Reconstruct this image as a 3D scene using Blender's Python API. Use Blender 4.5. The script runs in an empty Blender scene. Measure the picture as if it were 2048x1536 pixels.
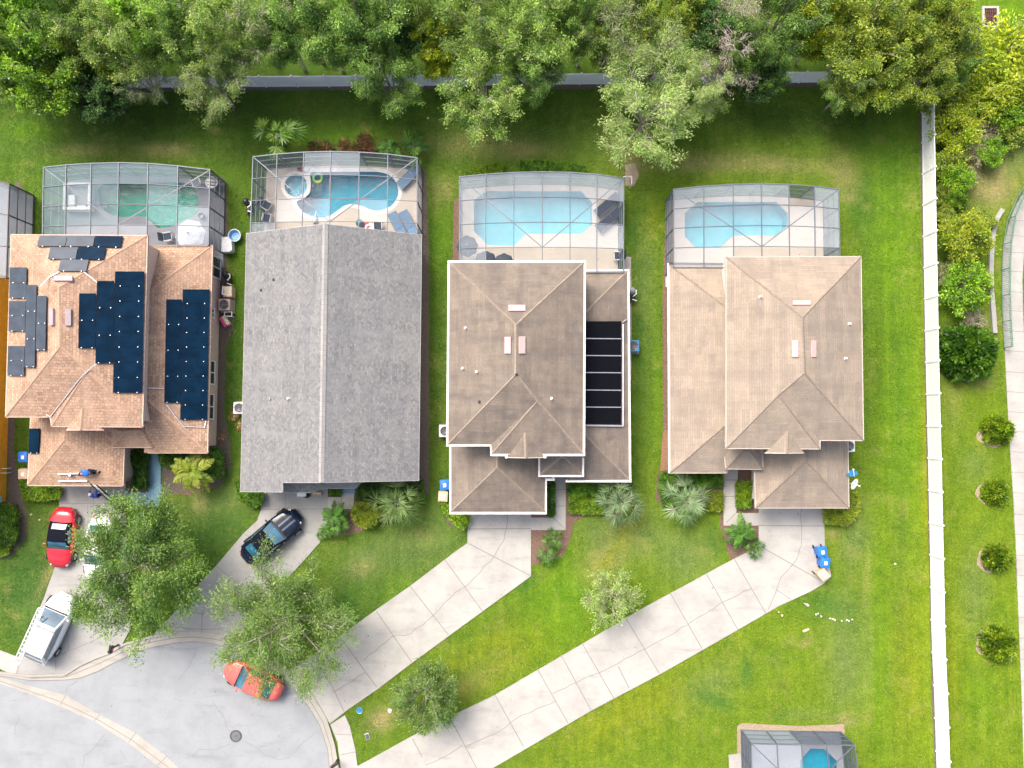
import bpy, bmesh, math, random
import numpy as np
from mathutils import Vector, Matrix
R_ = math.radians
# ------------------------------------------------------------------ camera, world, sun
SC = bpy.context.scene
COL = SC.collection
F, H, TB = 1650.0, 57.0, 75.0           # focal length in photo pixels, flight height, nadir offset
TH = math.atan(TB / F)
cam = bpy.data.cameras.new("drone_camera"); cam.sensor_width = 36; cam.lens = 36 * F / 2048
cam.clip_start = 0.5; cam.clip_end = 2000
co = bpy.data.objects.new("drone_camera", cam); COL.objects.link(co)
co.location = (0, 0, H); co.rotation_euler = (TH, 0, 0); SC.camera = co
SUN_EL, SUN_AZ = R_(55), R_(-36)        # azimuth clockwise from +Y (top of the picture)
w = bpy.data.worlds.new("World"); SC.world = w; w.use_nodes = True
nt = w.node_tree; nt.nodes.clear()
sky = nt.nodes.new("ShaderNodeTexSky"); sky.sky_type = 'NISHITA'; sky.sun_disc = False
sky.sun_elevation = SUN_EL; sky.sun_rotation = SUN_AZ; sky.air_density = 0.7; sky.dust_density = 8.0
bg = nt.nodes.new("ShaderNodeBackground"); bg.inputs[1].default_value = 0.15
wo = nt.nodes.new("ShaderNodeOutputWorld")
nt.links.new(sky.outputs[0], bg.inputs[0]); nt.links.new(bg.outputs[0], wo.inputs[0])
sl = bpy.data.lights.new("sun", 'SUN'); sl.energy = 1.0; sl.angle = R_(26); sl.color = (1, 0.95, 0.88)
so = bpy.data.objects.new("sun", sl); COL.objects.link(so)
sd = Vector((math.cos(SUN_EL) * math.sin(SUN_AZ), math.cos(SUN_EL) * math.cos(SUN_AZ), math.sin(SUN_EL)))
so.rotation_euler = sd.to_track_quat('Z', 'Y').to_euler(); so.location = sd * 90
SC.view_settings.view_transform = 'Standard'; SC.view_settings.look = 'None'
SC.view_settings.exposure = 1.08; SC.view_settings.gamma = 1
SC.cycles.max_bounces = 8; SC.cycles.transparent_max_bounces = 24
SC.cycles.caustics_reflective = False; SC.cycles.caustics_refractive = False

# ------------------------------------------------------------------ geometry helpers
cT, sT = math.cos(TH), math.sin(TH)
def ray(px, py):
    dx = (px - 1024) / F; dy = (768 - py) / F
    return Vector((dx, dy * cT + sT, dy * sT - cT))
def P(px, py, z=0.0):
    d = ray(px, py); t = (z - H) / d.z
    return Vector((d.x * t, d.y * t, z))
def onplane(px, py, pl, lift=0.0):
    p0, n = pl; d = ray(px, py); o = Vector((0, 0, H))
    t = (p0 + n * lift - o).dot(n) / d.dot(n)
    return o + d * t
def proj(X, Y):
    yy = Y * cT - H * -sT * -1; 
    # camera space: subtract camera, rotate by -TH
    yc = Y * cT + (-H) * sT; zc = -Y * sT + (-H) * cT
    return 1024 + F * X / -zc, 768 - F * yc / -zc
def slope_plane(A, B, e, pitch):
    a, b = P(A[0], A[1], e), P(B[0], B[1], e)      # interior lies to the left of A->B
    t = (b - a).normalized(); inn = Vector((-t.y, t.x, 0))
    n = Vector((-inn.x * pitch, -inn.y * pitch, 1)).normalized()
    return (a, n)
random.seed(7)

OFF = {}
def setp(o, label=None, cat=None, group=None, kind=None):
    if label: o["label"] = label
    if cat: o["category"] = cat
    if group: o["group"] = group
    if kind: o["kind"] = kind
    return o
def thing(name, label, cat, loc=(0, 0, 0), rz=0, group=None):
    o = bpy.data.objects.new(name, None); COL.objects.link(o); o.empty_display_size = 0.3
    o.location = loc; o.rotation_euler = (0, 0, rz); OFF[o.name] = Vector(loc)
    return setp(o, label, cat, group)
def dup(root, loc, rz=0, label=None, scale=None):
    r = root.copy(); COL.objects.link(r); r.location = loc; r.rotation_euler = (0, 0, rz)
    if scale: r.scale = scale
    if label: r["label"] = label
    for ch in root.children:
        c = ch.copy(); COL.objects.link(c); c.parent = r
        for g in ch.children:
            d = g.copy(); COL.objects.link(d); d.parent = c
    return r
class B:
    def __init__(s): s.v = []; s.f = []; s.m = []; s.uv = []
    def add(s, vs, fs, m=0):
        o = len(s.v); s.v += [tuple(v) for v in vs]
        for f in fs: s.f.append([i + o for i in f]); s.m.append(m)
        return s
    def poly(s, pts, m=0): return s.add(pts, [list(range(len(pts)))], m)
    def box(s, c, d, rz=0, m=0, M=None):
        x, y, z = d[0] / 2, d[1] / 2, d[2] / 2
        vs = [Vector((a * x, b * y, e * z)) for e in (-1, 1) for a, b in ((-1, -1), (1, -1), (1, 1), (-1, 1))]
        Q = M if M else Matrix.Rotation(rz, 3, 'Z')
        vs = [Q @ v + Vector(c) for v in vs]
        return s.add(vs, [[3, 2, 1, 0], [4, 5, 6, 7], [0, 1, 5, 4], [1, 2, 6, 5], [2, 3, 7, 6], [3, 0, 4, 7]], m)
    def prism(s, pts, z0, z1, m=0):
        n = len(pts); a = sum(pts[i][0] * pts[(i + 1) % n][1] - pts[(i + 1) % n][0] * pts[i][1] for i in range(n))
        if a < 0: pts = pts[::-1]
        vs = [(p[0], p[1], z0) for p in pts] + [(p[0], p[1], z1) for p in pts]
        fs = [list(range(n))[::-1], list(range(n, 2 * n))] + [[i, (i + 1) % n, n + (i + 1) % n, n + i] for i in range(n)]
        return s.add(vs, fs, m)
    def tube(s, a, b, r0, r1=None, n=6, m=0, caps=True):
        a, b = Vector(a), Vector(b); r1 = r0 if r1 is None else r1
        d = (b - a); 
        if d.length < 1e-6: return s
        q = d.to_track_quat('Z', 'Y').to_matrix()
        vs = []
        for p, r in ((a, r0), (b, r1)):
            for k in range(n):
                t = 2 * math.pi * k / n; vs.append(p + q @ Vector((r * math.cos(t), r * math.sin(t), 0)))
        fs = [[k, (k + 1) % n, n + (k + 1) % n, n + k] for k in range(n)]
        if caps: fs += [list(range(n))[::-1], list(range(n, 2 * n))]
        return s.add(vs, fs, m)
    def path(s, pts, r, n=6, m=0):
        for a, b in zip(pts[:-1], pts[1:]): s.tube(a, b, r, r, n, m)
        return s
    def beam(s, a, b, wd, h, m=0):
        a, b = Vector(a), Vector(b); d = b - a; L = d.length
        if L < 1e-5: return s
        x = d / L; y = Vector((0, 0, 1)).cross(x)
        y = Vector((1, 0, 0)) if y.length < 1e-4 else y.normalized()
        z = x.cross(y); Q = Matrix((x, y, z)).transposed()
        return s.box((a + b) / 2, (L, wd, h), M=Q, m=m)
    def lathe(s, prof, c=(0, 0, 0), n=20, m=0):
        c = Vector(c); vs = []; fs = []
        for r, z in prof:
            for k in range(n):
                t = 2 * math.pi * k / n; vs.append(c + Vector((r * math.cos(t), r * math.sin(t), z)))
        for i in range(len(prof) - 1):
            for k in range(n):
                fs.append([i * n + k, i * n + (k + 1) % n, (i + 1) * n + (k + 1) % n, (i + 1) * n + k])
        fs.append(list(range(n))[::-1]); fs.append(list(range((len(prof) - 1) * n, len(prof) * n)))
        return s.add(vs, fs, m)
    def torus(s, c, R, r, n=28, k=8, m=0, arc=2 * math.pi, sq=1.0):
        c = Vector(c); vs = []; fs = []; closed = arc > 6.28
        nn = n if closed else n + 1
        for i in range(nn):
            a = arc * i / n
            for j in range(k):
                b = 2 * math.pi * j / k; q = R + r * math.cos(b)
                vs.append(c + Vector((q * math.cos(a), q * math.sin(a), r * sq * math.sin(b))))
        for i in range(n):
            for j in range(k):
                fs.append([i * k + j, ((i + 1) % nn) * k + j, ((i + 1) % nn) * k + (j + 1) % k, i * k + (j + 1) % k])
        return s.add(vs, fs, m)
    def patch(s, p00, p10, p11, p01, nu=6, nv=6, bulge=0.0, m=0):
        p00, p10, p11, p01 = map(Vector, (p00, p10, p11, p01))
        n = (p10 - p00).cross(p01 - p00).normalized(); vs = []; fs = []
        for j in range(nv + 1):
            for i in range(nu + 1):
                u, v = i / nu, j / nv
                p = p00 * (1 - u) * (1 - v) + p10 * u * (1 - v) + p11 * u * v + p01 * (1 - u) * v
                vs.append(p + n * bulge * 16 * u * (1 - u) * v * (1 - v) ** 1.0 if False else p + n * bulge * (1 - (2 * u - 1) ** 2 * .6 - (2 * v - 1) ** 2 * .4))
        for j in range(nv):
            for i in range(nu):
                a = j * (nu + 1) + i; fs.append([a, a + 1, a + nu + 2, a + nu + 1])
        return s.add(vs, fs, m)
    def obj(s, name, mats, parent=None, smooth=False, bevel=0.0, loc=None, uv=None):
        me = bpy.data.meshes.new(name)
        root = parent
        while root is not None and root.parent is not None: root = root.parent
        off = OFF.get(root.name, Vector((0, 0, 0))) if root else Vector(loc or (0, 0, 0))
        me.from_pydata([Vector(v) - off for v in s.v], [], s.f)
        if not isinstance(mats, (list, tuple)): mats = [mats]
        for mm in mats: me.materials.append(mm)
        me.polygons.foreach_set("material_index", s.m)
        if smooth: me.polygons.foreach_set("use_smooth", [True] * len(s.f))
        if uv == 'slope':
            L = me.uv_layers.new(name="slope")
            for p in me.polygons:
                n = p.normal if p.normal.z > 0 else -p.normal
                e = Vector((-n.y, n.x, 0)); e = Vector((1, 0, 0)) if e.length < 1e-3 else e.normalized()
                u = n.cross(e).normalized()
                for li in p.loop_indices:
                    q = me.vertices[me.loops[li].vertex_index].co
                    L.data[li].uv = (q.dot(e), q.dot(u))
        o = bpy.data.objects.new(name, me); COL.objects.link(o)
        if parent: o.parent = parent
        else:
            o.location = off; OFF[o.name] = off
        if bevel:
            b = o.modifiers.new("bevel", 'BEVEL'); b.width = bevel; b.segments = 2; b.limit_method = 'ANGLE'
        return o
def world(pts, z=0.0): return [P(p[0], p[1], z) for p in pts]
def inset(pts, d):
    n = len(pts); a = sum(pts[i][0] * pts[(i + 1) % n][1] - pts[(i + 1) % n][0] * pts[i][1] for i in range(n))
    if a < 0: pts = pts[::-1]
    out = []
    for i in range(n):
        p, q, r = Vector(pts[i - 1][:2]), Vector(pts[i][:2]), Vector(pts[(i + 1) % n][:2])
        d1 = (q - p).normalized(); d2 = (r - q).normalized()
        n1 = Vector((-d1.y, d1.x)); n2 = Vector((-d2.y, d2.x)); k = n1 + n2
        out.append(q + k * (d / max(0.2, 1 + n1.dot(n2))))
    return out

# ------------------------------------------------------------------ materials
def _m(name):
    m = bpy.data.materials.new(name); m.use_nodes = True
    t = m.node_tree; b = t.nodes["Principled BSDF"]; return m, t, b
def N(t, typ, **kw):
    n = t.nodes.new(typ)
    for k, v in kw.items(): setattr(n, k, v)
    return n
def mixc(t, a, b, fac, mode='MIX'):
    n = N(t, "ShaderNodeMix", data_type='RGBA', blend_type=mode)
    for i, x in ((6, a), (7, b), (0, fac)):
        if hasattr(x, 'links'): t.links.new(x, n.inputs[i])
        else: n.inputs[i].default_value = (*x, 1) if isinstance(x, tuple) else x
    return n.outputs[2]
def noise(t, scale, detail=4, rough=.6, vec=None, stretch=None, lo=.35, hi=.65):
    tc = N(t, "ShaderNodeNewGeometry").outputs["Position"] if vec is None else vec
    if stretch:
        mp = N(t, "ShaderNodeMapping"); mp.inputs["Scale"].default_value = stretch
        t.links.new(tc, mp.inputs[0]); tc = mp.outputs[0]
    n = N(t, "ShaderNodeTexNoise"); n.inputs["Scale"].default_value = scale
    n.inputs["Detail"].default_value = detail; n.inputs["Roughness"].default_value = rough
    t.links.new(tc, n.inputs["Vector"])
    r = N(t, "ShaderNodeMapRange"); r.inputs[1].default_value = lo; r.inputs[2].default_value = hi
    t.links.new(n.outputs[0], r.inputs[0]); return r.outputs[0]
def bump(t, b, h, s=.3, d=.02):
    n = N(t, "ShaderNodeBump"); n.inputs["Strength"].default_value = s; n.inputs["Distance"].default_value = d
    t.links.new(h, n.inputs["Height"]); t.links.new(n.outputs[0], b.inputs["Normal"])
def plain(name, c, rough=.5, metal=0, var=.12, scale=6, spec=.5, coat=0):
    m, t, b = _m(name)
    c2 = tuple(x * (1 - var) for x in c); c1 = tuple(min(1, x * (1 + var * .5)) for x in c)
    t.links.new(mixc(t, c1, c2, noise(t, scale)), b.inputs["Base Color"])
    b.inputs["Roughness"].default_value = rough; b.inputs["Metallic"].default_value = metal
    b.inputs["Specular IOR Level"].default_value = spec
    if coat: b.inputs["Coat Weight"].default_value = coat; b.inputs["Coat Roughness"].default_value = .04
    return m
def shingle(name, c1, c2, stain, mort, wd=.32, ht=.19, msize=.018, bias=0.0, blotch=.45, tone=.6):
    m, t, b = _m(name)
    uv = N(t, "ShaderNodeUVMap"); uv.uv_map = "slope"
    br = N(t, "ShaderNodeTexBrick"); br.inputs["Scale"].default_value = 1
    for k, v in (("Color1", c1), ("Color2", c2), ("Mortar", mort)): br.inputs[k].default_value = (*v, 1)
    br.inputs["Brick Width"].default_value = wd; br.inputs["Row Height"].default_value = ht
    br.inputs["Mortar Size"].default_value = msize; br.inputs["Mortar Smooth"].default_value = .3; br.inputs["Bias"].default_value = bias
    t.links.new(uv.outputs[0], br.inputs[0])
    c = mixc(t, br.outputs[0], stain, noise(t, 1.1, 5, .7, lo=.45, hi=.85))
    sp = noise(t, 9, 3, .8, lo=.3, hi=.7)
    mm = N(t, "ShaderNodeMath", operation='MULTIPLY'); t.links.new(sp, mm.inputs[0]); mm.inputs[1].default_value = blotch
    c = mixc(t, c, tuple(x * .55 for x in c2), mm.outputs[0])
    st = noise(t, 1.0, 3, .6, vec=uv.outputs[0], stretch=(1.1, .10, 1), lo=.46, hi=.74)
    m2 = N(t, "ShaderNodeMath", operation='MULTIPLY'); t.links.new(st, m2.inputs[0]); m2.inputs[1].default_value = .6
    c = mixc(t, c, stain, m2.outputs[0])
    b2 = N(t, "ShaderNodeTexBrick"); b2.inputs["Scale"].default_value = 1; b2.offset = .37
    for k, v in (("Color1", (.84, .84, .86)), ("Color2", (1.16, 1.13, 1.1)), ("Mortar", (1, 1, 1))): b2.inputs[k].default_value = (*v, 1)
    b2.inputs["Brick Width"].default_value = 1.37; b2.inputs["Row Height"].default_value = ht * 3; b2.inputs["Mortar Size"].default_value = 0
    t.links.new(uv.outputs[0], b2.inputs[0]); c = mixc(t, c, b2.outputs[0], tone, 'MULTIPLY')
    t.links.new(c, b.inputs["Base Color"]); b.inputs["Roughness"].default_value = .9
    bump(t, b, br.outputs[1], -.6, .02); return m
def leafmat(name, trans=.5):
    m, t, b = _m(name); t.nodes.remove(b)
    a = N(t, "ShaderNodeAttribute"); a.attribute_name = "col"
    oi = N(t, "ShaderNodeObjectInfo"); mr = N(t, "ShaderNodeMapRange")
    mr.inputs[3].default_value = .86; mr.inputs[4].default_value = 1.16
    t.links.new(oi.outputs["Random"], mr.inputs[0])
    hs = N(t, "ShaderNodeHueSaturation"); t.links.new(a.outputs[0], hs.inputs["Color"]); t.links.new(mr.outputs[0], hs.inputs["Value"])
    d = N(t, "ShaderNodeBsdfDiffuse"); tr = N(t, "ShaderNodeBsdfTranslucent"); mx = N(t, "ShaderNodeMixShader")
    t.links.new(hs.outputs[0], d.inputs[0]); t.links.new(hs.outputs[0], tr.inputs[0]); mx.inputs[0].default_value = trans
    g = N(t, "ShaderNodeBsdfGlossy"); g.inputs["Roughness"].default_value = .45; g.inputs[0].default_value = (.9, .95, 1, 1)
    m2 = N(t, "ShaderNodeMixShader"); m2.inputs[0].default_value = .025
    t.links.new(d.outputs[0], mx.inputs[1]); t.links.new(tr.outputs[0], mx.inputs[2])
    t.links.new(mx.outputs[0], m2.inputs[1]); t.links.new(g.outputs[0], m2.inputs[2])
    t.links.new(m2.outputs[0], t.nodes["Material Output"].inputs[0]); return m
def screen(name, c, fac):
    m, t, b = _m(name); t.nodes.remove(b)
    d = N(t, "ShaderNodeBsdfDiffuse"); d.inputs[0].default_value = (*c, 1)
    tp = N(t, "ShaderNodeBsdfTransparent"); mx = N(t, "ShaderNodeMixShader")
    f = noise(t, .8, 3, .6, lo=.2, hi=.8); r = N(t, "ShaderNodeMapRange")
    r.inputs[3].default_value = fac * .75; r.inputs[4].default_value = min(1, fac * 1.25); t.links.new(f, r.inputs[0])
    t.links.new(r.outputs[0], mx.inputs[0]); t.links.new(tp.outputs[0], mx.inputs[1]); t.links.new(d.outputs[0], mx.inputs[2])
    t.links.new(mx.outputs[0], t.nodes["Material Output"].inputs[0]); return m
def watermat(name, tint):
    m, t, b = _m(name); t.nodes.remove(b)
    tp = N(t, "ShaderNodeBsdfTransparent"); tp.inputs[0].default_value = (*tint, 1)
    g = N(t, "ShaderNodeBsdfGlossy"); g.inputs["Roughness"].default_value = .03
    lw = N(t, "ShaderNodeFresnel"); lw.inputs[0].default_value = 1.33
    bp = N(t, "ShaderNodeBump"); bp.inputs["Strength"].default_value = .12; bp.inputs["Distance"].default_value = .05
    t.links.new(noise(t, 2.5, 3, .5), bp.inputs["Height"]); t.links.new(bp.outputs[0], g.inputs["Normal"])
    mx = N(t, "ShaderNodeMixShader"); t.links.new(lw.outputs[0], mx.inputs[0])
    t.links.new(tp.outputs[0], mx.inputs[1]); t.links.new(g.outputs[0], mx.inputs[2])
    t.links.new(mx.outputs[0], t.nodes["Material Output"].inputs[0]); return m
def concrete(name, c, stain, s2=.5, fine=26):
    m, t, b = _m(name)
    k = mixc(t, c, stain, noise(t, .55, 6, .65, lo=.42, hi=.8))
    k = mixc(t, k, tuple(x * .78 for x in c), noise(t, fine, 3, .7, lo=.45, hi=.95))
    k = mixc(t, k, tuple(x * .7 for x in stain), noise(t, 2.3, 6, .75, lo=.58, hi=.95))
    k = mixc(t, k, tuple(x * .80 for x in stain), noise(t, .9, 4, .6, stretch=(.35, 1.6, 1), lo=.56, hi=.92))
    k = mixc(t, k, tuple(x * .55 for x in stain), noise(t, 3.4, 2, .5, lo=.72, hi=.80))
    t.links.new(k, b.inputs["Base Color"]); b.inputs["Roughness"].default_value = .92
    bump(t, b, noise(t, 40, 2), .25, .006); return m
def earth(name, c1, c2, c3, s=7):
    m, t, b = _m(name)
    k = mixc(t, c1, c2, noise(t, s, 5, .75)); k = mixc(t, k, c3, noise(t, s * 2.7, 3, .8, lo=.5, hi=.75))
    t.links.new(k, b.inputs["Base Color"]); b.inputs["Roughness"].default_value = 1
    bump(t, b, noise(t, 18, 4), .8, .04); return m
MT = {}
MT['conc'] = concrete("driveway_concrete", (.405, .395, .362), (.275, .272, .255))
MT['conc_b'] = concrete("old_driveway_concrete", (.34, .34, .325), (.235, .235, .23))
MT['walk'] = concrete("sidewalk_concrete", (.42, .405, .38), (.33, .315, .29))
MT['road'] = concrete("road_asphalt_bleached", (.29, .31, .322), (.215, .232, .245), fine=40)
MT['gut'] = concrete("gutter_concrete", (.385, .37, .33), (.28, .265, .225))
MT['deck'] = concrete("pool_deck_paint", (.56, .505, .43), (.50, .45, .38), fine=14)
MT['deck_g'] = concrete("pool_deck_grey", (.27, .29, .32), (.22, .235, .26), fine=14)
MT['blue_path'] = concrete("blue_painted_concrete", (.16, .30, .42), (.22, .34, .42))
MT['joint'] = plain("joint_dark", (.215, .213, .20), .95)
MT['crack'] = plain("crack_dark", (.185, .187, .18), .95)
MT['mulch'] = earth("mulch", (.15, .085, .06), (.27, .18, .135), (.055, .035, .028), 11)
MT['mulch_r'] = earth("red_mulch", (.28, .125, .07), (.36, .22, .14), (.10, .055, .04), 11)
MT['soil'] = earth("dark_soil", (.11, .09, .075), (.19, .155, .13), (.055, .047, .04))
MT['sand'] = earth("sandy_soil", (.42, .34, .25), (.34, .27, .18), (.28, .2, .13))
MT['brush'] = earth("dry_brush_ground", (.30, .25, .11), (.2, .2, .06), (.38, .3, .18), 3)
MT['white'] = plain("white_vinyl", (.88, .89, .91), .45, var=.04)
MT['gutter_w'] = plain("white_gutter_paint", (.8, .8, .8), .4, var=.1)
MT['pink'] = plain("off_ridge_vent_pink", (.50, .365, .35), .6)
MT['mauve'] = plain("ridge_vent_mauve", (.36, .29, .32), .6)
MT['stucco_p'] = plain("pale_pink_stucco", (.66, .52, .45), .9, var=.1)
MT['stucco_w'] = plain("off_white_stucco", (.72, .7, .66), .9, var=.1)
MT['stucco_g'] = plain("grey_stucco", (.45, .45, .44), .9, var=.1)
MT['stucco_o'] = plain("orange_stucco", (.88, .42, .03), .9, var=.12, scale=3)
MT['fascia_p'] = plain("tan_fascia", (.58, .42, .34), .7)
MT['fascia_g'] = plain("grey_fascia", (.4, .4, .4), .7)
MT['fascia_b'] = plain("beige_fascia", (.52, .45, .38), .7)
MT['sh_tan'] = shingle("tan_shingle", (.55, .385, .275), (.27, .16, .098), (.46, .32, .225), (.29, .175, .11), wd=.28, ht=.19, bias=-.30, blotch=.7)
MT['sh_grey'] = shingle("grey_shingle", (.275, .282, .272), (.15, .158, .166), (.215, .222, .222), (.16, .162, .17), wd=.19, ht=.14, msize=.012, blotch=.5)
MT['sh_brown'] = shingle("brown_shingle", (.245, .207, .168), (.208, .174, .139), (.105, .092, .083), (.195, .16, .128), wd=.9, ht=.15, msize=.014, blotch=.5)
MT['sh_beige'] = shingle("beige_shingle", (.36, .302, .238), (.315, .262, .204), (.215, .182, .148), (.255, .21, .162), wd=.9, ht=.15, msize=.014, blotch=.45)
MT['cap_tan'] = shingle("tan_ridge_cap", (.53, .35, .245), (.44, .285, .195), (.42, .27, .19), (.36, .23, .16), blotch=.4)
MT['cap_grey'] = shingle("grey_ridge_cap", (.34, .335, .325), (.28, .275, .27), (.3, .29, .28), (.2, .2, .2), blotch=.2)
MT['cap_brown'] = shingle("brown_ridge_cap", (.325, .268, .21), (.28, .23, .18), (.23, .19, .15), (.2, .165, .13), blotch=.3)
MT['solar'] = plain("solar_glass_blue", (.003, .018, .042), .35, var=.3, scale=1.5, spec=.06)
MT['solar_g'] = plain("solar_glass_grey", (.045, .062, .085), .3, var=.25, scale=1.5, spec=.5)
MT['solar_k'] = plain("pool_solar_mat", (.004, .005, .008), .8, spec=.1, var=.3, scale=8)
MT['clip'] = plain("aluminium_clip", (.7, .7, .72), .35, .6)
MT['metal'] = plain("galvanised_metal", (.5, .51, .52), .4, .7)
MT['frame_l'] = plain("cage_frame_grey", (.13, .15, .18), .5, .2)
MT['frame_d'] = plain("cage_frame_bronze", (.05, .045, .05), .5, .3)
MT['scr_c'] = screen("clear_screen", (.12, .15, .18), .13)
MT['scr_d'] = screen("sky_sheen_screen", (.44, .50, .56), .29)  # the paler meshes have the sky's reflection mixed into their colour
MT['scr_t'] = screen("teal_sky_sheen_screen", (.26, .36, .40), .34)
MT['scr_w'] = screen("wall_screen", (.08, .11, .15), .5)
MT['scr_wl'] = screen("sky_sheen_wall_screen", (.36, .42, .50), .55)
MT['w_blue'] = watermat("pool_water", (.60, .95, .99)); MT['w_green'] = watermat("green_pool_water", (.35, .90, .82))
MT['basin'] = plain("blue_plaster", (.0, .38, .52), .6, var=.12, scale=1.5)
MT['basin_l'] = plain("light_blue_plaster", (.26, .62, .70), .6, var=.10, scale=1.5)
MT['basin_g'] = plain("algae_plaster", (.0, .40, .33), .6, var=.2, scale=1.5)
MT['basin_s'] = plain("pale_spa_plaster", (.40, .58, .68), .6, var=.1, scale=3)
MT['coping'] = plain("white_coping", (.74, .73, .70), .8)
MT['glass'] = plain("window_glass_dark", (.03, .04, .055), .06, spec=.9, var=.3)
MT['rubber'] = plain("tyre_rubber", (.02, .02, .02), .8); MT['rim'] = plain("alloy_rim", (.55, .56, .58), .3, .8)
MT['black'] = plain("black_plastic", (.02, .02, .022), .45); MT['grey'] = plain("mid_grey_plastic", (.3, .31, .32), .6)
MT['blue'] = plain("blue_bin_plastic", (.015, .16, .60), .45); MT['tan'] = plain("tan_bin_plastic", (.58, .43, .30), .6)
MT['lt'] = plain("white_plastic", (.78, .79, .8), .5); MT['bark'] = plain("bark", (.34, .30, .26), .95, var=.4, scale=8)
MT['bark_p'] = plain("bleached_bark", (.46, .41, .36), .95, var=.3, scale=8)
MT['leaf'] = leafmat("leaves"); MT['red'] = plain("bright_red_paint", (.62, .01, .025), .3, coat=1, var=.03)
MT['redf'] = plain("faded_red_paint", (.66, .12, .10), .45, coat=.4, var=.2, scale=2); MT['carw'] = plain("white_car_paint", (.80, .81, .84), .3, coat=1, var=.03)
MT['cark'] = plain("black_car_paint", (.004, .010, .026), .15, coat=.25, var=.1, spec=.3); MT['silver'] = plain("hood_sheen_paint", (.085, .105, .15), .3, .3, coat=1)
MT['fabric_k'] = plain("black_soft_top", (.009, .011, .018), .95, spec=.05); MT['wind'] = plain("windscreen_glass", (.025, .12, .19), .04, spec=1.0, coat=1, var=.5, scale=1.2)  # car glass blue carries the reflected sky in its base colour
MT['windl'] = plain("light_rear_window", (.40, .44, .46), .15); MT['lamp_r'] = plain("red_lamp_lens", (.5, .02, .02), .15); MT['lamp_w'] = plain("clear_lamp_lens", (.7, .72, .75), .1)
MT['navy'] = plain("navy_sling_fabric", (.03, .042, .075), .8); MT['bluef'] = plain("blue_sling_fabric", (.13, .23, .36), .8)
MT['umb'] = plain("pale_umbrella_canvas", (.62, .66, .70), .85); MT['dku'] = plain("dark_umbrella_canvas", (.04, .055, .075), .85)
MT['skin'] = plain("skin", (.38, .21, .14), .6); MT['shirt'] = plain("blue_shirt", (.02, .14, .62), .8); MT['shirt2'] = plain("deep_blue_shirt", (.01, .09, .66), .8)
MT['trous'] = plain("dark_trousers", (.015, .018, .03), .85); MT['hair'] = plain("dark_hair", (.05, .028, .02), .7); MT['cap'] = plain("pale_cap", (.55, .5, .52), .8)
MT['pinkc'] = plain("hot_pink_plastic", (.66, .08, .22), .5); MT['cream'] = plain("cream_plastic", (.72, .64, .47), .6); MT['tubg'] = plain("green_ring_vinyl", (.16, .50, .16), .4, var=.5, scale=5)
MT['rock'] = plain("limestone", (.55, .52, .40), .9); MT['straw'] = plain("dead_fronds", (.55, .33, .13), .95, var=.4, scale=12)
MT['iron'] = plain("cast_iron", (.11, .115, .125), .6, .5); MT['rail'] = plain("green_rail_paint", (.16, .30, .22), .5, .2); MT['block'] = concrete("wall_cap", (.36, .355, .34), (.24, .24, .23))
MT['kpool'] = plain("light_blue_plastic", (.22, .52, .80), .45); MT['rust'] = plain("rusted_grate", (.12, .05, .045), .8, var=.5, scale=10); MT['bluedish'] = plain("blue_dish", (.03, .22, .45), .4)
MT['card'] = plain("cardboard", (.52, .40, .27), .9)

# ------------------------------------------------------------------ ground
MASKS = []
def lawn_color(X, Y):
    PX, PY = proj(X, Y)
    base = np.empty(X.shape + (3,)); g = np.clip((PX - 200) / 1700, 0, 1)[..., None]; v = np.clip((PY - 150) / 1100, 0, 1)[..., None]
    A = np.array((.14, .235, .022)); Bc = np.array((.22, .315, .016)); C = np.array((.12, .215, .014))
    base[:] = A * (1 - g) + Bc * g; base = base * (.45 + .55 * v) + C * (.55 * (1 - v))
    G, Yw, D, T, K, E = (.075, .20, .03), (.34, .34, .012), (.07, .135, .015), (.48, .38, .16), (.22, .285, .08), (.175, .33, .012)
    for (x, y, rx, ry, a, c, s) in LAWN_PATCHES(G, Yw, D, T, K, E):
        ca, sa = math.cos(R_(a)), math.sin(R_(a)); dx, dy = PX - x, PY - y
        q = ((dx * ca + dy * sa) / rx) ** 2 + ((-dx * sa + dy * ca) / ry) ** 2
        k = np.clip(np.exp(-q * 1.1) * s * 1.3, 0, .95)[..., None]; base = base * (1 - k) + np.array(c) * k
    return base
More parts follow.
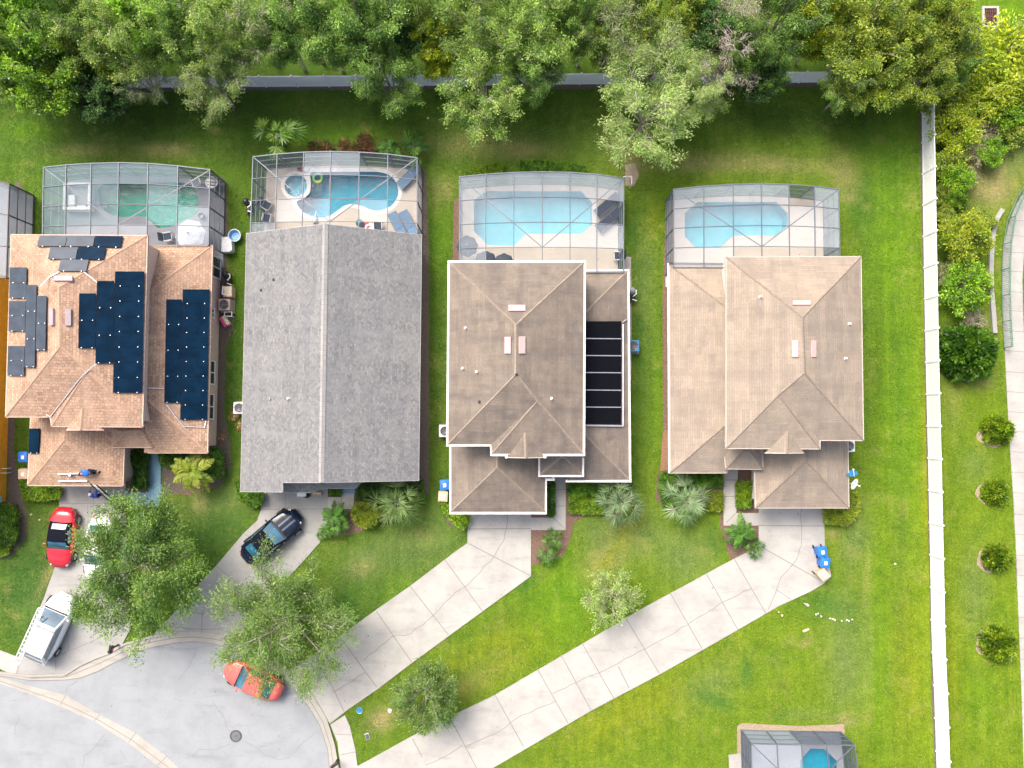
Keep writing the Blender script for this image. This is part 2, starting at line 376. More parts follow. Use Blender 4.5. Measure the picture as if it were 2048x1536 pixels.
def grass_blades(n=330000):
    rng = np.random.default_rng(77); x = rng.uniform(-37, 37, n); y = rng.uniform(-27, 24, n); keep = np.ones(n, bool)
    for poly in MASKS + HOLES + [[(P(a, b).x, P(a, b).y) for a, b in q] for q in HOUSE_PX]:
        q = np.array([p[:2] for p in poly]); c = (x > q[:, 0].min()) & (x < q[:, 0].max()) & (y > q[:, 1].min()) & (y < q[:, 1].max()) & keep; ii = np.where(c)[0]
        if not len(ii): continue
        ins = np.zeros(len(ii), bool)
        for (x0, y0), (x1, y1) in zip(q, np.roll(q, -1, 0)):
            ins ^= ((y0 > y[ii]) != (y1 > y[ii])) & (x[ii] < (x1 - x0) * (y[ii] - y0) / ((y1 - y0) if y1 != y0 else 1e-9) + x0)
        keep[ii[ins]] = False
    x, y = x[keep], y[keep]; n = len(x); cl = np.sin(x * 2.1 + np.sin(y * 1.7) * 2) * np.sin(y * 2.4 + np.sin(x * 1.3) * 2)
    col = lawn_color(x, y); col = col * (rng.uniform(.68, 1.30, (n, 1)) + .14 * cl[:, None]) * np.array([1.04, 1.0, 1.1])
    dry = rng.uniform(0, 1, n) < (.012 + .03 * (cl > .45)); col[dry] = np.array((.34, .30, .11)) * rng.uniform(.6, 1.2, (dry.sum(), 1))
    dr = rng.normal(size=(n, 3)); dr[:, 2] = np.abs(dr[:, 2]) * .35 + .1
    me = leaf_mesh("grass", np.stack([x, y, np.full(n, .004)], 1), dr, rng.uniform(.07, .17, n), rng.uniform(.02, .045, n), col, rng, 1.5)
    o = bpy.data.objects.new("grass", me); COL.objects.link(o); setp(o, "short mown lawn grass with dry blades between houses and driveways", "grass", None, "stuff")
HOUSE_PX = [[(20, 500), (440, 500), (440, 905), (265, 905), (265, 965), (60, 965), (60, 850), (20, 850)], [(495, 480), (835, 480), (832, 955), (700, 972), (490, 975)], [(905, 540), (1255, 550), (1256, 950), (1090, 950), (1090, 1015), (905, 1015)], [(1345, 540), (1700, 530), (1700, 880), (1690, 1005), (1520, 1005), (1450, 940), (1345, 940)], [(-60, 560), (17, 560), (17, 1000), (-60, 1000)]]
def lawn():
    xs = np.concatenate([[-400, -200, -110, -70, -52], np.arange(-44, 44.01, .4), [52, 70, 110, 200, 400]])
    ys = np.concatenate([[-400, -200, -110, -70, -48], np.arange(-36, 38.01, .4), [48, 70, 110, 200, 400]])
    X, Y = np.meshgrid(xs, ys); PX, PY = proj(X, Y)
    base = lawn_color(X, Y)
    ny, nx = X.shape; n = nx * ny
    me = bpy.data.meshes.new("lawn")
    idx = np.arange(n).reshape(ny, nx); q = np.stack([idx[:-1, :-1], idx[:-1, 1:], idx[1:, 1:], idx[1:, :-1]], -1).reshape(-1, 4)
    keep = np.ones(len(q), bool); cx, cy = X.ravel(), Y.ravel()
    for poly in HOLES:
        ins = np.zeros(n, bool); m = len(poly)
        for i in range(m):
            x0, y0 = poly[i][:2]; x1, y1 = poly[(i + 1) % m][:2]
            c = ((y0 > cy) != (y1 > cy)) & (cx < (x1 - x0) * (cy - y0) / ((y1 - y0) if y1 != y0 else 1e-9) + x0); ins ^= c
        keep &= ~ins[q].all(1)
    q = q[keep]
    me.vertices.add(n); me.vertices.foreach_set("co", np.stack([cx, cy, np.zeros(n)], 1).ravel())
    me.loops.add(q.size); me.loops.foreach_set("vertex_index", q.ravel().astype(np.int32))
    me.polygons.add(len(q)); me.polygons.foreach_set("loop_start", np.arange(0, q.size, 4, dtype=np.int32))
    me.update(calc_edges=True)
    ca = me.color_attributes.new("col", 'FLOAT_COLOR', 'POINT')
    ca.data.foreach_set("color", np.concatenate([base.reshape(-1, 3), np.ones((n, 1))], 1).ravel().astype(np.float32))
    base_ = None
    m, t, b = _m("lawn_grass")
    at = N(t, "ShaderNodeAttribute"); at.attribute_name = "col"; c = at.outputs[0]
    dk = mixc(t, c, (.50, .66, .6), 1.0, 'MULTIPLY'); lt = mixc(t, c, (1.6, 1.28, 2.2), 1.0, 'MULTIPLY')
    k = mixc(t, dk, c, noise(t, .8, 8, .78, lo=.34, hi=.62)); k = mixc(t, k, lt, noise(t, 2.6, 6, .8, lo=.52, hi=.82))
    k = mixc(t, k, mixc(t, k, (.52, .6, .5), 1.0, 'MULTIPLY'), noise(t, 9, 6, .85, lo=.36, hi=.70))
    k = mixc(t, k, mixc(t, k, (1.9, 1.6, 2.2), 1.0, 'MULTIPLY'), noise(t, 14, 5, .85, lo=.50, hi=.78))
    mow = noise(t, 1.0, 3, .5, stretch=(2.6, .12, 1), lo=.35, hi=.7)
    k = mixc(t, k, mixc(t, k, (.76, .85, .74), 1.0, 'MULTIPLY'), mow)
    dry = noise(t, .42, 8, .78, lo=.54, hi=.80); mm = N(t, "ShaderNodeMath", operation='MULTIPLY'); t.links.new(dry, mm.inputs[0]); mm.inputs[1].default_value = .7
    k = mixc(t, k, (.36, .32, .10), mm.outputs[0])
    t.links.new(k, b.inputs["Base Color"]); b.inputs["Roughness"].default_value = .95; b.inputs["Specular IOR Level"].default_value = .15
    bump(t, b, noise(t, 20, 4, .8), .6, .05)
    me.materials.append(m)
    o = bpy.data.objects.new("lawn", me); COL.objects.link(o); o["kind"] = "structure"
def LAWN_PATCHES(G, Y, D, T, K, E):
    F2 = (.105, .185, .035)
    L = [(60, 1170, 90, 130, 0, F2, .75), (430, 1060, 110, 100, 0, F2, .6), (780, 1130, 190, 110, -20, F2, .5), (470, 650, 30, 300, 0, F2, .5), (880, 650, 26, 300, 0, F2, .5), (60, 420, 50, 80, 0, F2, .5), (1290, 700, 30, 260, 0, F2, .35), (250, 270, 420, 60, 0, F2, .45), (1000, 280, 420, 50, 0, F2, .4), (1730, 700, 16, 260, 0, F2, .4), (1800, 1000, 14, 500, 0, F2, .3), (200, 235, 330, 45, 0, D, .55), (700, 225, 260, 45, 0, D, .5), (1150, 225, 120, 60, 0, D, .45), (1600, 240, 230, 45, 3, D, .75),  # D patches along the back put the tree belt's shade into the grass colour
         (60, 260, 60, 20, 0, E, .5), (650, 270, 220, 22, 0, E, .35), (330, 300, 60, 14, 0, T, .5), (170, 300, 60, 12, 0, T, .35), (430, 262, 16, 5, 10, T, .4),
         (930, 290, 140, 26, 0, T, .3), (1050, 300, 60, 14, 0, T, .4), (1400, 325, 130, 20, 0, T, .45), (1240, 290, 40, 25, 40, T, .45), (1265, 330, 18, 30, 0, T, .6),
         (1560, 330, 90, 18, 5, T, .4), (1690, 350, 50, 30, 60, T, .45), (1780, 330, 60, 90, 0, G, .3), (1700, 395, 14, 10, 0, T, .6),
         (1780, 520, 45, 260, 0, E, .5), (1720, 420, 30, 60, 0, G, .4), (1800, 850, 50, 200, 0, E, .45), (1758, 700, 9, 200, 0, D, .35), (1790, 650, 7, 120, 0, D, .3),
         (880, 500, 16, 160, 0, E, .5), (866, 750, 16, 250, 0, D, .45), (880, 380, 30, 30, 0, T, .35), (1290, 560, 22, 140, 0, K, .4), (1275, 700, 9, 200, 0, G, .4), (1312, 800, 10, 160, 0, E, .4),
         (1262, 480, 14, 60, 0, G, .4), (1305, 440, 18, 40, 0, Y, .3), (470, 560, 18, 120, 0, E, .35), (465, 720, 12, 120, 0, G, .4), (60, 420, 30, 60, 0, E, .3),
         (440, 1000, 60, 40, 0, K, .5), (400, 1010, 16, 20, 0, T, .5), (430, 1060, 60, 50, -30, G, .3), (60, 1180, 50, 110, 0, G, .35), (95, 1150, 10, 60, 25, T, .4), (60, 1060, 25, 40, 0, K, .4),
         (840, 1080, 90, 60, -20, K, .5), (730, 1120, 50, 30, -30, K, .6), (720, 1140, 30, 16, -20, T, .35), (690, 1205, 35, 50, 30, G, .5), (800, 1190, 30, 40, 0, E, .3),
         (1215, 1110, 90, 34, -55, T, .55), (1235, 1090, 70, 16, -55, Y, .7), (1200, 1070, 40, 60, -50, K, .5), (1370, 1110, 60, 60, 0, K, .6), (1430, 1090, 22, 40, 0, G, .4), (1290, 1070, 50, 40, 0, K, .4),
         (1130, 1200, 70, 70, 0, E, .65), (1100, 1250, 90, 60, -30, E, .4), (1050, 1170, 30, 14, -30, G, .5), (1020, 1235, 40, 18, -30, D, .3), (980, 1320, 120, 46, -28, Y, .5), (930, 1370, 80, 24, -28, T, .25), (960, 1330, 80, 20, -28, G, .3),
         (760, 1440, 26, 22, -30, T, .75), (800, 1425, 18, 10, 0, T, .4), (1260, 1420, 180, 60, -28, Y, .35), (1420, 1370, 60, 40, -30, K, .45), (1492, 1345, 12, 30, 0, G, .65), (1430, 1400, 45, 14, 25, G, .6),
         (1550, 1320, 22, 18, 0, G, .3), (1660, 1210, 70, 36, 10, G, .55), (1690, 1320, 40, 120, 0, K, .6), (1732, 1170, 5, 60, 0, T, .65), (1735, 1320, 6, 90, 0, K, .8), (1780, 1330, 3.5, 50, 0, K, .8), (1760, 1300, 22, 200, 0, E, .35), (1815, 1350, 30, 160, 0, Y, .3),
         (1610, 1285, 12, 6, -30, T, .8), (1580, 1283, 16, 8, -20, T, .3), (1690, 1440, 24, 9, 10, T, .6), (1600, 1430, 60, 14, 0, K, .4), (1710, 1080, 30, 60, 10, K, .6), (1850, 900, 5, 500, 0, Y, .5),
         (1905, 800, 20, 60, 0, T, .2), (1950, 1180, 30, 90, 0, K, .5), (1900, 1350, 18, 160, 0, Y, .3), (1960, 1400, 30, 60, 0, E, .4), (1950, 930, 30, 40, 0, K, .4), (1990, 640, 20, 30, 0, T, .3), (1960, 760, 30, 20, 0, T, .35),
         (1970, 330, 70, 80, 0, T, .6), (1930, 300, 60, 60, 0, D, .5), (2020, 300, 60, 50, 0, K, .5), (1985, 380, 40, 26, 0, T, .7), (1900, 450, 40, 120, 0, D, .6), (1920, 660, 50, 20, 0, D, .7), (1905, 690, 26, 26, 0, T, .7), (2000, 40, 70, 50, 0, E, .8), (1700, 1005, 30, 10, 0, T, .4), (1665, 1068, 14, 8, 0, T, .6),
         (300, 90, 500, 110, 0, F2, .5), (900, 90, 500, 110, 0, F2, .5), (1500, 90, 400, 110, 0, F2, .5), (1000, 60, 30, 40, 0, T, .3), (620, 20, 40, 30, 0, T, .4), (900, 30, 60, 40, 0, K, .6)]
    return L
HOLES = []
STRUCT_Z = {}
def slab(name, px, z, mat, z0=-.08, structure=True):
    b = B(); pts = [P(x, y, 0) for x, y in px]; b.prism(pts, z0, z)
    MASKS.append([(p.x, p.y) for p in pts])
    o = b.obj(name, mat)
    if structure: o["kind"] = "structure"
    return o
def linework(name, polylines, wd, z, mat, parent, jitter=0.0):
    b = B(); rnd = random.Random(len(polylines) * 7 + int(z * 1000))
    for pl in polylines:
        q = [P(x, y, z) for x, y in pl]
        if jitter:
            r = [q[0]]
            for a, c in zip(q[:-1], q[1:]):
                n = max(2, int((c - a).length / .45)); d = (c - a); s = Vector((-d.y, d.x, 0)).normalized()
                for i in range(1, n + 1):
                    r.append(a + d * (i / n) + (s * rnd.uniform(-jitter, jitter) if i < n else Vector()))
            q = r
        for i in range(len(q) - 1):
            d = (q[i + 1] - q[i]).normalized(); s = Vector((-d.y, d.x, 0)) * wd / 2
            zz = Vector((0, 0, .0004 * (i % 2)))
            b.poly([q[i] - s + zz, q[i + 1] - s + zz, q[i + 1] + s + zz, q[i] + s + zz])
    return b.obj(name, mat, parent)
ROAD = [(-70, 1335), (0, 1352), (60, 1361), (130, 1360), (160, 1356), (195, 1343), (225, 1327), (275, 1303), (312, 1293), (350, 1286), (387, 1283), (425, 1287), (475, 1300), (530, 1330), (575, 1364), (600, 1391), (620, 1418), (640, 1452), (655, 1497), (659, 1536), (655, 1620), (-70, 1620)]
OUTER = [(-70, 1328), (0, 1345), (60, 1352), (130, 1349), (160, 1330), (190, 1316), (217, 1306), (250, 1288), (305, 1273), (350, 1266), (390, 1265), (425, 1268), (478, 1279), (530, 1306), (577, 1341), (606, 1370), (630, 1400), (653, 1440), (668, 1490), (676, 1536), (676, 1620)]
def ground_works():
    rd = slab("road", ROAD, .012, MT['road'])
    cr = [[(392, 1292), (390, 1310), (380, 1330), (365, 1350), (357, 1360)], [(310, 1296), (330, 1289), (350, 1297), (375, 1298), (400, 1295), (430, 1291)], [(437, 1420), (450, 1440), (458, 1462), (468, 1462)], [(484, 1482), (500, 1488), (530, 1510), (560, 1520), (580, 1515)],
          [(590, 1505), (605, 1485), (630, 1465)], [(460, 1488), (430, 1500), (400, 1498), (385, 1515)], [(165, 1536), (168, 1512), (185, 1500), (200, 1480), (210, 1470)], [(132, 1385), (135, 1372), (155, 1362)], [(425, 1400), (440, 1425)], [(30, 1470), (32, 1450), (40, 1430)], [(240, 1500), (255, 1525)]]
    linework("crack", cr, .022, .017, MT['crack'], rd, .06)
    g = slab("curb_gutter", ROAD[:-2] + [OUTER[-1]] + OUTER[::-1][1:], .03, MT['gut'])
    mid = [((a[0] * .5 + b[0] * .5), (a[1] * .5 + b[1] * .5)) for a, b in zip(ROAD[2:20], [OUTER[i] for i in (2, 3, 4, 5, 6, 7, 8, 9, 10, 11, 12, 13, 14, 15, 16, 17, 18, 19)])]
    linework("curb_line", [mid, ROAD[:20]], .05, .036, MT['joint'], g)
    b = B()
    back = OUTER[1:20]
    for i, (p, q) in enumerate(zip(back[:-1], back[1:])): b.beam(P(p[0], p[1], .06), P(q[0], q[1], .06), .14, .12)
    b.obj("curb", MT['gut'], g)
    v = slab("valley_gutter", [(-60, 1342), (0, 1367), (60, 1388), (117, 1411), (190, 1443), (257, 1486), (322, 1536), (390, 1600), (425, 1600), (357, 1536), (332, 1512), (270, 1465), (195, 1427), (132, 1390), (60, 1372), (0, 1354), (-60, 1338)], .018, MT['gut'])
    linework("joint", [[(0, 1362), (117, 1402), (190, 1436), (262, 1479), (338, 1536)], [(200, 1430), (188, 1442)], [(272, 1465), (257, 1485)], [(334, 1512), (316, 1530)], [(132, 1390), (120, 1410)]], .045, .023, MT['joint'], v)
    d1 = slab("driveway", [(119, 960), (119, 1040), (110, 1135), (90, 1192), (60, 1262), (37, 1313), (32, 1350), (130, 1347), (160, 1328), (190, 1314), (217, 1304), (245, 1289), (262, 1255), (258, 1160), (252, 1010), (252, 960)], .05, MT['conc_b'])
    linework("joint", [[(187, 973), (187, 1020)], [(119, 1007), (252, 1007)], [(42, 1313), (33, 1350)], [(130, 1200), (137, 1300)], [(100, 1318), (190, 1280), (215, 1268)], [(110, 1315), (112, 1342)], [(95, 1190), (255, 1200)], [(175, 1010), (180, 1200)]], .04, .055, MT['joint'], d1, .02)
    d2 = slab("driveway", [(529, 972), (529, 986), (522, 1020), (515, 1041), (487, 1067), (432, 1132), (412, 1152), (385, 1185), (340, 1235), (305, 1271), (350, 1264), (390, 1263), (425, 1266), (478, 1277), (500, 1240), (545, 1190), (607, 1122), (640, 1085), (656, 1040), (656, 972)], .054, MT['conc_b'])
    linework("joint", [[(522, 1019), (656, 1018)], [(571, 984), (570, 1019)], [(487, 1067), (508, 1080)], [(432, 1132), (482, 1172), (520, 1215)], [(360, 1224), (470, 1232)]], .04, .059, MT['joint'], d2)
    linework("crack", [[(460, 1160), (440, 1172), (412, 1205), (405, 1222), (403, 1265)], [(478, 1172), (500, 1150)], [(445, 1258), (350, 1256)]], .04, .059, MT['crack'], d2, .05)
    d3 = slab("driveway", [(940, 1015), (940, 1030), (935, 1058), (935, 1086), (912, 1102), (820, 1172), (750, 1221), (677, 1274), (582, 1340), (608, 1369), (632, 1399), (655, 1440), (661, 1447), (687, 1425), (755, 1378), (822, 1327), (930, 1248), (1062, 1152), (1062, 1015)], .058, MT['conc'])
    linework("joint", [[(935, 1058), (1062, 1057)], [(937, 1087), (1060, 1151)], [(890, 1120), (966, 1224)], [(820, 1172), (897, 1270)], [(752, 1222), (824, 1325)], [(680, 1274), (753, 1374)], [(632, 1324), (664, 1372), (688, 1423)], [(661, 1446), (690, 1424)]], .055, .063, MT['joint'], d3)
    linework("crack", [[(1014, 1028), (1013, 1056), (1008, 1080), (990, 1110), (960, 1145), (935, 1170), (910, 1185), (868, 1230), (822, 1267), (782, 1274), (728, 1320)], [(665, 1385), (690, 1370), (730, 1345)]], .035, .063, MT['crack'], d3, .08)
    d4 = slab("driveway", [(1517, 1005), (1517, 1100), (1490, 1106), (1440, 1132), (1380, 1165), (1280, 1219), (1165, 1287), (987, 1391), (860, 1452), (715, 1532), (640, 1575), (900, 1585), (985, 1536), (1182, 1421), (1327, 1344), (1460, 1268), (1557, 1212), (1620, 1183), (1647, 1167), (1662, 1152), (1649, 1092), (1647, 1005)], .062, MT['conc'])
    linework("joint", [[(1517, 1051), (1648, 1052)], [(1530, 1098), (1634, 1157)], [(1468, 1117), (1532, 1227)], [(1413, 1148), (1476, 1260)], [(1341, 1187), (1404, 1297)], [(1252, 1237), (1318, 1346)], [(1165, 1288), (1228, 1397)], [(1122, 1310), (1182, 1420)], [(1074, 1337), (1136, 1446)], [(990, 1390), (1047, 1493)], [(902, 1440), (928, 1488), (955, 1540)], [(825, 1478), (845, 1515)], [(1237, 1334), (1258, 1376)]], .055, .067, MT['joint'], d4)
    linework("crack", [[(1603, 1017), (1603, 1052), (1603, 1090), (1597, 1110), (1587, 1127), (1562, 1155), (1553, 1180), (1537, 1218)], [(1502, 1178), (1440, 1207), (1375, 1250), (1290, 1298), (1200, 1345), (1155, 1364), (1105, 1387)], [(1112, 1402), (1045, 1430), (1000, 1462), (930, 1494)], [(925, 1490), (885, 1515), (850, 1530)], [(1553, 1180), (1580, 1198)]], .035, .067, MT['crack'], d4, .08)
    slab("sidewalk", [(-60, 1282), (0, 1300), (37, 1314), (32, 1352), (0, 1337), (-60, 1320)], .046, MT['walk'])
    s = slab("sidewalk", [(661, 1449), (690, 1430), (700, 1452), (705, 1474), (711, 1500), (715, 1531), (716, 1600), (684, 1600), (682, 1536), (675, 1484)], .046, MT['walk'])
    linework("joint", [[(668, 1468), (704, 1470)], [(681, 1510), (714, 1503)]], .04, .051, MT['joint'], s)
    slab("path", [(297, 895), (322, 895), (322, 985), (318, 1012), (252, 1012), (252, 985), (297, 985)], .045, MT['blue_path'])
    p = slab("path", [(656, 994), (683, 994), (683, 972), (710, 972), (707, 1018), (656, 1018)], .049, MT['walk'])
    slab("porch_floor", [(683, 955), (711, 955), (710, 987), (684, 987)], .062, MT['blue_path'])
    linework("joint", [[(683, 994), (683, 1018)]], .04, .054, MT['joint'], p)
    p = slab("path", [(1107, 940), (1132, 940), (1131, 1060), (1062, 1060), (1062, 1035), (1107, 1035)], .052, MT['conc'])
    linework("joint", [[(1107, 1036), (1131, 1059)], [(1107, 979), (1131, 979)], [(1107, 1012), (1131, 1012)]], .04, .057, MT['joint'], p)
    p = slab("path", [(1446, 930), (1476, 930), (1472, 1026), (1517, 1026), (1517, 1051), (1447, 1051)], .052, MT['walk'])
    linework("joint", [[(1472, 1026), (1452, 1046)], [(1447, 960), (1473, 960)], [(1447, 993), (1472, 993)]], .05, .057, MT['joint'], p)
    E = [(2070, 345), (2048, 381), (2029, 414), (2016, 452), (2007, 490), (2003, 540), (2004, 591), (2008, 680), (2012, 760), (2018, 875), (2024, 966), (2031, 1087), (2033, 1152), (2038, 1270), (2043, 1402), (2048, 1560)]
    W = [(2110, 360), (2090, 395), (2068, 430), (2055, 470), (2047, 510), (2044, 560), (2046, 640), (2052, 760), (2060, 875), (2066, 966), (2073, 1087), (2075, 1152), (2080, 1270), (2085, 1402), (2090, 1560)]
    s = slab("sidewalk", E + W[::-1], .045, MT['conc'])
    ys = [440, 470, 503, 541, 582, 620, 661, 701, 743, 783, 823, 862, 903, 944, 985, 1028, 1068, 1110, 1150, 1192, 1234, 1276, 1318, 1362, 1405, 1448, 1490]
    def ex(y):
        for a, c in zip(E[:-1], E[1:]):
            if a[1] <= y <= c[1]: return a[0] + (c[0] - a[0]) * (y - a[1]) / (c[1] - a[1])
    linework("joint", [[(ex(y), y), (ex(y) + 43, y + 3)] for y in ys], .035, .05, MT['joint'], s)
    # planting beds
    beds = [("mulch_bed", [(1838, 200), (1845, 200), (1850, 620), (1857, 917), (1862, 1150), (1870, 1400), (1877, 1550), (1870, 1550), (1863, 1390), (1858.5, 1150), (1853, 917), (1846.5, 620)], 'soil'),
            ("mulch_bed", [(-20, 176), (300, 172), (900, 168), (1843, 160), (1843, 170), (1300, 178), (900, 178), (300, 183), (-20, 186)], 'soil'),
            ("mulch_bed", [(840, 335), (852, 340), (858, 500), (858, 985), (845, 1010), (836, 985), (838, 500)], 'soil'),
            ("mulch_bed", [(437, 350), (452, 362), (456, 470), (452, 560), (468, 590), (468, 660), (452, 690), (448, 830), (460, 880), (462, 930), (440, 975), (325, 990), (325, 930), (414, 900), (437, 700)], 'soil'),
            ("mulch_bed", [(326, 932), (362, 928), (425, 930), (430, 975), (380, 990), (326, 985)], 'mulch'),
            ("mulch_bed", [(262, 900), (298, 900), (298, 986), (250, 986), (250, 962), (262, 960)], 'soil'),
            ("mulch_bed", [(1062, 1022), (1094, 1026), (1110, 960), (1110, 1036), (1062, 1036)], 'mulch'),
            ("mulch_bed", [(1130, 960), (1265, 960), (1268, 1005), (1240, 1030), (1170, 1030), (1148, 1045), (1140, 1080), (1125, 1112), (1062, 1132), (1062, 1060), (1131, 1060)], 'mulch'),
            ("mulch_bed", [(1440, 1010), (1448, 1051), (1517, 1051), (1517, 1098), (1490, 1106), (1461, 1119), (1450, 1085), (1440, 1050)], 'mulch'),
            ("mulch_bed", [(1314, 945), (1330, 940), (1448, 940), (1448, 1020), (1425, 1015), (1405, 1022), (1340, 1026), (1312, 1000)], 'mulch'),
            ("mulch_bed", [(1472, 935), (1512, 935), (1516, 1026), (1472, 1026)], 'mulch'),
            ("mulch_bed", [(1332, 400), (1339, 395), (1339, 860), (1326, 860), (1325, 600)], 'mulch'),
            ("mulch_bed", [(1326, 860), (1339, 860), (1339, 945), (1320, 942)], 'mulch_r'),
            ("mulch_bed", [(660, 972), (684, 972), (684, 995), (656, 995)], 'soil'),
            ("mulch_bed", [(656, 1018), (707, 1018), (715, 965), (845, 965), (850, 1000), (820, 1022), (770, 1038), (725, 1062), (690, 1072), (660, 1070), (640, 1080)], 'mulch'),
            ("mulch_bed", [(30, 362), (38, 366), (46, 375), (44, 470), (28, 470)], 'soil'),
            ("mulch_bed", [(16, 830), (30, 836), (28, 900), (36, 960), (55, 1030), (52, 1075), (20, 1115), (-10, 1120), (-10, 1000), (16, 1000)], 'soil'),
            ("mulch_bed", [(908, 400), (921, 395), (921, 520), (905, 520)], 'mulch'),
            ("mulch_bed", [(1474, 1452), (1484, 1446), (1600, 1452), (1688, 1448), (1690, 1468), (1484, 1470), (1484, 1510), (1474, 1510)], 'sand'),
            ("mulch_bed", [(885, 1000), (940, 1020), (935, 1060), (895, 1050)], 'soil'),
            ("mulch_bed", [(1250, 350), (1250, 330), (1270, 325), (1278, 350), (1268, 372), (1250, 372)], 'sand')]
    for i, (n, px, m) in enumerate(beds): slab(n, px, .010 + .0015 * (i % 4), MT[m], -.05)
    for (x, y, rx, ry) in [(1985, 868, 30, 26), (1978, 985, 25, 24), (1980, 1118, 28, 26), (1980, 1285, 30, 28), (1925, 722, 42, 34), (1895, 690, 22, 26)]:
        slab("mulch_bed", [(x + rx * math.cos(a) * (1 + .12 * math.sin(3 * a + x)), y + ry * math.sin(a) * (1 + .1 * math.cos(4 * a + y))) for a in [k * math.pi / 12 for k in range(24)]], .011, MT['sand' if x > 1930 else 'mulch'], -.05)
ground_works()

# ------------------------------------------------------------------ houses
CUR = None
def zof(px, py, pl): return onplane(px, py, pl).z
class Roof:
    """roof part of a house: faces given as photo corners with true heights"""
    def __init__(s, e, pitch): s.e, s.p, s.faces, s.caps = e, pitch, [], []
    def z(s, pt, A, Bp): return zof(pt[0], pt[1], slope_plane(A, Bp, s.e, s.p))
def V3(pt, z): return P(pt[0], pt[1], z)
def roof_obj(faces, mat, parent, name="roof", thick=.12):
    b = B()
    for f in faces:
        n = (f[1] - f[0]).cross(f[2] - f[0])
        b.poly(f if n.z > 0 else f[::-1])
    o = b.obj(name, mat, parent, uv='slope')
    return o
def caps_obj(lines, mat, parent, wd=.23):
    groups = []
    for ln in lines:
        ln = (Vector(ln[0]), Vector(ln[1])); hit = [g for g in groups if any((p - q).length < 1e-3 for l2 in g for p in l2 for q in ln)]
        for g in hit: groups.remove(g)
        groups.append([ln] + [l2 for g in hit for l2 in g])
    for g in groups:
        b = B()
        for a, c in g:
            d = (c - a).normalized(); s = Vector((-d.y, d.x, 0)).normalized() * wd / 2; up = Vector((0, 0, .035)); dn = Vector((0, 0, -.05))
            b.poly([a - s + dn, c - s + dn, c + up, a + up]); b.poly([a + up, c + up, c + s + dn, a + s + dn])
        b.obj("ridge_cap", mat, parent, uv='slope')
def eave_trim(outline, mat, parent, name="fascia", wd=.05, h=.2, soff=True):
    """outline: world points at eave height"""
    b = B(); n = len(outline)
    cx = sum(p.x for p in outline) / n; cy = sum(p.y for p in outline) / n
    for i in range(n):
        a, c = outline[i], outline[(i + 1) % n]; d = (c - a).normalized()
        b.beam(a + Vector((0, 0, -h / 2 - .004 * (i % 2) + .01)) - d * wd * .45, c + Vector((0, 0, -h / 2 - .004 * (i % 2) + .01)) + d * wd * .45, wd, h)
    if soff: b.poly([Vector((p.x, p.y, p.z - h + .03)) for p in outline][::-1])
    return b.obj(name, mat, parent)
def gutter(pts, z, mat, parent, wd=.16):
    b = B(); q = [P(x, y, z) for x, y in pts]
    for i in range(len(q) - 1):
        d = (q[i + 1] - q[i]).normalized(); b.beam(q[i] - d * wd * .49 + Vector((0, 0, -.06 - .003 * (i % 2))), q[i + 1] + d * wd * .49 + Vector((0, 0, -.06 - .003 * (i % 2))), wd, .12)
    return b.obj("gutter", mat, parent)
def walls(outline, z, d, mat, parent, z0=-.05):
    b = B(); b.prism([(p.x, p.y) for p in inset([(q.x, q.y) for q in outline], d)], z0, z - .14)
    return b.obj("wall", mat, parent)
def on_roof_box(pxs, pl, h, mat, name, parent, lift=.0, bevel=0):
    q = [onplane(x, y, pl, lift) for x, y in pxs]; n = pl[1]
    b = B(); t = [p + n * h for p in q]; b.add(q + t, [[3, 2, 1, 0], [4, 5, 6, 7], [0, 1, 5, 4], [1, 2, 6, 5], [2, 3, 7, 6], [3, 0, 4, 7]])
    return b.obj(name, mat, parent, bevel=bevel)
def pipe_vent(px, py, pl, parent, mat='lt', r=.045, h=.28):
    p = onplane(px, py, pl); b = B(); b.tube(p - Vector((0, 0, .1)), p + Vector((0, 0, h)), r, r, 10); b.tube(p, p + Vector((0, 0, .04)), r * 2, r * 1.6, 10)
    return b.obj("pipe_vent", MT[mat], parent)
def rect4(x0, y0, x1, y1, sk=0): return [(x0, y1), (x1, y1), (x1 + sk, y0), (x0 + sk, y0)]
def window(parent, a, c, z0, z1, mull=1):
    """a,c: ground points of the opening on the wall face (world xy, outward normal to the right of a->c)"""
    d = (c - a); L = d.length; x = d / L; n = Vector((x.y, -x.x, 0)); rz = math.atan2(x.y, x.x); m = (a + c) / 2
    f = B()
    for z in (z0, z1): f.box((m.x + n.x * .03, m.y + n.y * .03, z), (L + .1, .08, .08), rz)
    for k in [-.5] + [i / (mull + 1) - .5 for i in range(1, mull + 1)] + [.5]:
        f.box((m.x + x.x * L * k + n.x * .032, m.y + x.y * L * k + n.y * .032, (z0 + z1) / 2), (.07, .07, z1 - z0 - .07), rz)
    w = f.obj("window", MT['white'], parent)
    g = B(); g.box((m.x + n.x * .012, m.y + n.y * .012, (z0 + z1) / 2), (L - .02, .03, z1 - z0 - .02), rz); g.obj("pane", MT['glass'], w)
    return w
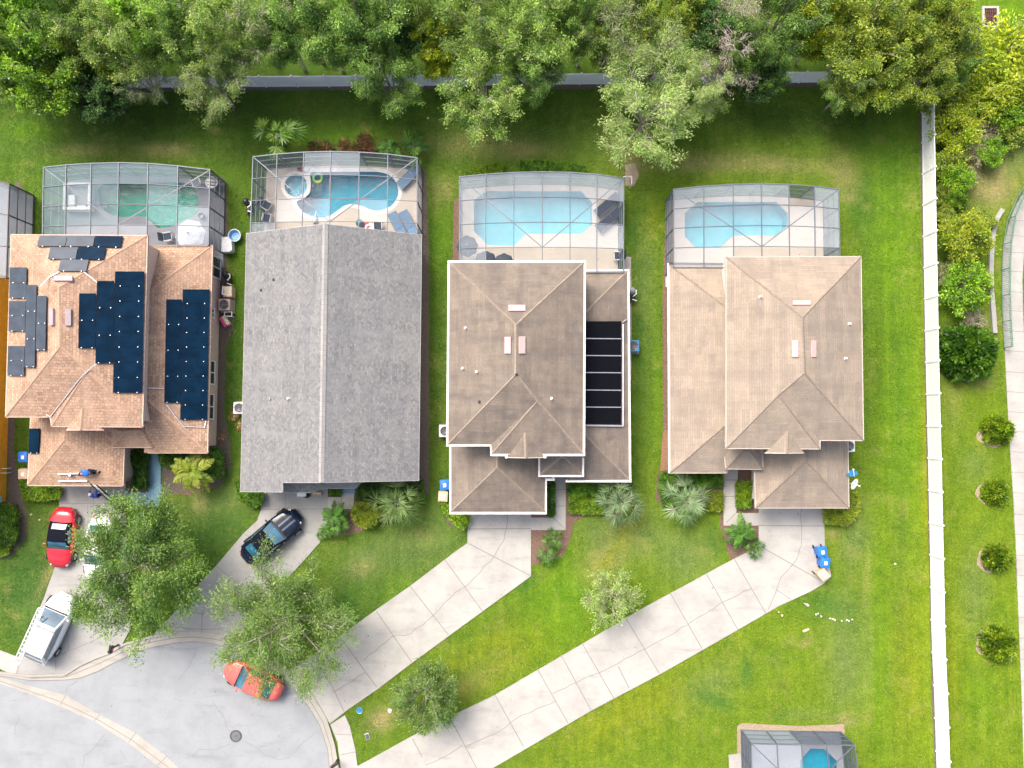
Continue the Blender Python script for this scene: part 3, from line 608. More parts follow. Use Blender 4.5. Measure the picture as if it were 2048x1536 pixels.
def hip_block(NW, NE, SE, SW, a, b_, c, v, d, side, e, pitch, mat, capm, parent, trim, gut=None):
    """main two-storey hip roof with the bumped-out front hip; side='R' when the front hip lies right of the ridge"""
    W = slope_plane(NW, SW, e, pitch) if True else None
    plW, plE = slope_plane(NW, SW, e, pitch), slope_plane(SE, NE, e, pitch)
    plN = slope_plane(NE, NW, e, pitch)
    za = (zof(*a, plW) + zof(*a, plE)) / 2; zb = (zof(*b_, plW) + zof(*b_, plE)) / 2; z0 = (za + zb) / 2
    pa, pb = V3(a, z0), V3(b_, z0)
    pNW, pNE, pSE, pSW, pv, pd = (V3(q, e) for q in (NW, NE, SE, SW, v, d))
    pc = V3(c, zof(*c, plE if side == 'R' else plW))
    if side == 'R':
        F_ = [[pSW, pb, pa, pNW], [pNW, pa, pNE], [pNE, pa, pb, pc, pSE], [pSW, pv, pc, pb], [pv, pd, pc], [pd, pSE, pc]]
        out = [pNW, pSW, pv, pd, pSE, pNE]; hips = [(pNW, pa), (pNE, pa), (pa, pb), (pb, pSW), (pb, pc), (pc, pSE), (pc, pd)]
    else:
        F_ = [[pNE, pa, pb, pSE], [pNW, pa, pNE], [pNW, pSW, pc, pb, pa], [pSE, pb, pc, pv], [pv, pc, pd], [pd, pc, pSW]]
        out = [pNW, pSW, pd, pv, pSE, pNE]; hips = [(pNW, pa), (pNE, pa), (pa, pb), (pb, pSE), (pb, pc), (pc, pSW), (pc, pd)]
    r = roof_obj(F_, mat, parent); caps_obj(hips, capm, r)
    eave_trim(out, trim, parent)
    P3 = lambda A, Bq, C: (A, (Bq - A).cross(C - A).normalized() * (1 if (Bq - A).cross(C - A).z > 0 else -1))
    pl = {'W': P3(pNW, pSW, pa), 'E': P3(pNE, pSE, pa), 'N': P3(pNW, pNE, pa), 'S': P3(pSW if side == 'R' else pSE, pv, pb), 'F': P3(pd, pSE if side == 'R' else pSW, pc)}
    return r, out, pl, z0
def dormer(r, L, Rr, zl, plane, mat, capm, parent, wallm):
    zr = zof(*r, plane); pr = V3(r, zr); pL, pR = V3(L, zl), V3(Rr, zl); fp = Vector(((pL.x + pR.x) / 2, (pL.y + pR.y) / 2, zr))
    o = roof_obj([[pr, pL, fp], [pr, fp, pR]], mat, parent); caps_obj([(pr, fp)], capm, o)
    q = B(); s = Vector((0, .25, 0)); q.poly([pL + s, pR + s, fp + s - Vector((0, 0, .06))]); q.obj("gable_wall", wallm, parent)
    t = B(); t.beam(pL - Vector((0, 0, .06)), fp - Vector((0, 0, .06)), .05, .12); t.beam(fp - Vector((0, 0, .063)), pR - Vector((0, 0, .063)), .05, .12); t.obj("fascia", wallm, parent)
    return o
def mean(ps):
    return Vector((sum(p.x for p in ps) / len(ps), sum(p.y for p in ps) / len(ps), 0))
E1, E2, PT = 2.75, 5.5, .40
def solar(pxs, pl, parent, mat='solar', clips=True):
    o = on_roof_box(pxs, pl, .04, MT[mat], "solar_panel", parent, lift=.10)
    if clips:
        q = [onplane(x, y, pl, .145) for x, y in pxs]
        for k in (.18, .82): b = B(); b.box(q[0].lerp(q[1], k).lerp(q[3].lerp(q[2], k), .02), (.055, .055, .012)); b.obj("clip", MT['metal'], o)
    return o
def house_one():
    h = thing("house", "two-storey house with tan shingles and rows of dark solar panels", "house", mean([P(20, 470), P(420, 490), P(415, 960), P(55, 970)]))
    m, cm = MT['sh_tan'], MT['cap_tan']
    r, out, pl, zr = hip_block((22, 469), (295, 471), (285, 854), (11, 834), (118, 575), (120, 694), (175, 742), (100, 834), (103, 853), 'R', E2, PT, m, cm, h, MT['fascia_p'])
    walls(out, E2, .38, MT['stucco_p'], h)
    dormer((165, 815), (132, 860), (207, 860), E2 - .1, pl['F'], m, cm, h, MT['fascia_p'])
    # single-storey east wing
    plE = slope_plane((415, 906), (425, 491), E1, PT)
    n, s = V3((299, 582), zof(299, 582, plE)), V3((293, 800), zof(293, 800, plE))
    NE, SE = V3((425, 491), E1), V3((415, 906), E1); NWp = V3((288, 492), E1); SWp = V3((288, 906), E1)
    ro = roof_obj([[NE, n, s, SE], [NWp, NE, n], [SE, SWp, s]], m, h); caps_obj([(NE, n), (SE, s)], cm, ro)
    o2 = [V3((315, 492), E1), V3((296, 906), E1), SE, NE]; eave_trim(o2, MT['fascia_p'], h, soff=False); wl = walls(o2, E1, .42, MT['stucco_p'], h)
    # garage wing
    plW = slope_plane((60, 836), (55, 971), E1, PT); g = (129, 880); zg = zof(*g, plW); pg = V3(g, zg); pk = V3((131, 838), zg)
    A, Bq, C, D = V3((61, 832), E1), V3((55, 971), E1), V3((246, 972), E1), V3((251, 832), E1)
    ro = roof_obj([[A, Bq, pg, pk], [Bq, C, pg], [C, D, pk, pg]], m, h); caps_obj([(pg, pk), (pg, Bq), (pg, C)], cm, ro)
    eave_trim([A, Bq, C, D], MT['fascia_p'], h); walls([A, Bq, C, D], E1, .4, MT['stucco_p'], h)
    gw = [P(250, 960), P(262, 962), P(262, 905)]
    b = B(); b.prism([(p.x, p.y) for p in (P(247, 903), P(247, 961), P(264, 961), P(265, 903))], -.05, 2.35); b.obj("wall", MT['stucco_p'], h)
    # entry roof
    A, Bq, C, D = V3((221, 857), 3.0), V3((221, 895), 3.0), V3((304, 895), 3.0), V3((303, 847), 3.0); r1, r2 = V3((249, 863), 3.55), V3((281, 862), 3.55)
    ro = roof_obj([[A, Bq, r1], [Bq, C, r2, r1], [C, D, r2], [D, A, r1, r2]], m, h); caps_obj([(Bq, r1), (r1, r2), (r2, C)], cm, ro, .2); eave_trim([A, Bq, C, D], MT['fascia_p'], h)
    # solar
    N_ = pl['N']; cr = lambda *q: [(x / 4, 320 + y / 4) for x, y in q]
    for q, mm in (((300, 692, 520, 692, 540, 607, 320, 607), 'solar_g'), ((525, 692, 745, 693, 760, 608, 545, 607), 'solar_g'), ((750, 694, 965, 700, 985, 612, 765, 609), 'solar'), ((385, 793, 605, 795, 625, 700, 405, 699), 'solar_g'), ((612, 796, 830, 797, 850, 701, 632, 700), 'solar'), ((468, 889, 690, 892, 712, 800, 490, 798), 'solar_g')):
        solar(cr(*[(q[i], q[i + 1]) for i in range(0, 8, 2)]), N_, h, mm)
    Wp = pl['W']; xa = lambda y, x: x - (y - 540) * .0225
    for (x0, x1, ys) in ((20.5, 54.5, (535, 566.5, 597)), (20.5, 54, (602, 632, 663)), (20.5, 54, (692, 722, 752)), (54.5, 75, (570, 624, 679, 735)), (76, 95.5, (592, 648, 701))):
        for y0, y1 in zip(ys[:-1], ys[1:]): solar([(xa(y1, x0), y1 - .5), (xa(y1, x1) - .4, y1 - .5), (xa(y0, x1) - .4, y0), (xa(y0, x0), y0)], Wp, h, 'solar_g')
    Ep = pl['E']; xb = lambda y, x: x - (y - 560) * .018
    for (x0, x1, ys) in ((159, 193, (587, 642, 697)), (194, 229, (562, 617, 672, 727)), (230, 289, (543, 573, 603, 634, 664, 695, 725, 756, 786))):
        for y0, y1 in zip(ys[:-1], ys[1:]): solar([(xb(y1, x0), y1 - .5), (xb(y1, x1) - .4, y1 - .5), (xb(y0, x1) - .4, y0), (xb(y0, x0), y0)], Ep, h, 'solar')
    xc = lambda y, x: x - (y - 600) * .0195
    for (x0, x1, ys) in ((332.5, 364.5, (599, 650.5, 702, 754, 806)), (365, 419.5, (579, 608, 637, 666, 695, 724, 753, 782, 811, 840))):
        for y0, y1 in zip(ys[:-1], ys[1:]): solar([(xc(y1, x0), y1 - .5), (xc(y1, x1) - .4, y1 - .5), (xc(y0, x1) - .4, y0), (xc(y0, x0), y0)], plE, h, 'solar')
    solar([(58, 907), (77, 907), (80, 857), (60, 857)], plW, h)
    # conduits, vents
    b = B(); b.path([onplane(x, y, p, .08) for x, y, p in ((193, 728, pl['S']), (188, 731, pl['S']), (160, 757, pl['S']), (101, 833, pl['S']), (92, 829, pl['S']))], .035)
    b.path([onplane(x, y, N_, .06) for x, y in ((118, 544), (98, 555), (80, 574))], .035); b.path([onplane(x, y, N_, .06) for x, y in ((168, 544), (186, 558), (194, 565))], .035)
    b.path([onplane(x, y, plE, .06) for x, y in ((333, 808), (350, 832), (368, 853), (409, 855), (412, 842))], .035); b.path([onplane(x, y, plE, .06) for x, y in ((292, 776), (328, 777))], .03)
    b.obj("conduit", MT['clip'], h)
    for q, p in ((rect4(110, 554, 147, 564), N_), (rect4(102, 617, 110, 651), Wp), (rect4(131, 618, 143, 652), Ep)): on_roof_box(q, p, .16, MT['mauve'], "roof_vent", h, bevel=.02)
    # windows on the east wall
    wx = inset([(q.x, q.y) for q in o2], .42); xw = max(p.x for p in wx)
    for y0, y1, z0, z1 in ((770, 725, .9, 2.0), (560, 520, .1, 2.1), (640, 622, 1.2, 1.9), (838, 790, 1.0, 2.0)):
        window(h, Vector((xw, P(440, y0).y, 0)), Vector((xw, P(440, y1).y, 0)), z0, z1, 1)
    b = B(); q0, q1 = P(125, 965), P(238, 965); b.box(((q0.x + q1.x) / 2, q0.y + .16, 1.1), (q1.x - q0.x, .06, 2.2)); b.obj("garage_door", MT['white'], h)
house_one()
def house_two():
    h = thing("house", "house with a plain grey shingle gable roof between tan and brown roofs", "house", mean([P(490, 470), P(840, 470), P(838, 960), P(485, 980)]))
    m = MT['sh_grey']; e, zr = 2.85, 5.35
    ap, bp = V3((650.5, 448), zr), V3((642.5, 965), zr)
    NW, NE, SE = V3((493, 467), e), V3((843, 470), e), V3((837, 961), e)
    SWe, = [V3((481, 983), e)]
    plL = (NW, (SWe - NW).cross(ap - NW).normalized()); plR = (NE, (ap - NE).cross(SE - NE).normalized())
    k1, k2 = onplane(565, 984, plL), onplane(565, 965, plL)
    ro = roof_obj([[NW, SWe, k1, k2, bp, ap], [ap, bp, SE, NE]], m, h); caps_obj([(ap, bp)], MT['cap_grey'], ro, .36)
    b = B()
    for a, c in ((NW, SWe), (NE, SE), (NW, ap), (ap, NE), (SWe, k1), (k1, k2), (k2, bp), (bp, SE)):
        d = Vector((0, 0, -.11)); b.beam(a + d, c + d, .05, .2)
    b.obj("fascia", MT['fascia_g'], h)
    out = [NW, SWe, V3((565, 984), e), V3((565, 966), e), SE, NE]; w_ = walls(out, e, .45, MT['stucco_g'], h)
    b = B()
    for y0, (a, c, t) in ((0, (NW, NE, ap)), (1, (V3((482, 965), e), SE, bp))):
        s = Vector((0, -.4 if y0 == 0 else .4, 0)); k = Vector((0, 0, -.12)); b.poly([a + s + k, c + s + k, t + s + k])
    b.obj("gable_wall", MT['stucco_g'], h)
    # entry roof strip
    za, zf = 2.75, 2.35
    rr = V3((622, 966), 2.95)
    ro = roof_obj([[V3((563, 963), za), V3((563, 985), zf), V3((620, 985), zf), rr], [rr, V3((620, 985), zf), V3((650, 977), zf + .05), V3((712, 976), zf + .05), V3((724, 962), za)]], m, h)
    eave_trim([V3((563, 963), zf), V3((563, 985), zf), V3((620, 985), zf), V3((650, 977), zf), V3((712, 976), zf), V3((724, 962), zf)], MT['fascia_g'], h, h=.14)
    pipe_vent(577, 797, plL, h); pipe_vent(522, 580, plL, h, 'black', .05, .15); pipe_vent(547, 559, plL, h, 'black', .05, .15); pipe_vent(540, 798, plL, h, 'grey', .05, .15)
house_two()
def house_three():
    h = thing("house", "two-storey brown-roofed house edged with white gutters, black mats on its wing", "house", mean([P(900, 525), P(1255, 540), P(1255, 960), P(900, 1020)]))
    m, cm = MT['sh_brown'], MT['cap_brown']
    r, out, pl, zr = hip_block((899, 525), (1168, 525), (1166, 908), (896, 889), (1032, 650), (1032, 749), (1075, 802), (982, 889), (984, 908), 'R', E2, PT, m, cm, h, MT['fascia_b'])
    walls(out, E2, .38, MT['stucco_w'], h)
    gutter([(983, 890), (895, 890), (898, 523.5), (1169, 523.5), (1167.5, 909.5), (1090, 909.5), (1090, 914)], E2, MT['gutter_w'], h); gutter([(982.5, 890), (983.5, 909.5), (1012, 909.5), (1013, 914)], E2, MT['gutter_w'], h)
    dormer((1051, 864), (1013, 915), (1091, 915), E2 - .1, pl['F'], m, cm, h, MT['fascia_b'])
    plE = slope_plane((1259, 960), (1256, 541), E1, PT)
    n, s = V3((1168, 628), zof(1168, 628, plE)), V3((1168, 868), zof(1168, 868, plE)); NE, SE = V3((1255, 542), E1), V3((1258.5, 960), E1)
    plS = (SE, (V3((1140, 960), E1) - SE).cross(s - SE).normalized()); 
    if plS[1].z < 0: plS = (SE, -plS[1])
    ro = roof_obj([[NE, n, s, SE], [V3((1160, 543), E1), NE, n], [SE, s, V3((1132, 885), zof(1132, 885, plS)), V3((1135, 961), E1)]], m, h); caps_obj([(NE, n), (SE, s)], cm, ro)
    o2 = [V3((1162, 543), E1), V3((1135, 960), E1), SE, NE]; eave_trim(o2, MT['fascia_b'], h, soff=False); walls(o2, E1, .42, MT['stucco_w'], h)
    gutter([(1162, 542), (1256, 541), (1260, 962), (1134, 962)], E1, MT['gutter_w'], h)
    ys = [642, 677, 711, 745, 780, 814, 849]
    for y0, y1 in zip(ys[:-1], ys[1:]): solar([(1171, y1 - 1), (1241 + .3, y1 - 1), (1242, y0 + .6), (1172, y0 + .6)], plE, h, 'solar_k', False)
    b = B()
    for y in ys[1:-1]: b.beam(onplane(1172, y, plE, .14), onplane(1242, y + .6, plE, .14), .05, .05)
    b.path([onplane(1246, 648, plE, .1), onplane(1246, 852, plE, .1), onplane(1172, 851, plE, .1)], .06); b.obj("header_pipe", MT['clip'], h)
    b = B(); b.path([onplane(1245, 645, plE, .1), onplane(1251, 640, plE, .1), P(1259, 640, 2.4), P(1259, 640, .3)], .05); b.obj("header_pipe", MT['metal'], h)
    plW = slope_plane((900, 893), (900, 1026), E1, PT); g = (995, 935); zg = zof(*g, plW); pg, pk = V3(g, zg), V3((995, 885), zg)
    A, Bq, C, D = V3((902, 885), E1), V3((902, 1024), E1), V3((1090, 1024), E1), V3((1092, 885), E1)
    ro = roof_obj([[A, Bq, pg, pk], [Bq, C, pg], [C, D, pk, pg]], m, h); caps_obj([(pg, pk), (pg, Bq), (pg, C)], cm, ro)
    eave_trim([A, Bq, C, D], MT['fascia_b'], h); walls([A, Bq, C, D], E1, .4, MT['stucco_w'], h)
    gutter([(901, 893), (901, 1026), (1091, 1026), (1091, 959), (1107, 959), (1107, 953)], E1, MT['gutter_w'], h)
    A, Bq, C, D = V3((1080, 905), 3.35), V3((1080, 950), 3.35), V3((1164, 950), 3.35), V3((1165, 905), 3.35); r1, r2 = V3((1121, 914), 4.1), V3((1130, 914), 4.1)
    ro = roof_obj([[A, Bq, r1], [Bq, C, r2, r1], [C, D, r2], [D, A, r1, r2]], m, h); caps_obj([(Bq, r1), (r1, r2), (r2, C)], cm, ro, .2); eave_trim([A, Bq, C, D], MT['fascia_b'], h)
    gutter([(1079, 912), (1079, 951.5), (1165.5, 951.5), (1166, 912)], 3.35, MT['gutter_w'], h)
    b = B(); b.prism([(p.x, p.y) for p in inset([(q.x, q.y) for q in (A, Bq, C, D)], .4)], -.05, 3.2); b.obj("wall", MT['stucco_w'], h)
    for q, p in ((rect4(1017, 611, 1051, 623), pl['N']), (rect4(1010, 674, 1022.5, 707.5), pl['W']), (rect4(1037, 673, 1050, 707.5), pl['E'])): on_roof_box(q, p, .10, MT['pink'], "roof_vent", h, bevel=.02)
    for x, y, k in ((931, 656, 'W'), (925, 737, 'W'), (953, 744, 'W'), (1103, 797, 'E')): pipe_vent(x, y, pl[k], h, 'lt', .05)
    for x, y, k in ((959, 804, 'W'), (1033, 749, 'S')): pipe_vent(x, y, pl[k], h, 'black', .05, .12)
    for (x, y) in ((1255, 560), (1262, 940)): pass
    b = B(); q0, q1 = P(942, 1015), P(1060, 1015); b.box(((q0.x + q1.x) / 2, q0.y + .12, 1.1), (q1.x - q0.x, .06, 2.2)); b.obj("garage_door", MT['white'], h)
house_three()
def house_four():
    h = thing("house", "two-storey house with a light beige shingle hip roof nearest the long white fence", "house", mean([P(1340, 530), P(1722, 515), P(1727, 885), P(1340, 945)]))
    m, cm = MT['sh_beige'], MT['cap_brown']
    r, out, pl, zr = hip_block((1452, 514), (1722, 513), (1727, 881), (1452, 897), (1605, 635), (1609, 746), (1557, 790), (1640, 881), (1640, 898), 'L', E2, PT, m, cm, h, MT['fascia_b'])
    walls(out, E2, .38, MT['stucco_w'], h)
    dormer((1576, 860), (1530, 906), (1608, 906), E2 - .1, pl['F'], m, cm, h, MT['fascia_b'])
    plW = slope_plane((1338, 528), (1340, 947), E1, PT)
    n, s = V3((1453, 615), zof(1453, 615, plW)), V3((1456, 846), zof(1456, 846, plW)); NW, SW = V3((1338, 529), E1), V3((1340, 946), E1)
    ro = roof_obj([[NW, SW, s, n], [NW, n, V3((1445, 530), E1)], [SW, V3((1456, 946), E1), s]], m, h); caps_obj([(NW, n), (SW, s)], cm, ro)
    o2 = [NW, SW, V3((1452, 946), E1), V3((1444, 530), E1)]; eave_trim(o2, MT['fascia_b'], h, soff=False); walls(o2, E1, .42, MT['stucco_w'], h)
    gutter([(1336.5, 528), (1338.5, 945)], E1, MT['gutter_w'], h, .1); 
    b = B(); q = [P(x, y, E1) for x, y in ((1338, 527), (1446, 528))]; b.beam(q[0], q[1], .12, .12); b.obj("gutter", MT['frame_d'], h)
    A, Bq, C, D = V3((1446, 890), 3.2), V3((1452, 938), 3.2), V3((1526, 939), 3.2), V3((1523, 890), 3.2); r1, r2 = V3((1487, 901), 3.9), V3((1498, 901), 3.9)
    ro = roof_obj([[A, Bq, r1], [Bq, C, r2, r1], [C, D, r2], [D, A, r1, r2]], m, h); caps_obj([(Bq, r1), (r1, r2), (r2, C)], cm, ro, .2); eave_trim([A, Bq, C, D], MT['fascia_b'], h)
    b = B(); b.prism([(p.x, p.y) for p in inset([(q.x, q.y) for q in (A, Bq + Vector((0, .9, 0)), C + Vector((0, .9, 0)), D)], .4)], -.05, 3.05); b.obj("wall", MT['stucco_w'], h)
    plE = slope_plane((1699, 1017), (1697, 882), E1, PT); g = (1612, 922); zg = zof(*g, plE); pg, pk = V3(g, zg), V3((1612, 870), zg)
    A, Bq, C, D = V3((1527, 870), E1), V3((1511, 1016), E1), V3((1698, 1016), E1), V3((1696, 870), E1); A1 = V3((1509, 938), E1); A2 = V3((1527, 934), E1)
    ro = roof_obj([[A1, Bq, pg, pk, A, A2], [Bq, C, pg], [C, D, pk, pg]], m, h); caps_obj([(pg, pk), (pg, Bq), (pg, C)], cm, ro)
    eave_trim([A, A2, A1, Bq, C, D], MT['fascia_b'], h); walls([V3((1520, 870), E1), Bq, C, D], E1, .4, MT['stucco_w'], h)
    for q, p in ((rect4(1585, 602, 1621, 611), pl['N']), (rect4(1584, 681, 1597, 714.5), pl['W']), (rect4(1621.5, 681, 1631, 714.5), pl['E'])): on_roof_box(q, p, .10, MT['pink'], "roof_vent", h, bevel=.02)
    for x, y, k in ((1698, 648, 'E'), (1690, 717, 'E'), (1520, 594, 'W')): pipe_vent(x, y, pl[k], h, 'lt', .05)
    b = B(); q0, q1 = P(1520, 1006), P(1645, 1006); b.box(((q0.x + q1.x) / 2, q0.y + .1, 1.1), (q1.x - q0.x, .06, 2.2)); b.obj("garage_door", MT['white'], h)
house_four()
def house_zero():
    h = thing("house", "bright orange stucco house cut off by the left edge", "house", P(-60, 780))
    b = B(); x1 = P(18, 780).x; yN, yS = P(10, 556).y, P(10, 1003).y
    b.prism([(x1 - 12, yS), (x1, yS), (x1, yN), (x1 - 12, yN)], -.05, 5.4); b.obj("wall", MT['stucco_o'], h)
    a, c, d, e_ = Vector((x1 + .45, yN + .4, 5.45)), Vector((x1 + .45, yS - .4, 5.45)), Vector((x1 - 12.4, yS - .4, 5.45)), Vector((x1 - 12.4, yN + .4, 5.45))
    a.x = c.x = x1 - .02; rm = (a + e_) / 2 + Vector((0, -5, 2.5)); rs = (c + d) / 2 + Vector((0, 5, 2.5))
    ro = roof_obj([[a, rm, rs, c], [e_, a, rm], [d, rs, rm, e_], [c, d, rs]], MT['sh_tan'], h); eave_trim([a, e_, d, c], MT['stucco_o'], h, soff=False)
    X = lambda y, z: Vector((x1, P(18, y).y, 0))
    for y0, y1, z0, z1 in ((668, 652, 3.2, 4.3), (775, 742, 3.2, 4.6), (890, 842, 1.4, 3.2)): window(h, X(y0, 0), X(y1, 0), z0, z1, 1)
    b = B()
    for y in (936, 945): b.path([Vector((x1, P(18, y).y, .6)), Vector((x1 + .35, P(18, y).y, .6)), Vector((x1 + .35, P(18, y).y, .1))], .03)
    b.path([Vector((x1 + .02, P(18, 952).y, 1.6)), Vector((x1 + .02, P(18, 1000).y, 1.6))], .02); b.obj("pipe", MT['lt'], h)
    b = B(); b.box((x1 + .14, P(18, 1008 - 12).y, 1.2), (.25, .45, .6)); b.obj("meter_box", MT['kpool'], h, bevel=.03)
house_zero()

# ------------------------------------------------------------------ pool decks, pools, cages
from mathutils.geometry import delaunay_2d_cdt
def inside(p, poly):
    c = False; n = len(poly)
    for i in range(n):
        a, b = poly[i], poly[(i + 1) % n]
        if (a[1] > p[1]) != (b[1] > p[1]) and p[0] < (b[0] - a[0]) * (p[1] - a[1]) / (b[1] - a[1]) + a[0]: c = not c
    return c
def holed(b, outer, holes, z, m=0):
    vs, es = [], []
    for pl in [outer] + holes:
        o = len(vs); vs += [Vector(p[:2]) for p in pl]; es += [(o + i, o + (i + 1) % len(pl)) for i in range(len(pl))]
    ov, oe, of, *_ = delaunay_2d_cdt(vs, es, [], 0, 1e-5)
    fs = []
    for f in of:
        c = sum((ov[i] for i in f), Vector((0, 0))) / len(f)
        if inside(c, outer) and not any(inside(c, h) for h in holes): fs.append(list(f))
    b.add([(p.x, p.y, z) for p in ov], fs, m)
def smooth_px(pts, n=4):
    out = []; m = len(pts)
    for i in range(m):
        p0, p1, p2, p3 = (Vector(pts[(i + k) % m]) for k in (-1, 0, 1, 2))
        for j in range(n):
            t = j / n; out.append(tuple(.5 * ((2 * p1) + (-p0 + p2) * t + (2 * p0 - 5 * p1 + 4 * p2 - p3) * t * t + (-p0 + 3 * p1 - 3 * p2 + p3) * t ** 3)))
    return out
def pool(outline, label, parentless, basin, water, cop=True, depth=1.05, name="swimming_pool", cat="swimming pool", zt=.10):
    w3 = [P(x, y, zt) for x, y in outline]; c = mean(w3); t = thing(name, label, cat, c)
    a = sum(w3[i].x * w3[(i + 1) % len(w3)].y - w3[(i + 1) % len(w3)].x * w3[i].y for i in range(len(w3)))
    if a < 0: w3 = w3[::-1]
    n = len(w3); b = B(); top = [Vector((p.x, p.y, zt)) for p in w3]; bot = [Vector((p.x, p.y, -depth)) for p in inset([(q.x, q.y) for q in w3], .04)]
    bot = [Vector((p[0], p[1], -depth)) for p in bot]
    b.add(top + bot, [[i, n + i, n + (i + 1) % n, (i + 1) % n] for i in range(n)] + [list(range(n, 2 * n))]); b.obj("basin", MT[basin], t)
    b = B(); b.poly([Vector((p.x, p.y, -.04)) for p in w3]); b.obj("water", MT[water], t)
    if cop:
        o = [Vector((p[0], p[1], 0)) for p in inset([(q.x, q.y) for q in w3], -.26)]
        b = B(); holed(b, o, [[(q.x, q.y) for q in w3]], zt + (.018 if name != 'spa' else .026)); b.obj("coping", MT['coping'], t)
    return [(q.x, q.y) for q in w3]
def deck(outer_px, zt_px, holes, mat, z=.10):
    pts = [(p.x, p.y) for p in (P(x, y, zt_px) for x, y in outer_px)]
    b = B(); holed(b, pts, holes, z); n = len(pts)
    for i in range(n):
        a, c = pts[i], pts[(i + 1) % n]; b.poly([(a[0], a[1], -.1), (c[0], c[1], -.1), (c[0], c[1], z), (a[0], a[1], z)])
    o = b.obj("pool_deck", MT[mat]); o["kind"] = "structure"; HOLES.append([tuple(q) for q in inset(pts, .03)]); return o
def cage(label, north, SW, SE_, zt, rows, scr, wallscr, frame='frame_l', over={}, seed=1, wall_over={}, braces=True, rails=(.33, .66), bw=.052):
    rnd = random.Random(seed); nc = len(north) - 1
    base = [P(x, y, zt) for x, y in north]; S0, S1 = P(*SW, zt), P(*SE_, zt)
    tot = [(base[i] - base[0]).length / max(.01, (base[-1] - base[0]).length) for i in range(nc + 1)]
    south = [S0.lerp(S1, k) for k in tot]
    t = thing("pool_cage", label, "pool cage", mean(base + south))
    G = [[base[i].lerp(south[i], j / rows) for j in range(rows + 1)] for i in range(nc + 1)]
    fr = B(); up = Vector((0, 0, .045))
    for i in range(nc + 1):
        fr.beam(G[i][0], G[i][rows], bw, .10)
    for j in range(rows + 1):
        for i in range(nc):
            fr.beam(G[i][j] + Vector((0, 0, .004)), G[i + 1][j] + Vector((0, 0, .004)), bw * (1.15 if j in (0,) else .62), .08)
    if braces:
        m = nc // 2
        for side in (0, 1):
            p = G[0][0] if side == 0 else G[nc][0]; q = G[m][rows - 1]
            fr.beam(p - Vector((0, 0, .03)), q - Vector((0, 0, .03)), .06, .05)
    per = [G[0][j] for j in range(rows, -1, -1)] + [G[i][0] for i in range(1, nc + 1)] + [G[nc][j] for j in range(1, rows + 1)]
    for p in per: fr.beam((p.x, p.y, .1), (p.x, p.y, zt), .07, .07)
    for a, c in zip(per[:-1], per[1:]):
        for k in (.02,) + rails: fr.beam((a.x, a.y, .1 + (zt - .1) * k), (c.x, c.y, .1 + (zt - .1) * k), .05, .05)
    fr.obj("frame", MT[frame], t)
    for i in range(nc):
        for j in range(rows):
            m = over.get((i, j), scr); b = B(); b.poly([G[i][j + 1] - Vector((0, 0, .012)), G[i + 1][j + 1] - Vector((0, 0, .012)), G[i + 1][j] - Vector((0, 0, .012)), G[i][j] - Vector((0, 0, .012))]); b.obj("screen_panel", MT[m], t)
    for k, (a, c) in enumerate(zip(per[:-1], per[1:])):
        b = B(); b.poly([(a.x, a.y, .12), (c.x, c.y, .12), (c.x, c.y, zt - .05), (a.x, a.y, zt - .05)]); b.obj("screen_panel", MT[wall_over.get(k, wallscr)], t)
    return [(p.x, p.y) for p in per], G
ZC = 2.9
def C4(x0, y0, *q, s=4): return [(x0 + q[i] / s, y0 + q[i + 1] / s) for i in range(0, len(q), 2)]
def ext(per_px, south_y): return per_px
N1 = C4(0, 320, 350, 60, 530, 40, 730, 28, 950, 22, 1185, 28, 1425, 48, 1680, 78)
N2 = C4(480, 280, 105, 135, 298, 113, 510, 98, 727, 92, 955, 98, 1183, 113, 1417, 143)
N3 = C4(880, 320, 155, 135, 365, 115, 588, 100, 818, 95, 1040, 100, 1255, 115, 1470, 145)
N4 = C4(1280, 340, 270, 155, 510, 130, 745, 115, 970, 108, 1190, 115, 1395, 130, 1590, 155)
d = 'scr_d'; c_ = 'scr_c'; T_ = 'scr_t'
cage("pool cage with teal screens painted with sky sheen behind the solar panel roof", N1, (85, 492), (417, 490), ZC, 4, T_, 'scr_w', over={(3, 1): c_, (3, 2): c_, (5, 1): c_, (5, 0): c_, (2, 3): 'scr_d', (3, 3): 'scr_d', (1, 3): 'scr_d', (5, 2): 'scr_d', (5, 3): 'scr_d', (4, 3): c_}, seed=3, wall_over={k: 'scr_wl' for k in (5, 6, 7, 8)})
cage("pool cage with mostly clear screens over the kidney pool with green ring", N2, (500, 490), (834, 490), ZC, 4, c_, 'scr_w', over={(2, 0): d, (3, 0): d, (1, 2): d, (2, 2): d, (4, 2): 'scr_d', (0, 3): d}, seed=4, wall_over={6: 'scr_wl', 7: 'scr_wl'})
cage("pool cage with whitish screens over the pool with two black loungers", N3, (919, 545), (1247, 545), ZC, 4, d, 'scr_wl', over={(0, 1): d, (5, 1): c_, (4, 3): c_, (5, 3): c_, (3, 3): c_, (1, 3): c_, (2, 3): c_}, seed=5, wall_over={11: 'scr_w', 13: 'scr_w'})
cage("pool cage with pale screens beside the grass strip and long fence", N4, (1347, 535), (1680, 535), ZC, 4, d, 'scr_wl', over={(4, 0): c_, (2, 3): c_, (3, 3): c_, (4, 3): c_, (0, 2): 'scr_d', (5, 3): c_}, seed=6, wall_over={8: 'scr_w', 0: 'scr_w', 1: 'scr_w', 2: 'scr_w', 3: 'scr_w'})
N5 = [(1502, 1487), (1554, 1488.5), (1603, 1489), (1653, 1489.5), (1709, 1490.5)]
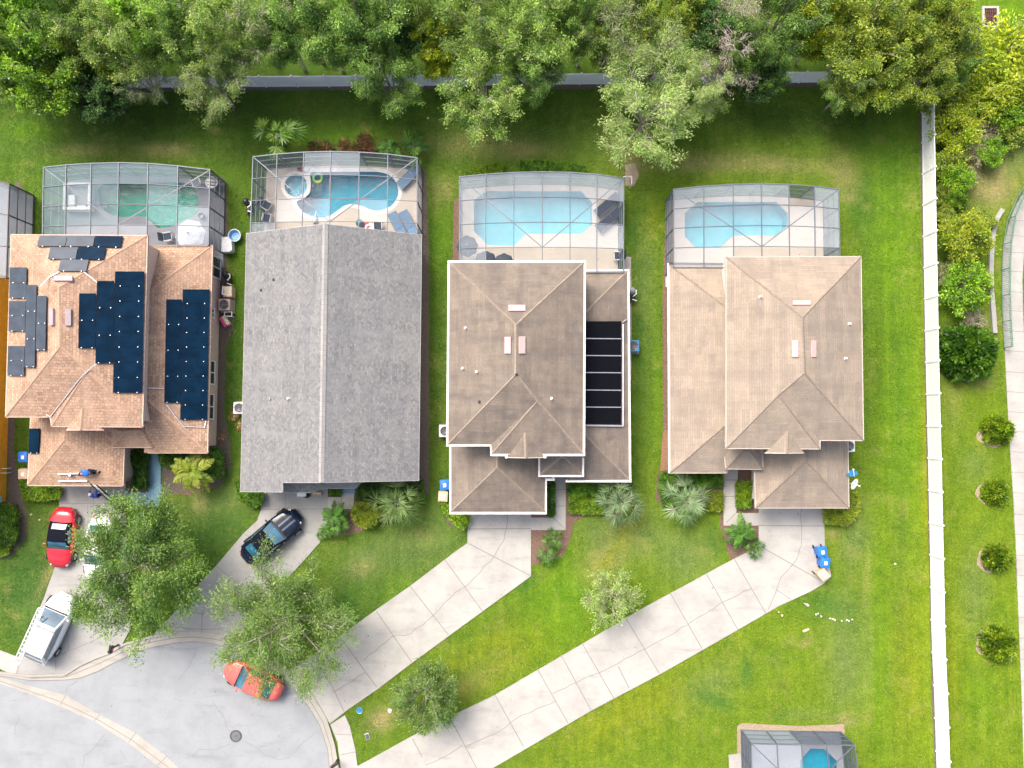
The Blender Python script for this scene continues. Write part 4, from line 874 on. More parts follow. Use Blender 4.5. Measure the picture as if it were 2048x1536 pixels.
cage("pool cage with dark screens cut off by the bottom edge", N5, (1505, 1640), (1728, 1640), 2.45, 3, 'scr_c', 'scr_w', over={(0, 0): 'scr_d', (1, 0): 'scr_d', (0, 1): d, (2, 0): 'scr_c'}, seed=7, wall_over={3: 'scr_t', 4: 'scr_t'}, rails=(.36, .68))
cage("pool cage with black frame cut off by the left edge", [(-160, 330), (-110, 338), (-60, 346), (-20, 356), (19, 368)], (-160, 560), (13, 556), ZC, 3, d, 'scr_wl', frame='frame_d', seed=8, braces=False)
def pts_of(N_, SW, SE_): return N_ + [SE_, SW]
# cage 1
h1 = [pool(smooth_px([(200, 372), (240, 367), (300, 366), (352, 365), (380, 370), (394, 384), (396, 405), (395, 425), (372, 440), (345, 452), (318, 456), (303, 445), (290, 434), (262, 433), (235, 433), (208, 420), (196, 398)], 3), "green water pool with rounded ends under teal screens", None, 'basin_g', 'w_green', False)]
deck(N1 + [(417, 520), (85, 500)], ZC, h1, 'deck_g')
q2 = [pool(smooth_px(C4(480, 280, 565, 262, 640, 258, 760, 256, 900, 255, 1040, 255, 1110, 257, 1180, 275, 1240, 325, 1266, 400, 1255, 465, 1205, 530, 1115, 565, 1050, 560, 980, 530, 900, 513, 840, 525, 780, 565, 720, 605, 650, 622, 560, 605, 495, 565, 452, 495, 520, 455, 560, 420, 568, 340), 3), "bright blue kidney-shaped pool with white coping", None, 'basin', 'w_blue'),
      pool([(592 + 22.5 * math.cos(k * math.pi / 14), 371.5 + 22.5 * math.sin(k * math.pi / 14)) for k in range(28)], "round pale blue spa beside the kidney-shaped pool", None, 'basin_s', 'w_blue', True, .6, "spa", "spa")]
deck(N2 + [(834, 495), (500, 495)], ZC, q2, 'deck')
q3 = [pool(C4(880, 320, 370, 247, 1130, 250, 1218, 340, 1218, 515, 1130, 590, 690, 590, 590, 685, 385, 680, 270, 570, 270, 325), "large angular pale blue pool with clipped corners near black loungers", None, 'basin_l', 'w_blue', False)]
deck(N3 + [(1247, 560), (919, 560)], ZC, q3, 'deck')
q4 = [pool(C4(1280, 340, 460, 255, 1090, 255, 1185, 350, 1185, 445, 1085, 525, 745, 525, 640, 620, 440, 620, 358, 530, 358, 345), "angular pale blue pool beside an empty pale deck with clipped corners", None, 'basin_l', 'w_blue', False)]
deck(N4 + [(1680, 560), (1347, 560)], ZC, q4, 'deck')
q5 = [pool(C4(1280, 1152, 1365, 1380, 1475, 1385, 1575, 1480, 1575, 1600, 1475, 1700, 1365, 1700, 1280, 1600, 1280, 1475), "deep blue octagonal pool at the bottom edge", None, 'basin', 'w_blue', False)]
deck(N5 + [(1728, 1660), (1505, 1660)], 2.45, q5, 'deck_g')
deck([(-160, 330), (-110, 338), (-60, 346), (-20, 356), (19, 368), (13, 560), (-160, 560)], ZC, [], 'deck_g')
slab("paved_pad", [(1457, 1509), (1484, 1506), (1484, 1560), (1459, 1560)], .05, MT['conc']); slab("paved_pad", [(1247, 514), (1262, 514), (1263, 700), (1262, 760), (1256, 760), (1247, 560)], .05, MT['conc'])
lawn()

# ------------------------------------------------------------------ fences, railing, wall
def fence(label, line, posts, hgt, group):
    t = thing("vinyl_fence", label, "fence", P(*line[0]))
    for i in range(len(posts) - 1):
        a, c = posts[i], posts[i + 1]; d = (c - a).normalized()
        b = B(); b.beam(a + d * .07 + Vector((0, 0, .08 + (hgt - .2) / 2)), c - d * .07 + Vector((0, 0, .08 + (hgt - .2) / 2)), .03, hgt - .2)
        b.beam(a + d * .065 + Vector((0, 0, hgt - .09)), c - d * .065 + Vector((0, 0, hgt - .09)), .06, .13); b.beam(a + d * .065 + Vector((0, 0, .12)), c - d * .065 + Vector((0, 0, .12)), .06, .13)
        b.obj("panel", MT['white'], t)
    for p in posts:
        b = B(); b.box((p.x, p.y, hgt / 2 + .03), (.125, .125, hgt + .06)); b.lathe([(.1, hgt + .06), (.1, hgt + .085), (.001, hgt + .14)], (p.x, p.y, 0), 4); b.obj("post", MT['white'], t)
    return t
def along(line, step):
    pts = [P(x, y) for x, y in line]; out = [pts[0]]; acc = 0
    for a, c in zip(pts[:-1], pts[1:]):
        L = (c - a).length; s = step - acc
        while s <= L: out.append(a.lerp(c, s / L)); s += step
        acc = (acc + L) % step
    return out
EF = [(1843, 163), (1844, 300), (1846.5, 451), (1849.4, 620), (1852, 750), (1856, 917), (1861, 1150), (1863, 1277), (1868, 1377), (1878, 1680)]
fence("tall white vinyl fence along the right side beside the grass strip", EF, along(EF, 2.2), 1.75, None)
NF = [(-30, 178), (300, 175), (900, 171), (1200, 168), (1600, 165), (1840, 163)]
fence("white vinyl fence across the back under overhanging trees", NF, along(NF, 2.2), 1.75, None)
def railing():
    line = [(2062, 352), (2044, 378), (2022, 412), (2012, 445), (2006, 480), (2002.5, 520), (2002, 570), (2003, 620), (2006, 680), (2009, 735)]
    pts = along(line, 1.8); t = thing("railing", "green metal pedestrian railing along the curved right sidewalk", "railing", pts[0])
    for p in pts:
        b = B(); b.box((p.x, p.y, .55), (.06, .06, 1.1)); b.obj("post", MT['rail'], t)
    b = B()
    for a, c in zip(pts[:-1], pts[1:]):
        for z in (.12, 1.08): b.beam((a.x, a.y, z), (c.x, c.y, z), .05, .05)
        b.beam((a.x, a.y, .92), (c.x, c.y, .92), .035, .035)
        for k in range(1, 13):
            q = Vector(a).lerp(c, k / 13); b.beam((q.x, q.y, .14), (q.x, q.y, 1.06), .02, .02)
    b.obj("rail", MT['rail'], t)
    w_ = [(2001, 421), (1990, 440), (1983, 470), (1980, 510), (1979, 550), (1981, 590), (1984, 630), (1987, 665)]
    t = thing("retaining_wall", "low grey concrete retaining wall beside the green railing", "retaining wall", P(*w_[0]))
    b = B(); q = [P(x, y) for x, y in w_]
    for a, c in zip(q[:-1], q[1:]):
        d = (c - a).normalized(); b.beam(a - d * .05 + Vector((0, 0, .08)), c + d * .05 + Vector((0, 0, .08)), .26, .22)
    b.obj("wall", MT['block'], t)
    b = B()
    for i, (a, c) in enumerate(zip(q[:-1], q[1:])):
        d = (c - a).normalized(); b.beam(a - d * .06 + Vector((0, 0, .21 + .003 * (i % 2))), c + d * .06 + Vector((0, 0, .21 + .003 * (i % 2))), .30, .06)
    b.obj("wall_cap", MT['block'], t)
railing()

# ------------------------------------------------------------------ foliage
def leaf_mesh(name, pos, dr, L, Wd, col, rng, upbias=.6):
    n = len(pos); dr = dr / (np.linalg.norm(dr, axis=1, keepdims=True) + 1e-9)
    nr = rng.normal(size=(n, 3)); nr[:, 2] = np.abs(nr[:, 2]) + upbias
    sd_ = np.cross(dr, nr); sd_ /= np.linalg.norm(sd_, axis=1, keepdims=True) + 1e-9
    L = L[:, None]; Wd = Wd[:, None]; fold = np.cross(sd_, dr) * Wd * .25
    v = np.stack([pos, pos + dr * L * .45 + sd_ * Wd * .5 + fold, pos + dr * L, pos + dr * L * .45 - sd_ * Wd * .5 + fold], 1).reshape(-1, 3)
    me = bpy.data.meshes.new(name); me.vertices.add(4 * n); me.vertices.foreach_set("co", v.ravel().astype(np.float32))
    me.loops.add(4 * n); me.loops.foreach_set("vertex_index", np.arange(4 * n, dtype=np.int32))
    me.polygons.add(n); me.polygons.foreach_set("loop_start", np.arange(0, 4 * n, 4, dtype=np.int32)); me.update(calc_edges=True)
    ca = me.color_attributes.new("col", 'FLOAT_COLOR', 'POINT')
    c4 = np.concatenate([np.repeat(col, 4, 0), np.ones((4 * n, 1))], 1); ca.data.foreach_set("color", c4.ravel().astype(np.float32))
    me.materials.append(MT['leaf']); return me
PAL = {'oak': [(.19, .31, .055), (.24, .36, .07), (.30, .41, .10), (.12, .22, .04), (.32, .41, .10)],
       'bright': [(.24, .42, .025), (.30, .48, .03), (.16, .30, .025), (.10, .20, .02)],
       'yellow': [(.36, .43, .02), (.28, .37, .02), (.44, .46, .03), (.17, .26, .025)],
       'olive': [(.24, .32, .035), (.16, .24, .035), (.34, .39, .05), (.11, .18, .03), (.30, .37, .035), (.34, .42, .06)],
       'pale': [(.32, .41, .14), (.25, .35, .10), (.38, .45, .19), (.19, .29, .07)],
       'dark': [(.09, .19, .05), (.13, .23, .06), (.07, .14, .045)],
       'front': [(.13, .235, .045), (.17, .29, .05), (.22, .34, .07), (.08, .16, .035)],
       'spray': [(.16, .27, .06), (.21, .32, .08), (.27, .38, .11), (.11, .20, .045)],
       'dead': [(.46, .40, .30), (.52, .44, .28), (.38, .34, .26)],
       'grey': [(.24, .30, .12), (.20, .27, .09), (.32, .35, .20), (.15, .23, .05)]}
def tree_mesh(seed, R, h, kind, nleaf=13000, lw=.075, ll=.16, nl=11, sub=9, spread=.105, flat=.55, barkm='bark', bare=0.0):
    rng = np.random.default_rng(seed); pal = np.array(PAL[kind]); tb = B(); tips = []; segs = []
    z0 = h * .32; top = Vector((rng.normal() * .1, rng.normal() * .1, z0)); r0 = .05 + R * .035
    tb.tube((0, 0, -.15), top, r0 * 1.25, r0 * .85, 9)
    nl_in = max(3, nl // 3)
    for i in range(nl + nl_in):
        inner = i >= nl
        az = 2 * math.pi * ((i if not inner else i * 1.37) / (nl if not inner else nl_in)) + rng.normal() * .22
        rr = R * (rng.uniform(.72, 1.12) if not inner else rng.uniform(.15, .5)) * .82
        zt = z0 + (h - z0) * (rng.uniform(.35, .75) if not inner else rng.uniform(.85, 1.0)) * (1 if not inner else 1)
        end = Vector((math.cos(az) * rr, math.sin(az) * rr, zt)); start = Vector((0, 0, z0 * rng.uniform(.75, 1.0)))
        c1 = start.lerp(end, .45) + Vector((rng.normal() * .25, rng.normal() * .25, (h - z0) * .16)); P_ = []
        for k in range(6):
            t = k / 5; P_.append(start * (1 - t) ** 2 + c1 * 2 * t * (1 - t) + end * t * t)
        for k in range(5): tb.tube(P_[k], P_[k + 1], r0 * .5 * (1 - k / 5.6), r0 * .5 * (1 - (k + 1) / 5.6), 5, caps=False)
        for j in range(sub):
            t = rng.uniform(.42, 1.0) if j else 1.0; k = min(4, int(t * 5)); b0 = P_[k].lerp(P_[k + 1], t * 5 - k)
            a2 = az + rng.normal() * .9; ln = R * rng.uniform(.16, .36)
            d = Vector((math.cos(a2), math.sin(a2), rng.uniform(-.15, .75))).normalized(); e = b0 + d * ln
            tb.tube(b0, e, r0 * .16, r0 * .05, 4, caps=False); segs.append((b0, e)); tips.append(e)
            for q in range(2):
                d2 = (d + Vector(rng.normal(size=3)) * .7).normalized(); f0 = b0.lerp(e, rng.uniform(.3, .8)); e2 = f0 + d2 * ln * .6
                tb.tube(f0, e2, r0 * .09, r0 * .03, 3, caps=False); segs.append((f0, e2)); tips.append(e2)
    S = np.array([[*a, *b] for a, b in segs]); m = len(S); k = rng.integers(0, m, nleaf)
    wgt = rng.uniform(0, 1, m) > bare; k = k[wgt[k]]; n = len(k)
    ct = pal[rng.integers(0, len(pal), m)] * rng.uniform(.78, 1.22, (m, 1))
    t = rng.uniform(.15, 1.12, n)[:, None]; pos = S[k, :3] * (1 - t) + S[k, 3:] * t + rng.normal(size=(n, 3)) * R * spread * np.array([.55, .55, .4])
    dr = (S[k, 3:] - S[k, :3]); dr /= np.linalg.norm(dr, axis=1, keepdims=True) + 1e-9
    dr = dr * .9 + rng.normal(size=(n, 3)) * .55; dr[:, 2] -= .1
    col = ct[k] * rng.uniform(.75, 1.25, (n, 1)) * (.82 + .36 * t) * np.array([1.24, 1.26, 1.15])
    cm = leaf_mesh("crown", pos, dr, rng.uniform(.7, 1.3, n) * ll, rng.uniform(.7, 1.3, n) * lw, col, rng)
    tm = bpy.data.meshes.new("trunk"); tm.from_pydata([Vector(v) for v in tb.v], [], tb.f); tm.materials.append(MT[barkm]); tm.polygons.foreach_set("use_smooth", [True] * len(tb.f))
    return cm, tm
def plant(name, label, cat, meshes, loc, rz=0, sc=(1, 1, 1), group=None):
    t = bpy.data.objects.new(name, None); COL.objects.link(t); t.location = loc; t.rotation_euler = (0, 0, rz); t.scale = sc; setp(t, label, cat, group)
    for mname, me in meshes:
        o = bpy.data.objects.new(mname, me); COL.objects.link(o); o.parent = t
    return t
TM = {'oak_a': tree_mesh(1, 3.0, 8.5, 'oak', 21000), 'oak_b': tree_mesh(2, 3.0, 8.0, 'oak', 18000, bare=.2, barkm='bark_p'), 'oak_c': tree_mesh(3, 3.0, 9.0, 'front', 21000), 'bright': tree_mesh(4, 2.6, 8.5, 'bright', 17000, .11, .19),
      'olive_a': tree_mesh(5, 3.0, 7.5, 'olive', 19000, .085, .19, bare=.08), 'olive_b': tree_mesh(6, 3.0, 7.0, 'olive', 19000, .085, .19), 'pale': tree_mesh(7, 3.0, 8.0, 'pale', 20000, .05, .20, bare=.1, barkm='bark_p'), 'yellow': tree_mesh(8, 2.2, 6.0, 'yellow', 14000, .09, .18),
      'dead': tree_mesh(9, 2.8, 8.0, 'dead', 2600, .05, .2, nl=15, sub=13, barkm='bark_p', bare=.5), 'grey': tree_mesh(10, 2.8, 8.0, 'grey', 9500, .055, .18, barkm='bark_p', bare=.3), 'dark': tree_mesh(11, 2.6, 5.0, 'dark', 16000, .12, .2)}
TREES = [ # px, py, radius px, kind, height scale, label
 (30, 45, 95, 'bright', 1, "bright lime-green tree in the top left corner"), (85, 150, 78, 'bright', .9, "bright green tree reaching over the lawn at far left end of fence"), (175, 55, 85, 'oak_b', 1, "grey-green tree right of the lime-green corner tree"),
 (205, 190, 62, 'dark', 1, "dark green low tree on the lawn side of the back fence"), (165, 140, 70, 'olive_b', .8, "olive tree between two lime-green trees and a dark low tree"), (255, 90, 82, 'oak_a', 1, "tree hiding the back fence above the dark low tree"), (318, 35, 80, 'bright', .95, "fresh green tree at the top edge left of centre"),
 (290, 165, 50, 'grey', .7, "sparse twiggy tree hanging over a short gap of visible fence"), (405, 55, 95, 'oak_a', 1.05, "large grey-green tree at the top edge above the pale hanging tree"), (425, 165, 70, 'pale', .85, "pale tree hanging over the lawn above the solar panel house"), (512, 62, 82, 'grey', 1, "half-bare tree with pale twigs at the top edge"),
 (605, 48, 82, 'oak_c', 1, "green tree behind the fence above the fan palm clump"), (660, 88, 62, 'oak_b', .85, "drooping tree just touching the white back fence"), (710, 45, 100, 'oak_c', 1.05, "broad bright green tree at the top edge near the yellow shrub tree"), (780, 165, 68, 'oak_c', .75, "small tree spilling over the fence above the kidney pool"),
 (805, 65, 60, 'dark', 1.2, "dark tree tucked beside the yellow tree"), (880, 75, 58, 'yellow', 1, "bright yellow-green tree in the middle of the back row"), (880, 125, 40, 'yellow', .8, "small yellow tree touching the middle of the fence"), (965, 55, 92, 'oak_a', 1, "large oak-like tree right of the yellow trees"), (970, 202, 80, 'oak_b', .85, "big drooping tree covering fence and lawn above the whitish pool cage"),
 (1065, 150, 60, 'oak_c', .8, "small yellowish-tipped tree over the fence near the centre"), (1085, 50, 95, 'oak_a', 1, "dense green tree at the top edge right of centre"), (1165, 72, 58, 'oak_b', .9, "narrow green tree left of the pale twiggy tree"), (1225, 60, 72, 'grey', 1, "pale twiggy tree with bare whitish branches at the top"),
 (1212, 98, 42, 'olive_a', .75, "small tree behind a clear gap of fence"), (1310, 125, 82, 'pale', .95, "feathery pale green tree behind the big overhanging tree"), (1295, 225, 100, 'pale', .9, "big feathery pale tree leaning far out over the back lawn"), (1385, 190, 62, 'pale', .85, "feathery tree right beside the big overhanging pale tree"), (1340, 30, 62, 'olive_b', 1, "green-yellow tree at the top edge left of the bare branches"),
 (1455, 120, 72, 'dead', .95, "bare tree of pinkish dead branches beside the fence"), (1475, 35, 66, 'dead', 1, "bare tree of whitish dead branches at the top edge"), (1420, 60, 60, 'dark', 1.2, "dark green tree behind the bare branches"), (1555, 50, 88, 'oak_c', 1, "dense deep green tree right of the bare trees"), (1520, 165, 48, 'dark', 1, "dark low tree in front of the fence under the bare tree"),
 (1625, 40, 62, 'yellow', 1.2, "yellow-green feathery tree at the top right"), (1625, 86, 44, 'yellow', .9, "lower yellow-green tree just above a clear stretch of fence"), (1715, 75, 90, 'olive_a', 1.05, "olive tree right of the yellow-green feathery trees"), (1740, 160, 72, 'olive_b', .85, "olive tree with rusty tips spilling over the fence corner"),
 (1810, 55, 88, 'olive_b', 1.05, "broad olive tree at the top right"), (1835, 150, 62, 'olive_a', .8, "olive tree covering the corner of the two white fences"), (1890, 75, 66, 'olive_a', .9, "olive-yellow tree left of the square drain"), (1905, 130, 50, 'oak_c', .7, "green tree outside the fence corner"), (125, 15, 62, 'oak_c', 1.05, "green tree at the top edge between lime-green and grey-green trees"), (245, 25, 62, 'oak_b', 1, "grey-green tree at the top edge left of the fresh green tree"), (345, 90, 56, 'oak_c', .9, "green tree left of a large grey-green one, above the fence"), (452, 118, 50, 'oak_b', .85, "tree right of the pale hanging tree touching the fence"), (575, 82, 56, 'oak_c', .8, "tree with branches over a long clear stretch of fence"),
 (730, 84, 60, 'oak_c', .85, "bright tree just above the drooping fence tree"), (830, 15, 56, 'oak_a', 1, "green tree at the top edge left of the yellow trees"), (1030, 95, 60, 'oak_b', .9, "leafy tree between two large green trees right of centre"), (1150, 15, 60, 'oak_c', 1, "green tree at the top edge above the narrow green tree"), (1270, 40, 56, 'olive_b', 1, "yellowish tree at the top edge beside the pale twiggy tree"),
 (1500, 105, 50, 'oak_c', .9, "green tree wedged between bare branches and dense deep green tree"), (1535, 140, 44, 'oak_c', .75, "green tree left of a clear stretch of fence"), (1675, 25, 60, 'olive_a', 1, "olive tree at the top edge beside the yellow-green feathery tree"), (1775, 110, 66, 'olive_a', .95, "olive tree just above the fence corner"), (1860, 20, 62, 'olive_b', 1, "olive-green tree at the top edge left of the open lawn"), (20, 110, 56, 'oak_a', .9, "grey-green tree at the left edge above the fence end"), (15, 170, 40, 'oak_b', .7, "small tree at the left edge over the fence end"),
 (1690, 178, 50, 'oak_b', .7, "shady green tree over the lawn near the fence corner")]
def trees():
    rnd = random.Random(5); baseR = {'bright': 2.6, 'yellow': 2.2, 'dead': 2.8, 'grey': 2.8, 'dark': 2.6}; baseH = {'oak_a': 8.5, 'oak_b': 8, 'oak_c': 9, 'bright': 8.5, 'olive_a': 7.5, 'olive_b': 7, 'pale': 8, 'yellow': 6, 'dead': 8, 'grey': 8, 'dark': 5}
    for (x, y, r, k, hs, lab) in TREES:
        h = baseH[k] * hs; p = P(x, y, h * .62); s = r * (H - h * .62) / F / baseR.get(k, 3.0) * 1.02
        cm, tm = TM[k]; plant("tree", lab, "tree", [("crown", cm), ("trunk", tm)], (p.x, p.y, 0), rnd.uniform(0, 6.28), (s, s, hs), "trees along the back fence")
    for (x, y, r, h, kind, nl, seed, lab, a) in [(285, 1128, 136, 6.2, 'front', 52000, 21, "large dense green tree overhanging the left driveway and a white car", dict(ll=.15, lw=.065)), (563, 1246, 130, 5.6, 'spray', 34000, 22, "feathery green tree overhanging the parked faded red car", dict(lw=.045, ll=.2)),
                                              (852, 1388, 72, 4.2, 'spray', 15000, 23, "small feathery tree on the grass between two long driveways", dict(lw=.045, ll=.2, bare=.05)), (1222, 1192, 54, 3.2, 'pale', 8500, 24, "small sparse pale green tree on the lawn near the longest driveway", dict(lw=.05, ll=.16, bare=.3, barkm='bark_p'))]:
        R = r * (H - h * .62) / F; cm, tm = tree_mesh(seed, R, h, kind, nl, nl=12, sub=10, **a); p = P(x, y, h * .62)
        plant("tree", lab, "tree", [("crown", cm), ("trunk", tm)], (p.x, p.y, 0), 0.4)
trees()
def bush_mesh(seed, R, h, kind, n, ll=.13, lw=.07, pal=None, name="foliage"):
    rng = np.random.default_rng(seed); pal = np.array(pal or PAL[kind]); m = 60
    u = rng.normal(size=(n, 3)); u /= np.linalg.norm(u, axis=1, keepdims=True); u[:, 2] = np.abs(u[:, 2])
    cl = rng.normal(size=(m, 3)); cl /= np.linalg.norm(cl, axis=1, keepdims=True); cl[:, 2] = np.abs(cl[:, 2]); k = np.argmax(u @ cl.T, 1)
    rad = rng.uniform(.72, 1.0, n) * (1 + (rng.uniform(-.14, .14, m))[k]); pos = u * rad[:, None] * np.array([R, R, h])
    col = (pal[rng.integers(0, len(pal), m)] * rng.uniform(.8, 1.2, (m, 1)))[k] * rng.uniform(.75, 1.25, (n, 1)); dr = u + rng.normal(size=(n, 3)) * .6
    return leaf_mesh(name, pos, dr, rng.uniform(.7, 1.3, n) * ll, rng.uniform(.7, 1.3, n) * lw, col, rng)
def stems_mesh(R, h, seed=1):
    rnd = random.Random(seed); b = B()
    for i in range(9):
        a = i * .7; b.tube((0, 0, -.1), (math.cos(a) * R * .6, math.sin(a) * R * .6, h * rnd.uniform(.5, .8)), .03, .012, 4)
    me = bpy.data.meshes.new("stem"); me.from_pydata([Vector(v) for v in b.v], [], b.f); me.materials.append(MT['bark']); return me
def bushes():
    ST = stems_mesh(1, 1)
    RB = bush_mesh(31, 1, 1, 'bright', 5200, .17, .09, [(.10, .25, .018), (.15, .32, .02), (.06, .16, .015)]); RS = bush_mesh(32, 1, 1, 'bright', 3600, .2, .1, [(.24, .38, .015), (.30, .42, .018), (.15, .27, .015)])
    for (x, y, r, h, me, lab) in [(1941, 705, 56, 2.4, RB, "big round dark green bush between white fence and sidewalk"), (1999, 860, 28, 1.3, RS, "round clipped bush touching the sidewalk below the big dark bush"), (1994, 985, 24, 1.1, RS, "smallest round clipped bush with tan mulch crescent, second along the sidewalk"), (1997, 1116, 26, 1.1, RS, "round clipped bush in the middle of the sidewalk row, yellowish tips"), (2002, 1289, 33, 1.3, RS, "largest clipped bush, lowest of the row by the sidewalk")]:
        p = P(x, y, h * .5); s = r * (H - h * .5) / F; plant("bush", lab, "bush", [("foliage", me), ("stem", ST)], (p.x, p.y, 0), x, (s, s, h), "round bushes by the sidewalk")
    W1 = tree_mesh(41, 1.6, 2.6, 'yellow', 6500, .08, .17, nl=9, sub=8, spread=.2); W2 = tree_mesh(42, 1.5, 2.2, 'bright', 6500, .1, .16, nl=9, sub=8, spread=.2); W3 = tree_mesh(43, 1.5, 1.6, 'dead', 1800, .03, .3, nl=12, sub=10, barkm='bark_p', bare=.3); W4 = tree_mesh(44, 1.5, 1.8, 'olive', 5200, .09, .17, nl=9, sub=8, spread=.2)
    for (x, y, r, M_, s_, lab) in [(1975, 125, 78, W1, 1.3, "large yellow shrub below the square drain"), (2030, 175, 52, W1, 1.1, "yellow shrub at the right edge under the drain"), (1925, 195, 52, W4, 1.3, "olive shrub outside the fence near its corner"), (1905, 265, 46, W1, 1.0, "bright yellow shrub hugging the outside of the fence"), (1955, 185, 52, W1, 1.1, "yellow shrub inside the thicket right of the fence corner"), (2005, 225, 36, W2, .9, "green shrub near dry grass at the right edge"), (1960, 265, 42, W3, .9, "grey dead brush in the thicket"), (1955, 285, 40, W3, .8, "tangled dead brush right of the yellow shrub"), (1985, 300, 30, W2, .7, "small green shrub in the dry grass patch"),
                                  (1905, 330, 40, W4, .9, "olive shrub against the fence below the yellow one"), (1915, 355, 30, W2, .8, "small green shrub against the fence"), (1895, 385, 22, W4, .6, "low olive shrub against the fence beside pale grass"), (1920, 392, 20, W2, .6, "tiny bright shrub in dry ground by the fence"), (1900, 425, 24, W4, .6, "low scrubby shrub by the fence above the yellow mound"), (1925, 482, 50, W1, 1.0, "round yellow-green shrub between fence and grey retaining wall"), (1927, 575, 48, W2, 1.0, "bright green shrub between fence and grey retaining wall"), (1910, 545, 30, W3, .6, "grey dead twigs between two green shrubs by the wall"), (1960, 640, 26, W3, .5, "pale dead twigs above the big round bush"), (1965, 560, 28, W4, .6, "olive scrub beside the grey retaining wall"), (1970, 440, 30, W4, .6, "green scrub at the top end of the grey retaining wall"), (1945, 345, 26, W3, .6, "dry brown brush on the bare patch"), (1880, 220, 34, W4, .9, "olive shrub squeezed outside the fence near the top"), (2035, 250, 40, W4, .8, "olive scrub at the right edge above dry grass")]:
        p = P(x, y, 1.2); s = r * (H - 1.2) / F / 1.55; plant("shrub", lab, "shrub", [("foliage", M_[0]), ("stem", M_[1])], (p.x, p.y, 0), x * .7, (s, s, s_), "wild shrubs outside the fence")
bushes()
grass_blades()
def hedge(px, h, pal, lab, n=None, ll=.12, lw=.065, name="hedge", cat="hedge", seed=0):
    q = [(p.x, p.y) for p in (P(x, y, h * .7) for x, y in px)]; rng = np.random.default_rng(int(px[0][0]) + seed + 500)
    x0, x1 = min(a[0] for a in q), max(a[0] for a in q); y0, y1 = min(a[1] for a in q), max(a[1] for a in q); area = (x1 - x0) * (y1 - y0)
    n = n or int(min(9000, 900 * area)); pts = []
    cand = np.stack([rng.uniform(x0, x1, n * 2), rng.uniform(y0, y1, n * 2)], 1); keep = np.array([inside(c, q) for c in cand]); cand = cand[keep]; n = len(cand)
    top = h * (.8 + .28 * np.sin(cand[:, 0] * 3.1 + seed) * np.cos(cand[:, 1] * 2.7)) ; z = top * rng.uniform(.0, 1, n) ** .35
    pos = np.stack([cand[:, 0], cand[:, 1], z], 1); m = 90; cc = cand[rng.integers(0, n, m)]; k = np.argmin(((cand[:, None, :] - cc[None]) ** 2).sum(2), 1)
    pal = np.array(pal); col = (pal[rng.integers(0, len(pal), m)] * rng.uniform(.8, 1.2, (m, 1)))[k] * rng.uniform(.75, 1.25, (n, 1)); dr = rng.normal(size=(n, 3)); dr[:, 2] = np.abs(dr[:, 2])
    loc = Vector((sum(a[0] for a in q) / len(q), sum(a[1] for a in q) / len(q), 0)); pos = pos - np.array([loc.x, loc.y, 0])
    me = leaf_mesh("foliage", pos, dr, rng.uniform(.7, 1.3, n) * ll, rng.uniform(.7, 1.3, n) * lw, col, rng, 1.2)
    b = B(); rnd = random.Random(seed + n)
    for i in range(min(60, max(6, n // 60))):
        c = pos[rng.integers(0, n)]; b.tube((c[0], c[1], -.08), (c[0] + rnd.uniform(-.1, .1), c[1] + rnd.uniform(-.1, .1), h * .7), .018, .01, 4)
    st = bpy.data.meshes.new("stem"); st.from_pydata([Vector(v) for v in b.v], [], b.f); st.materials.append(MT['bark'])
    return plant(name, lab, cat, [("foliage", me), ("stem", st)], loc)
def rrect(x0, y0, x1, y1, r=8):
    out = []
    for cx, cy, a0 in ((x1 - r, y1 - r, 0), (x0 + r, y1 - r, 90), (x0 + r, y0 + r, 180), (x1 - r, y0 + r, 270)):
        for k in range(4): a = R_(a0 + 30 * k); out.append((cx + r * math.cos(a), cy + r * math.sin(a)))
    return out
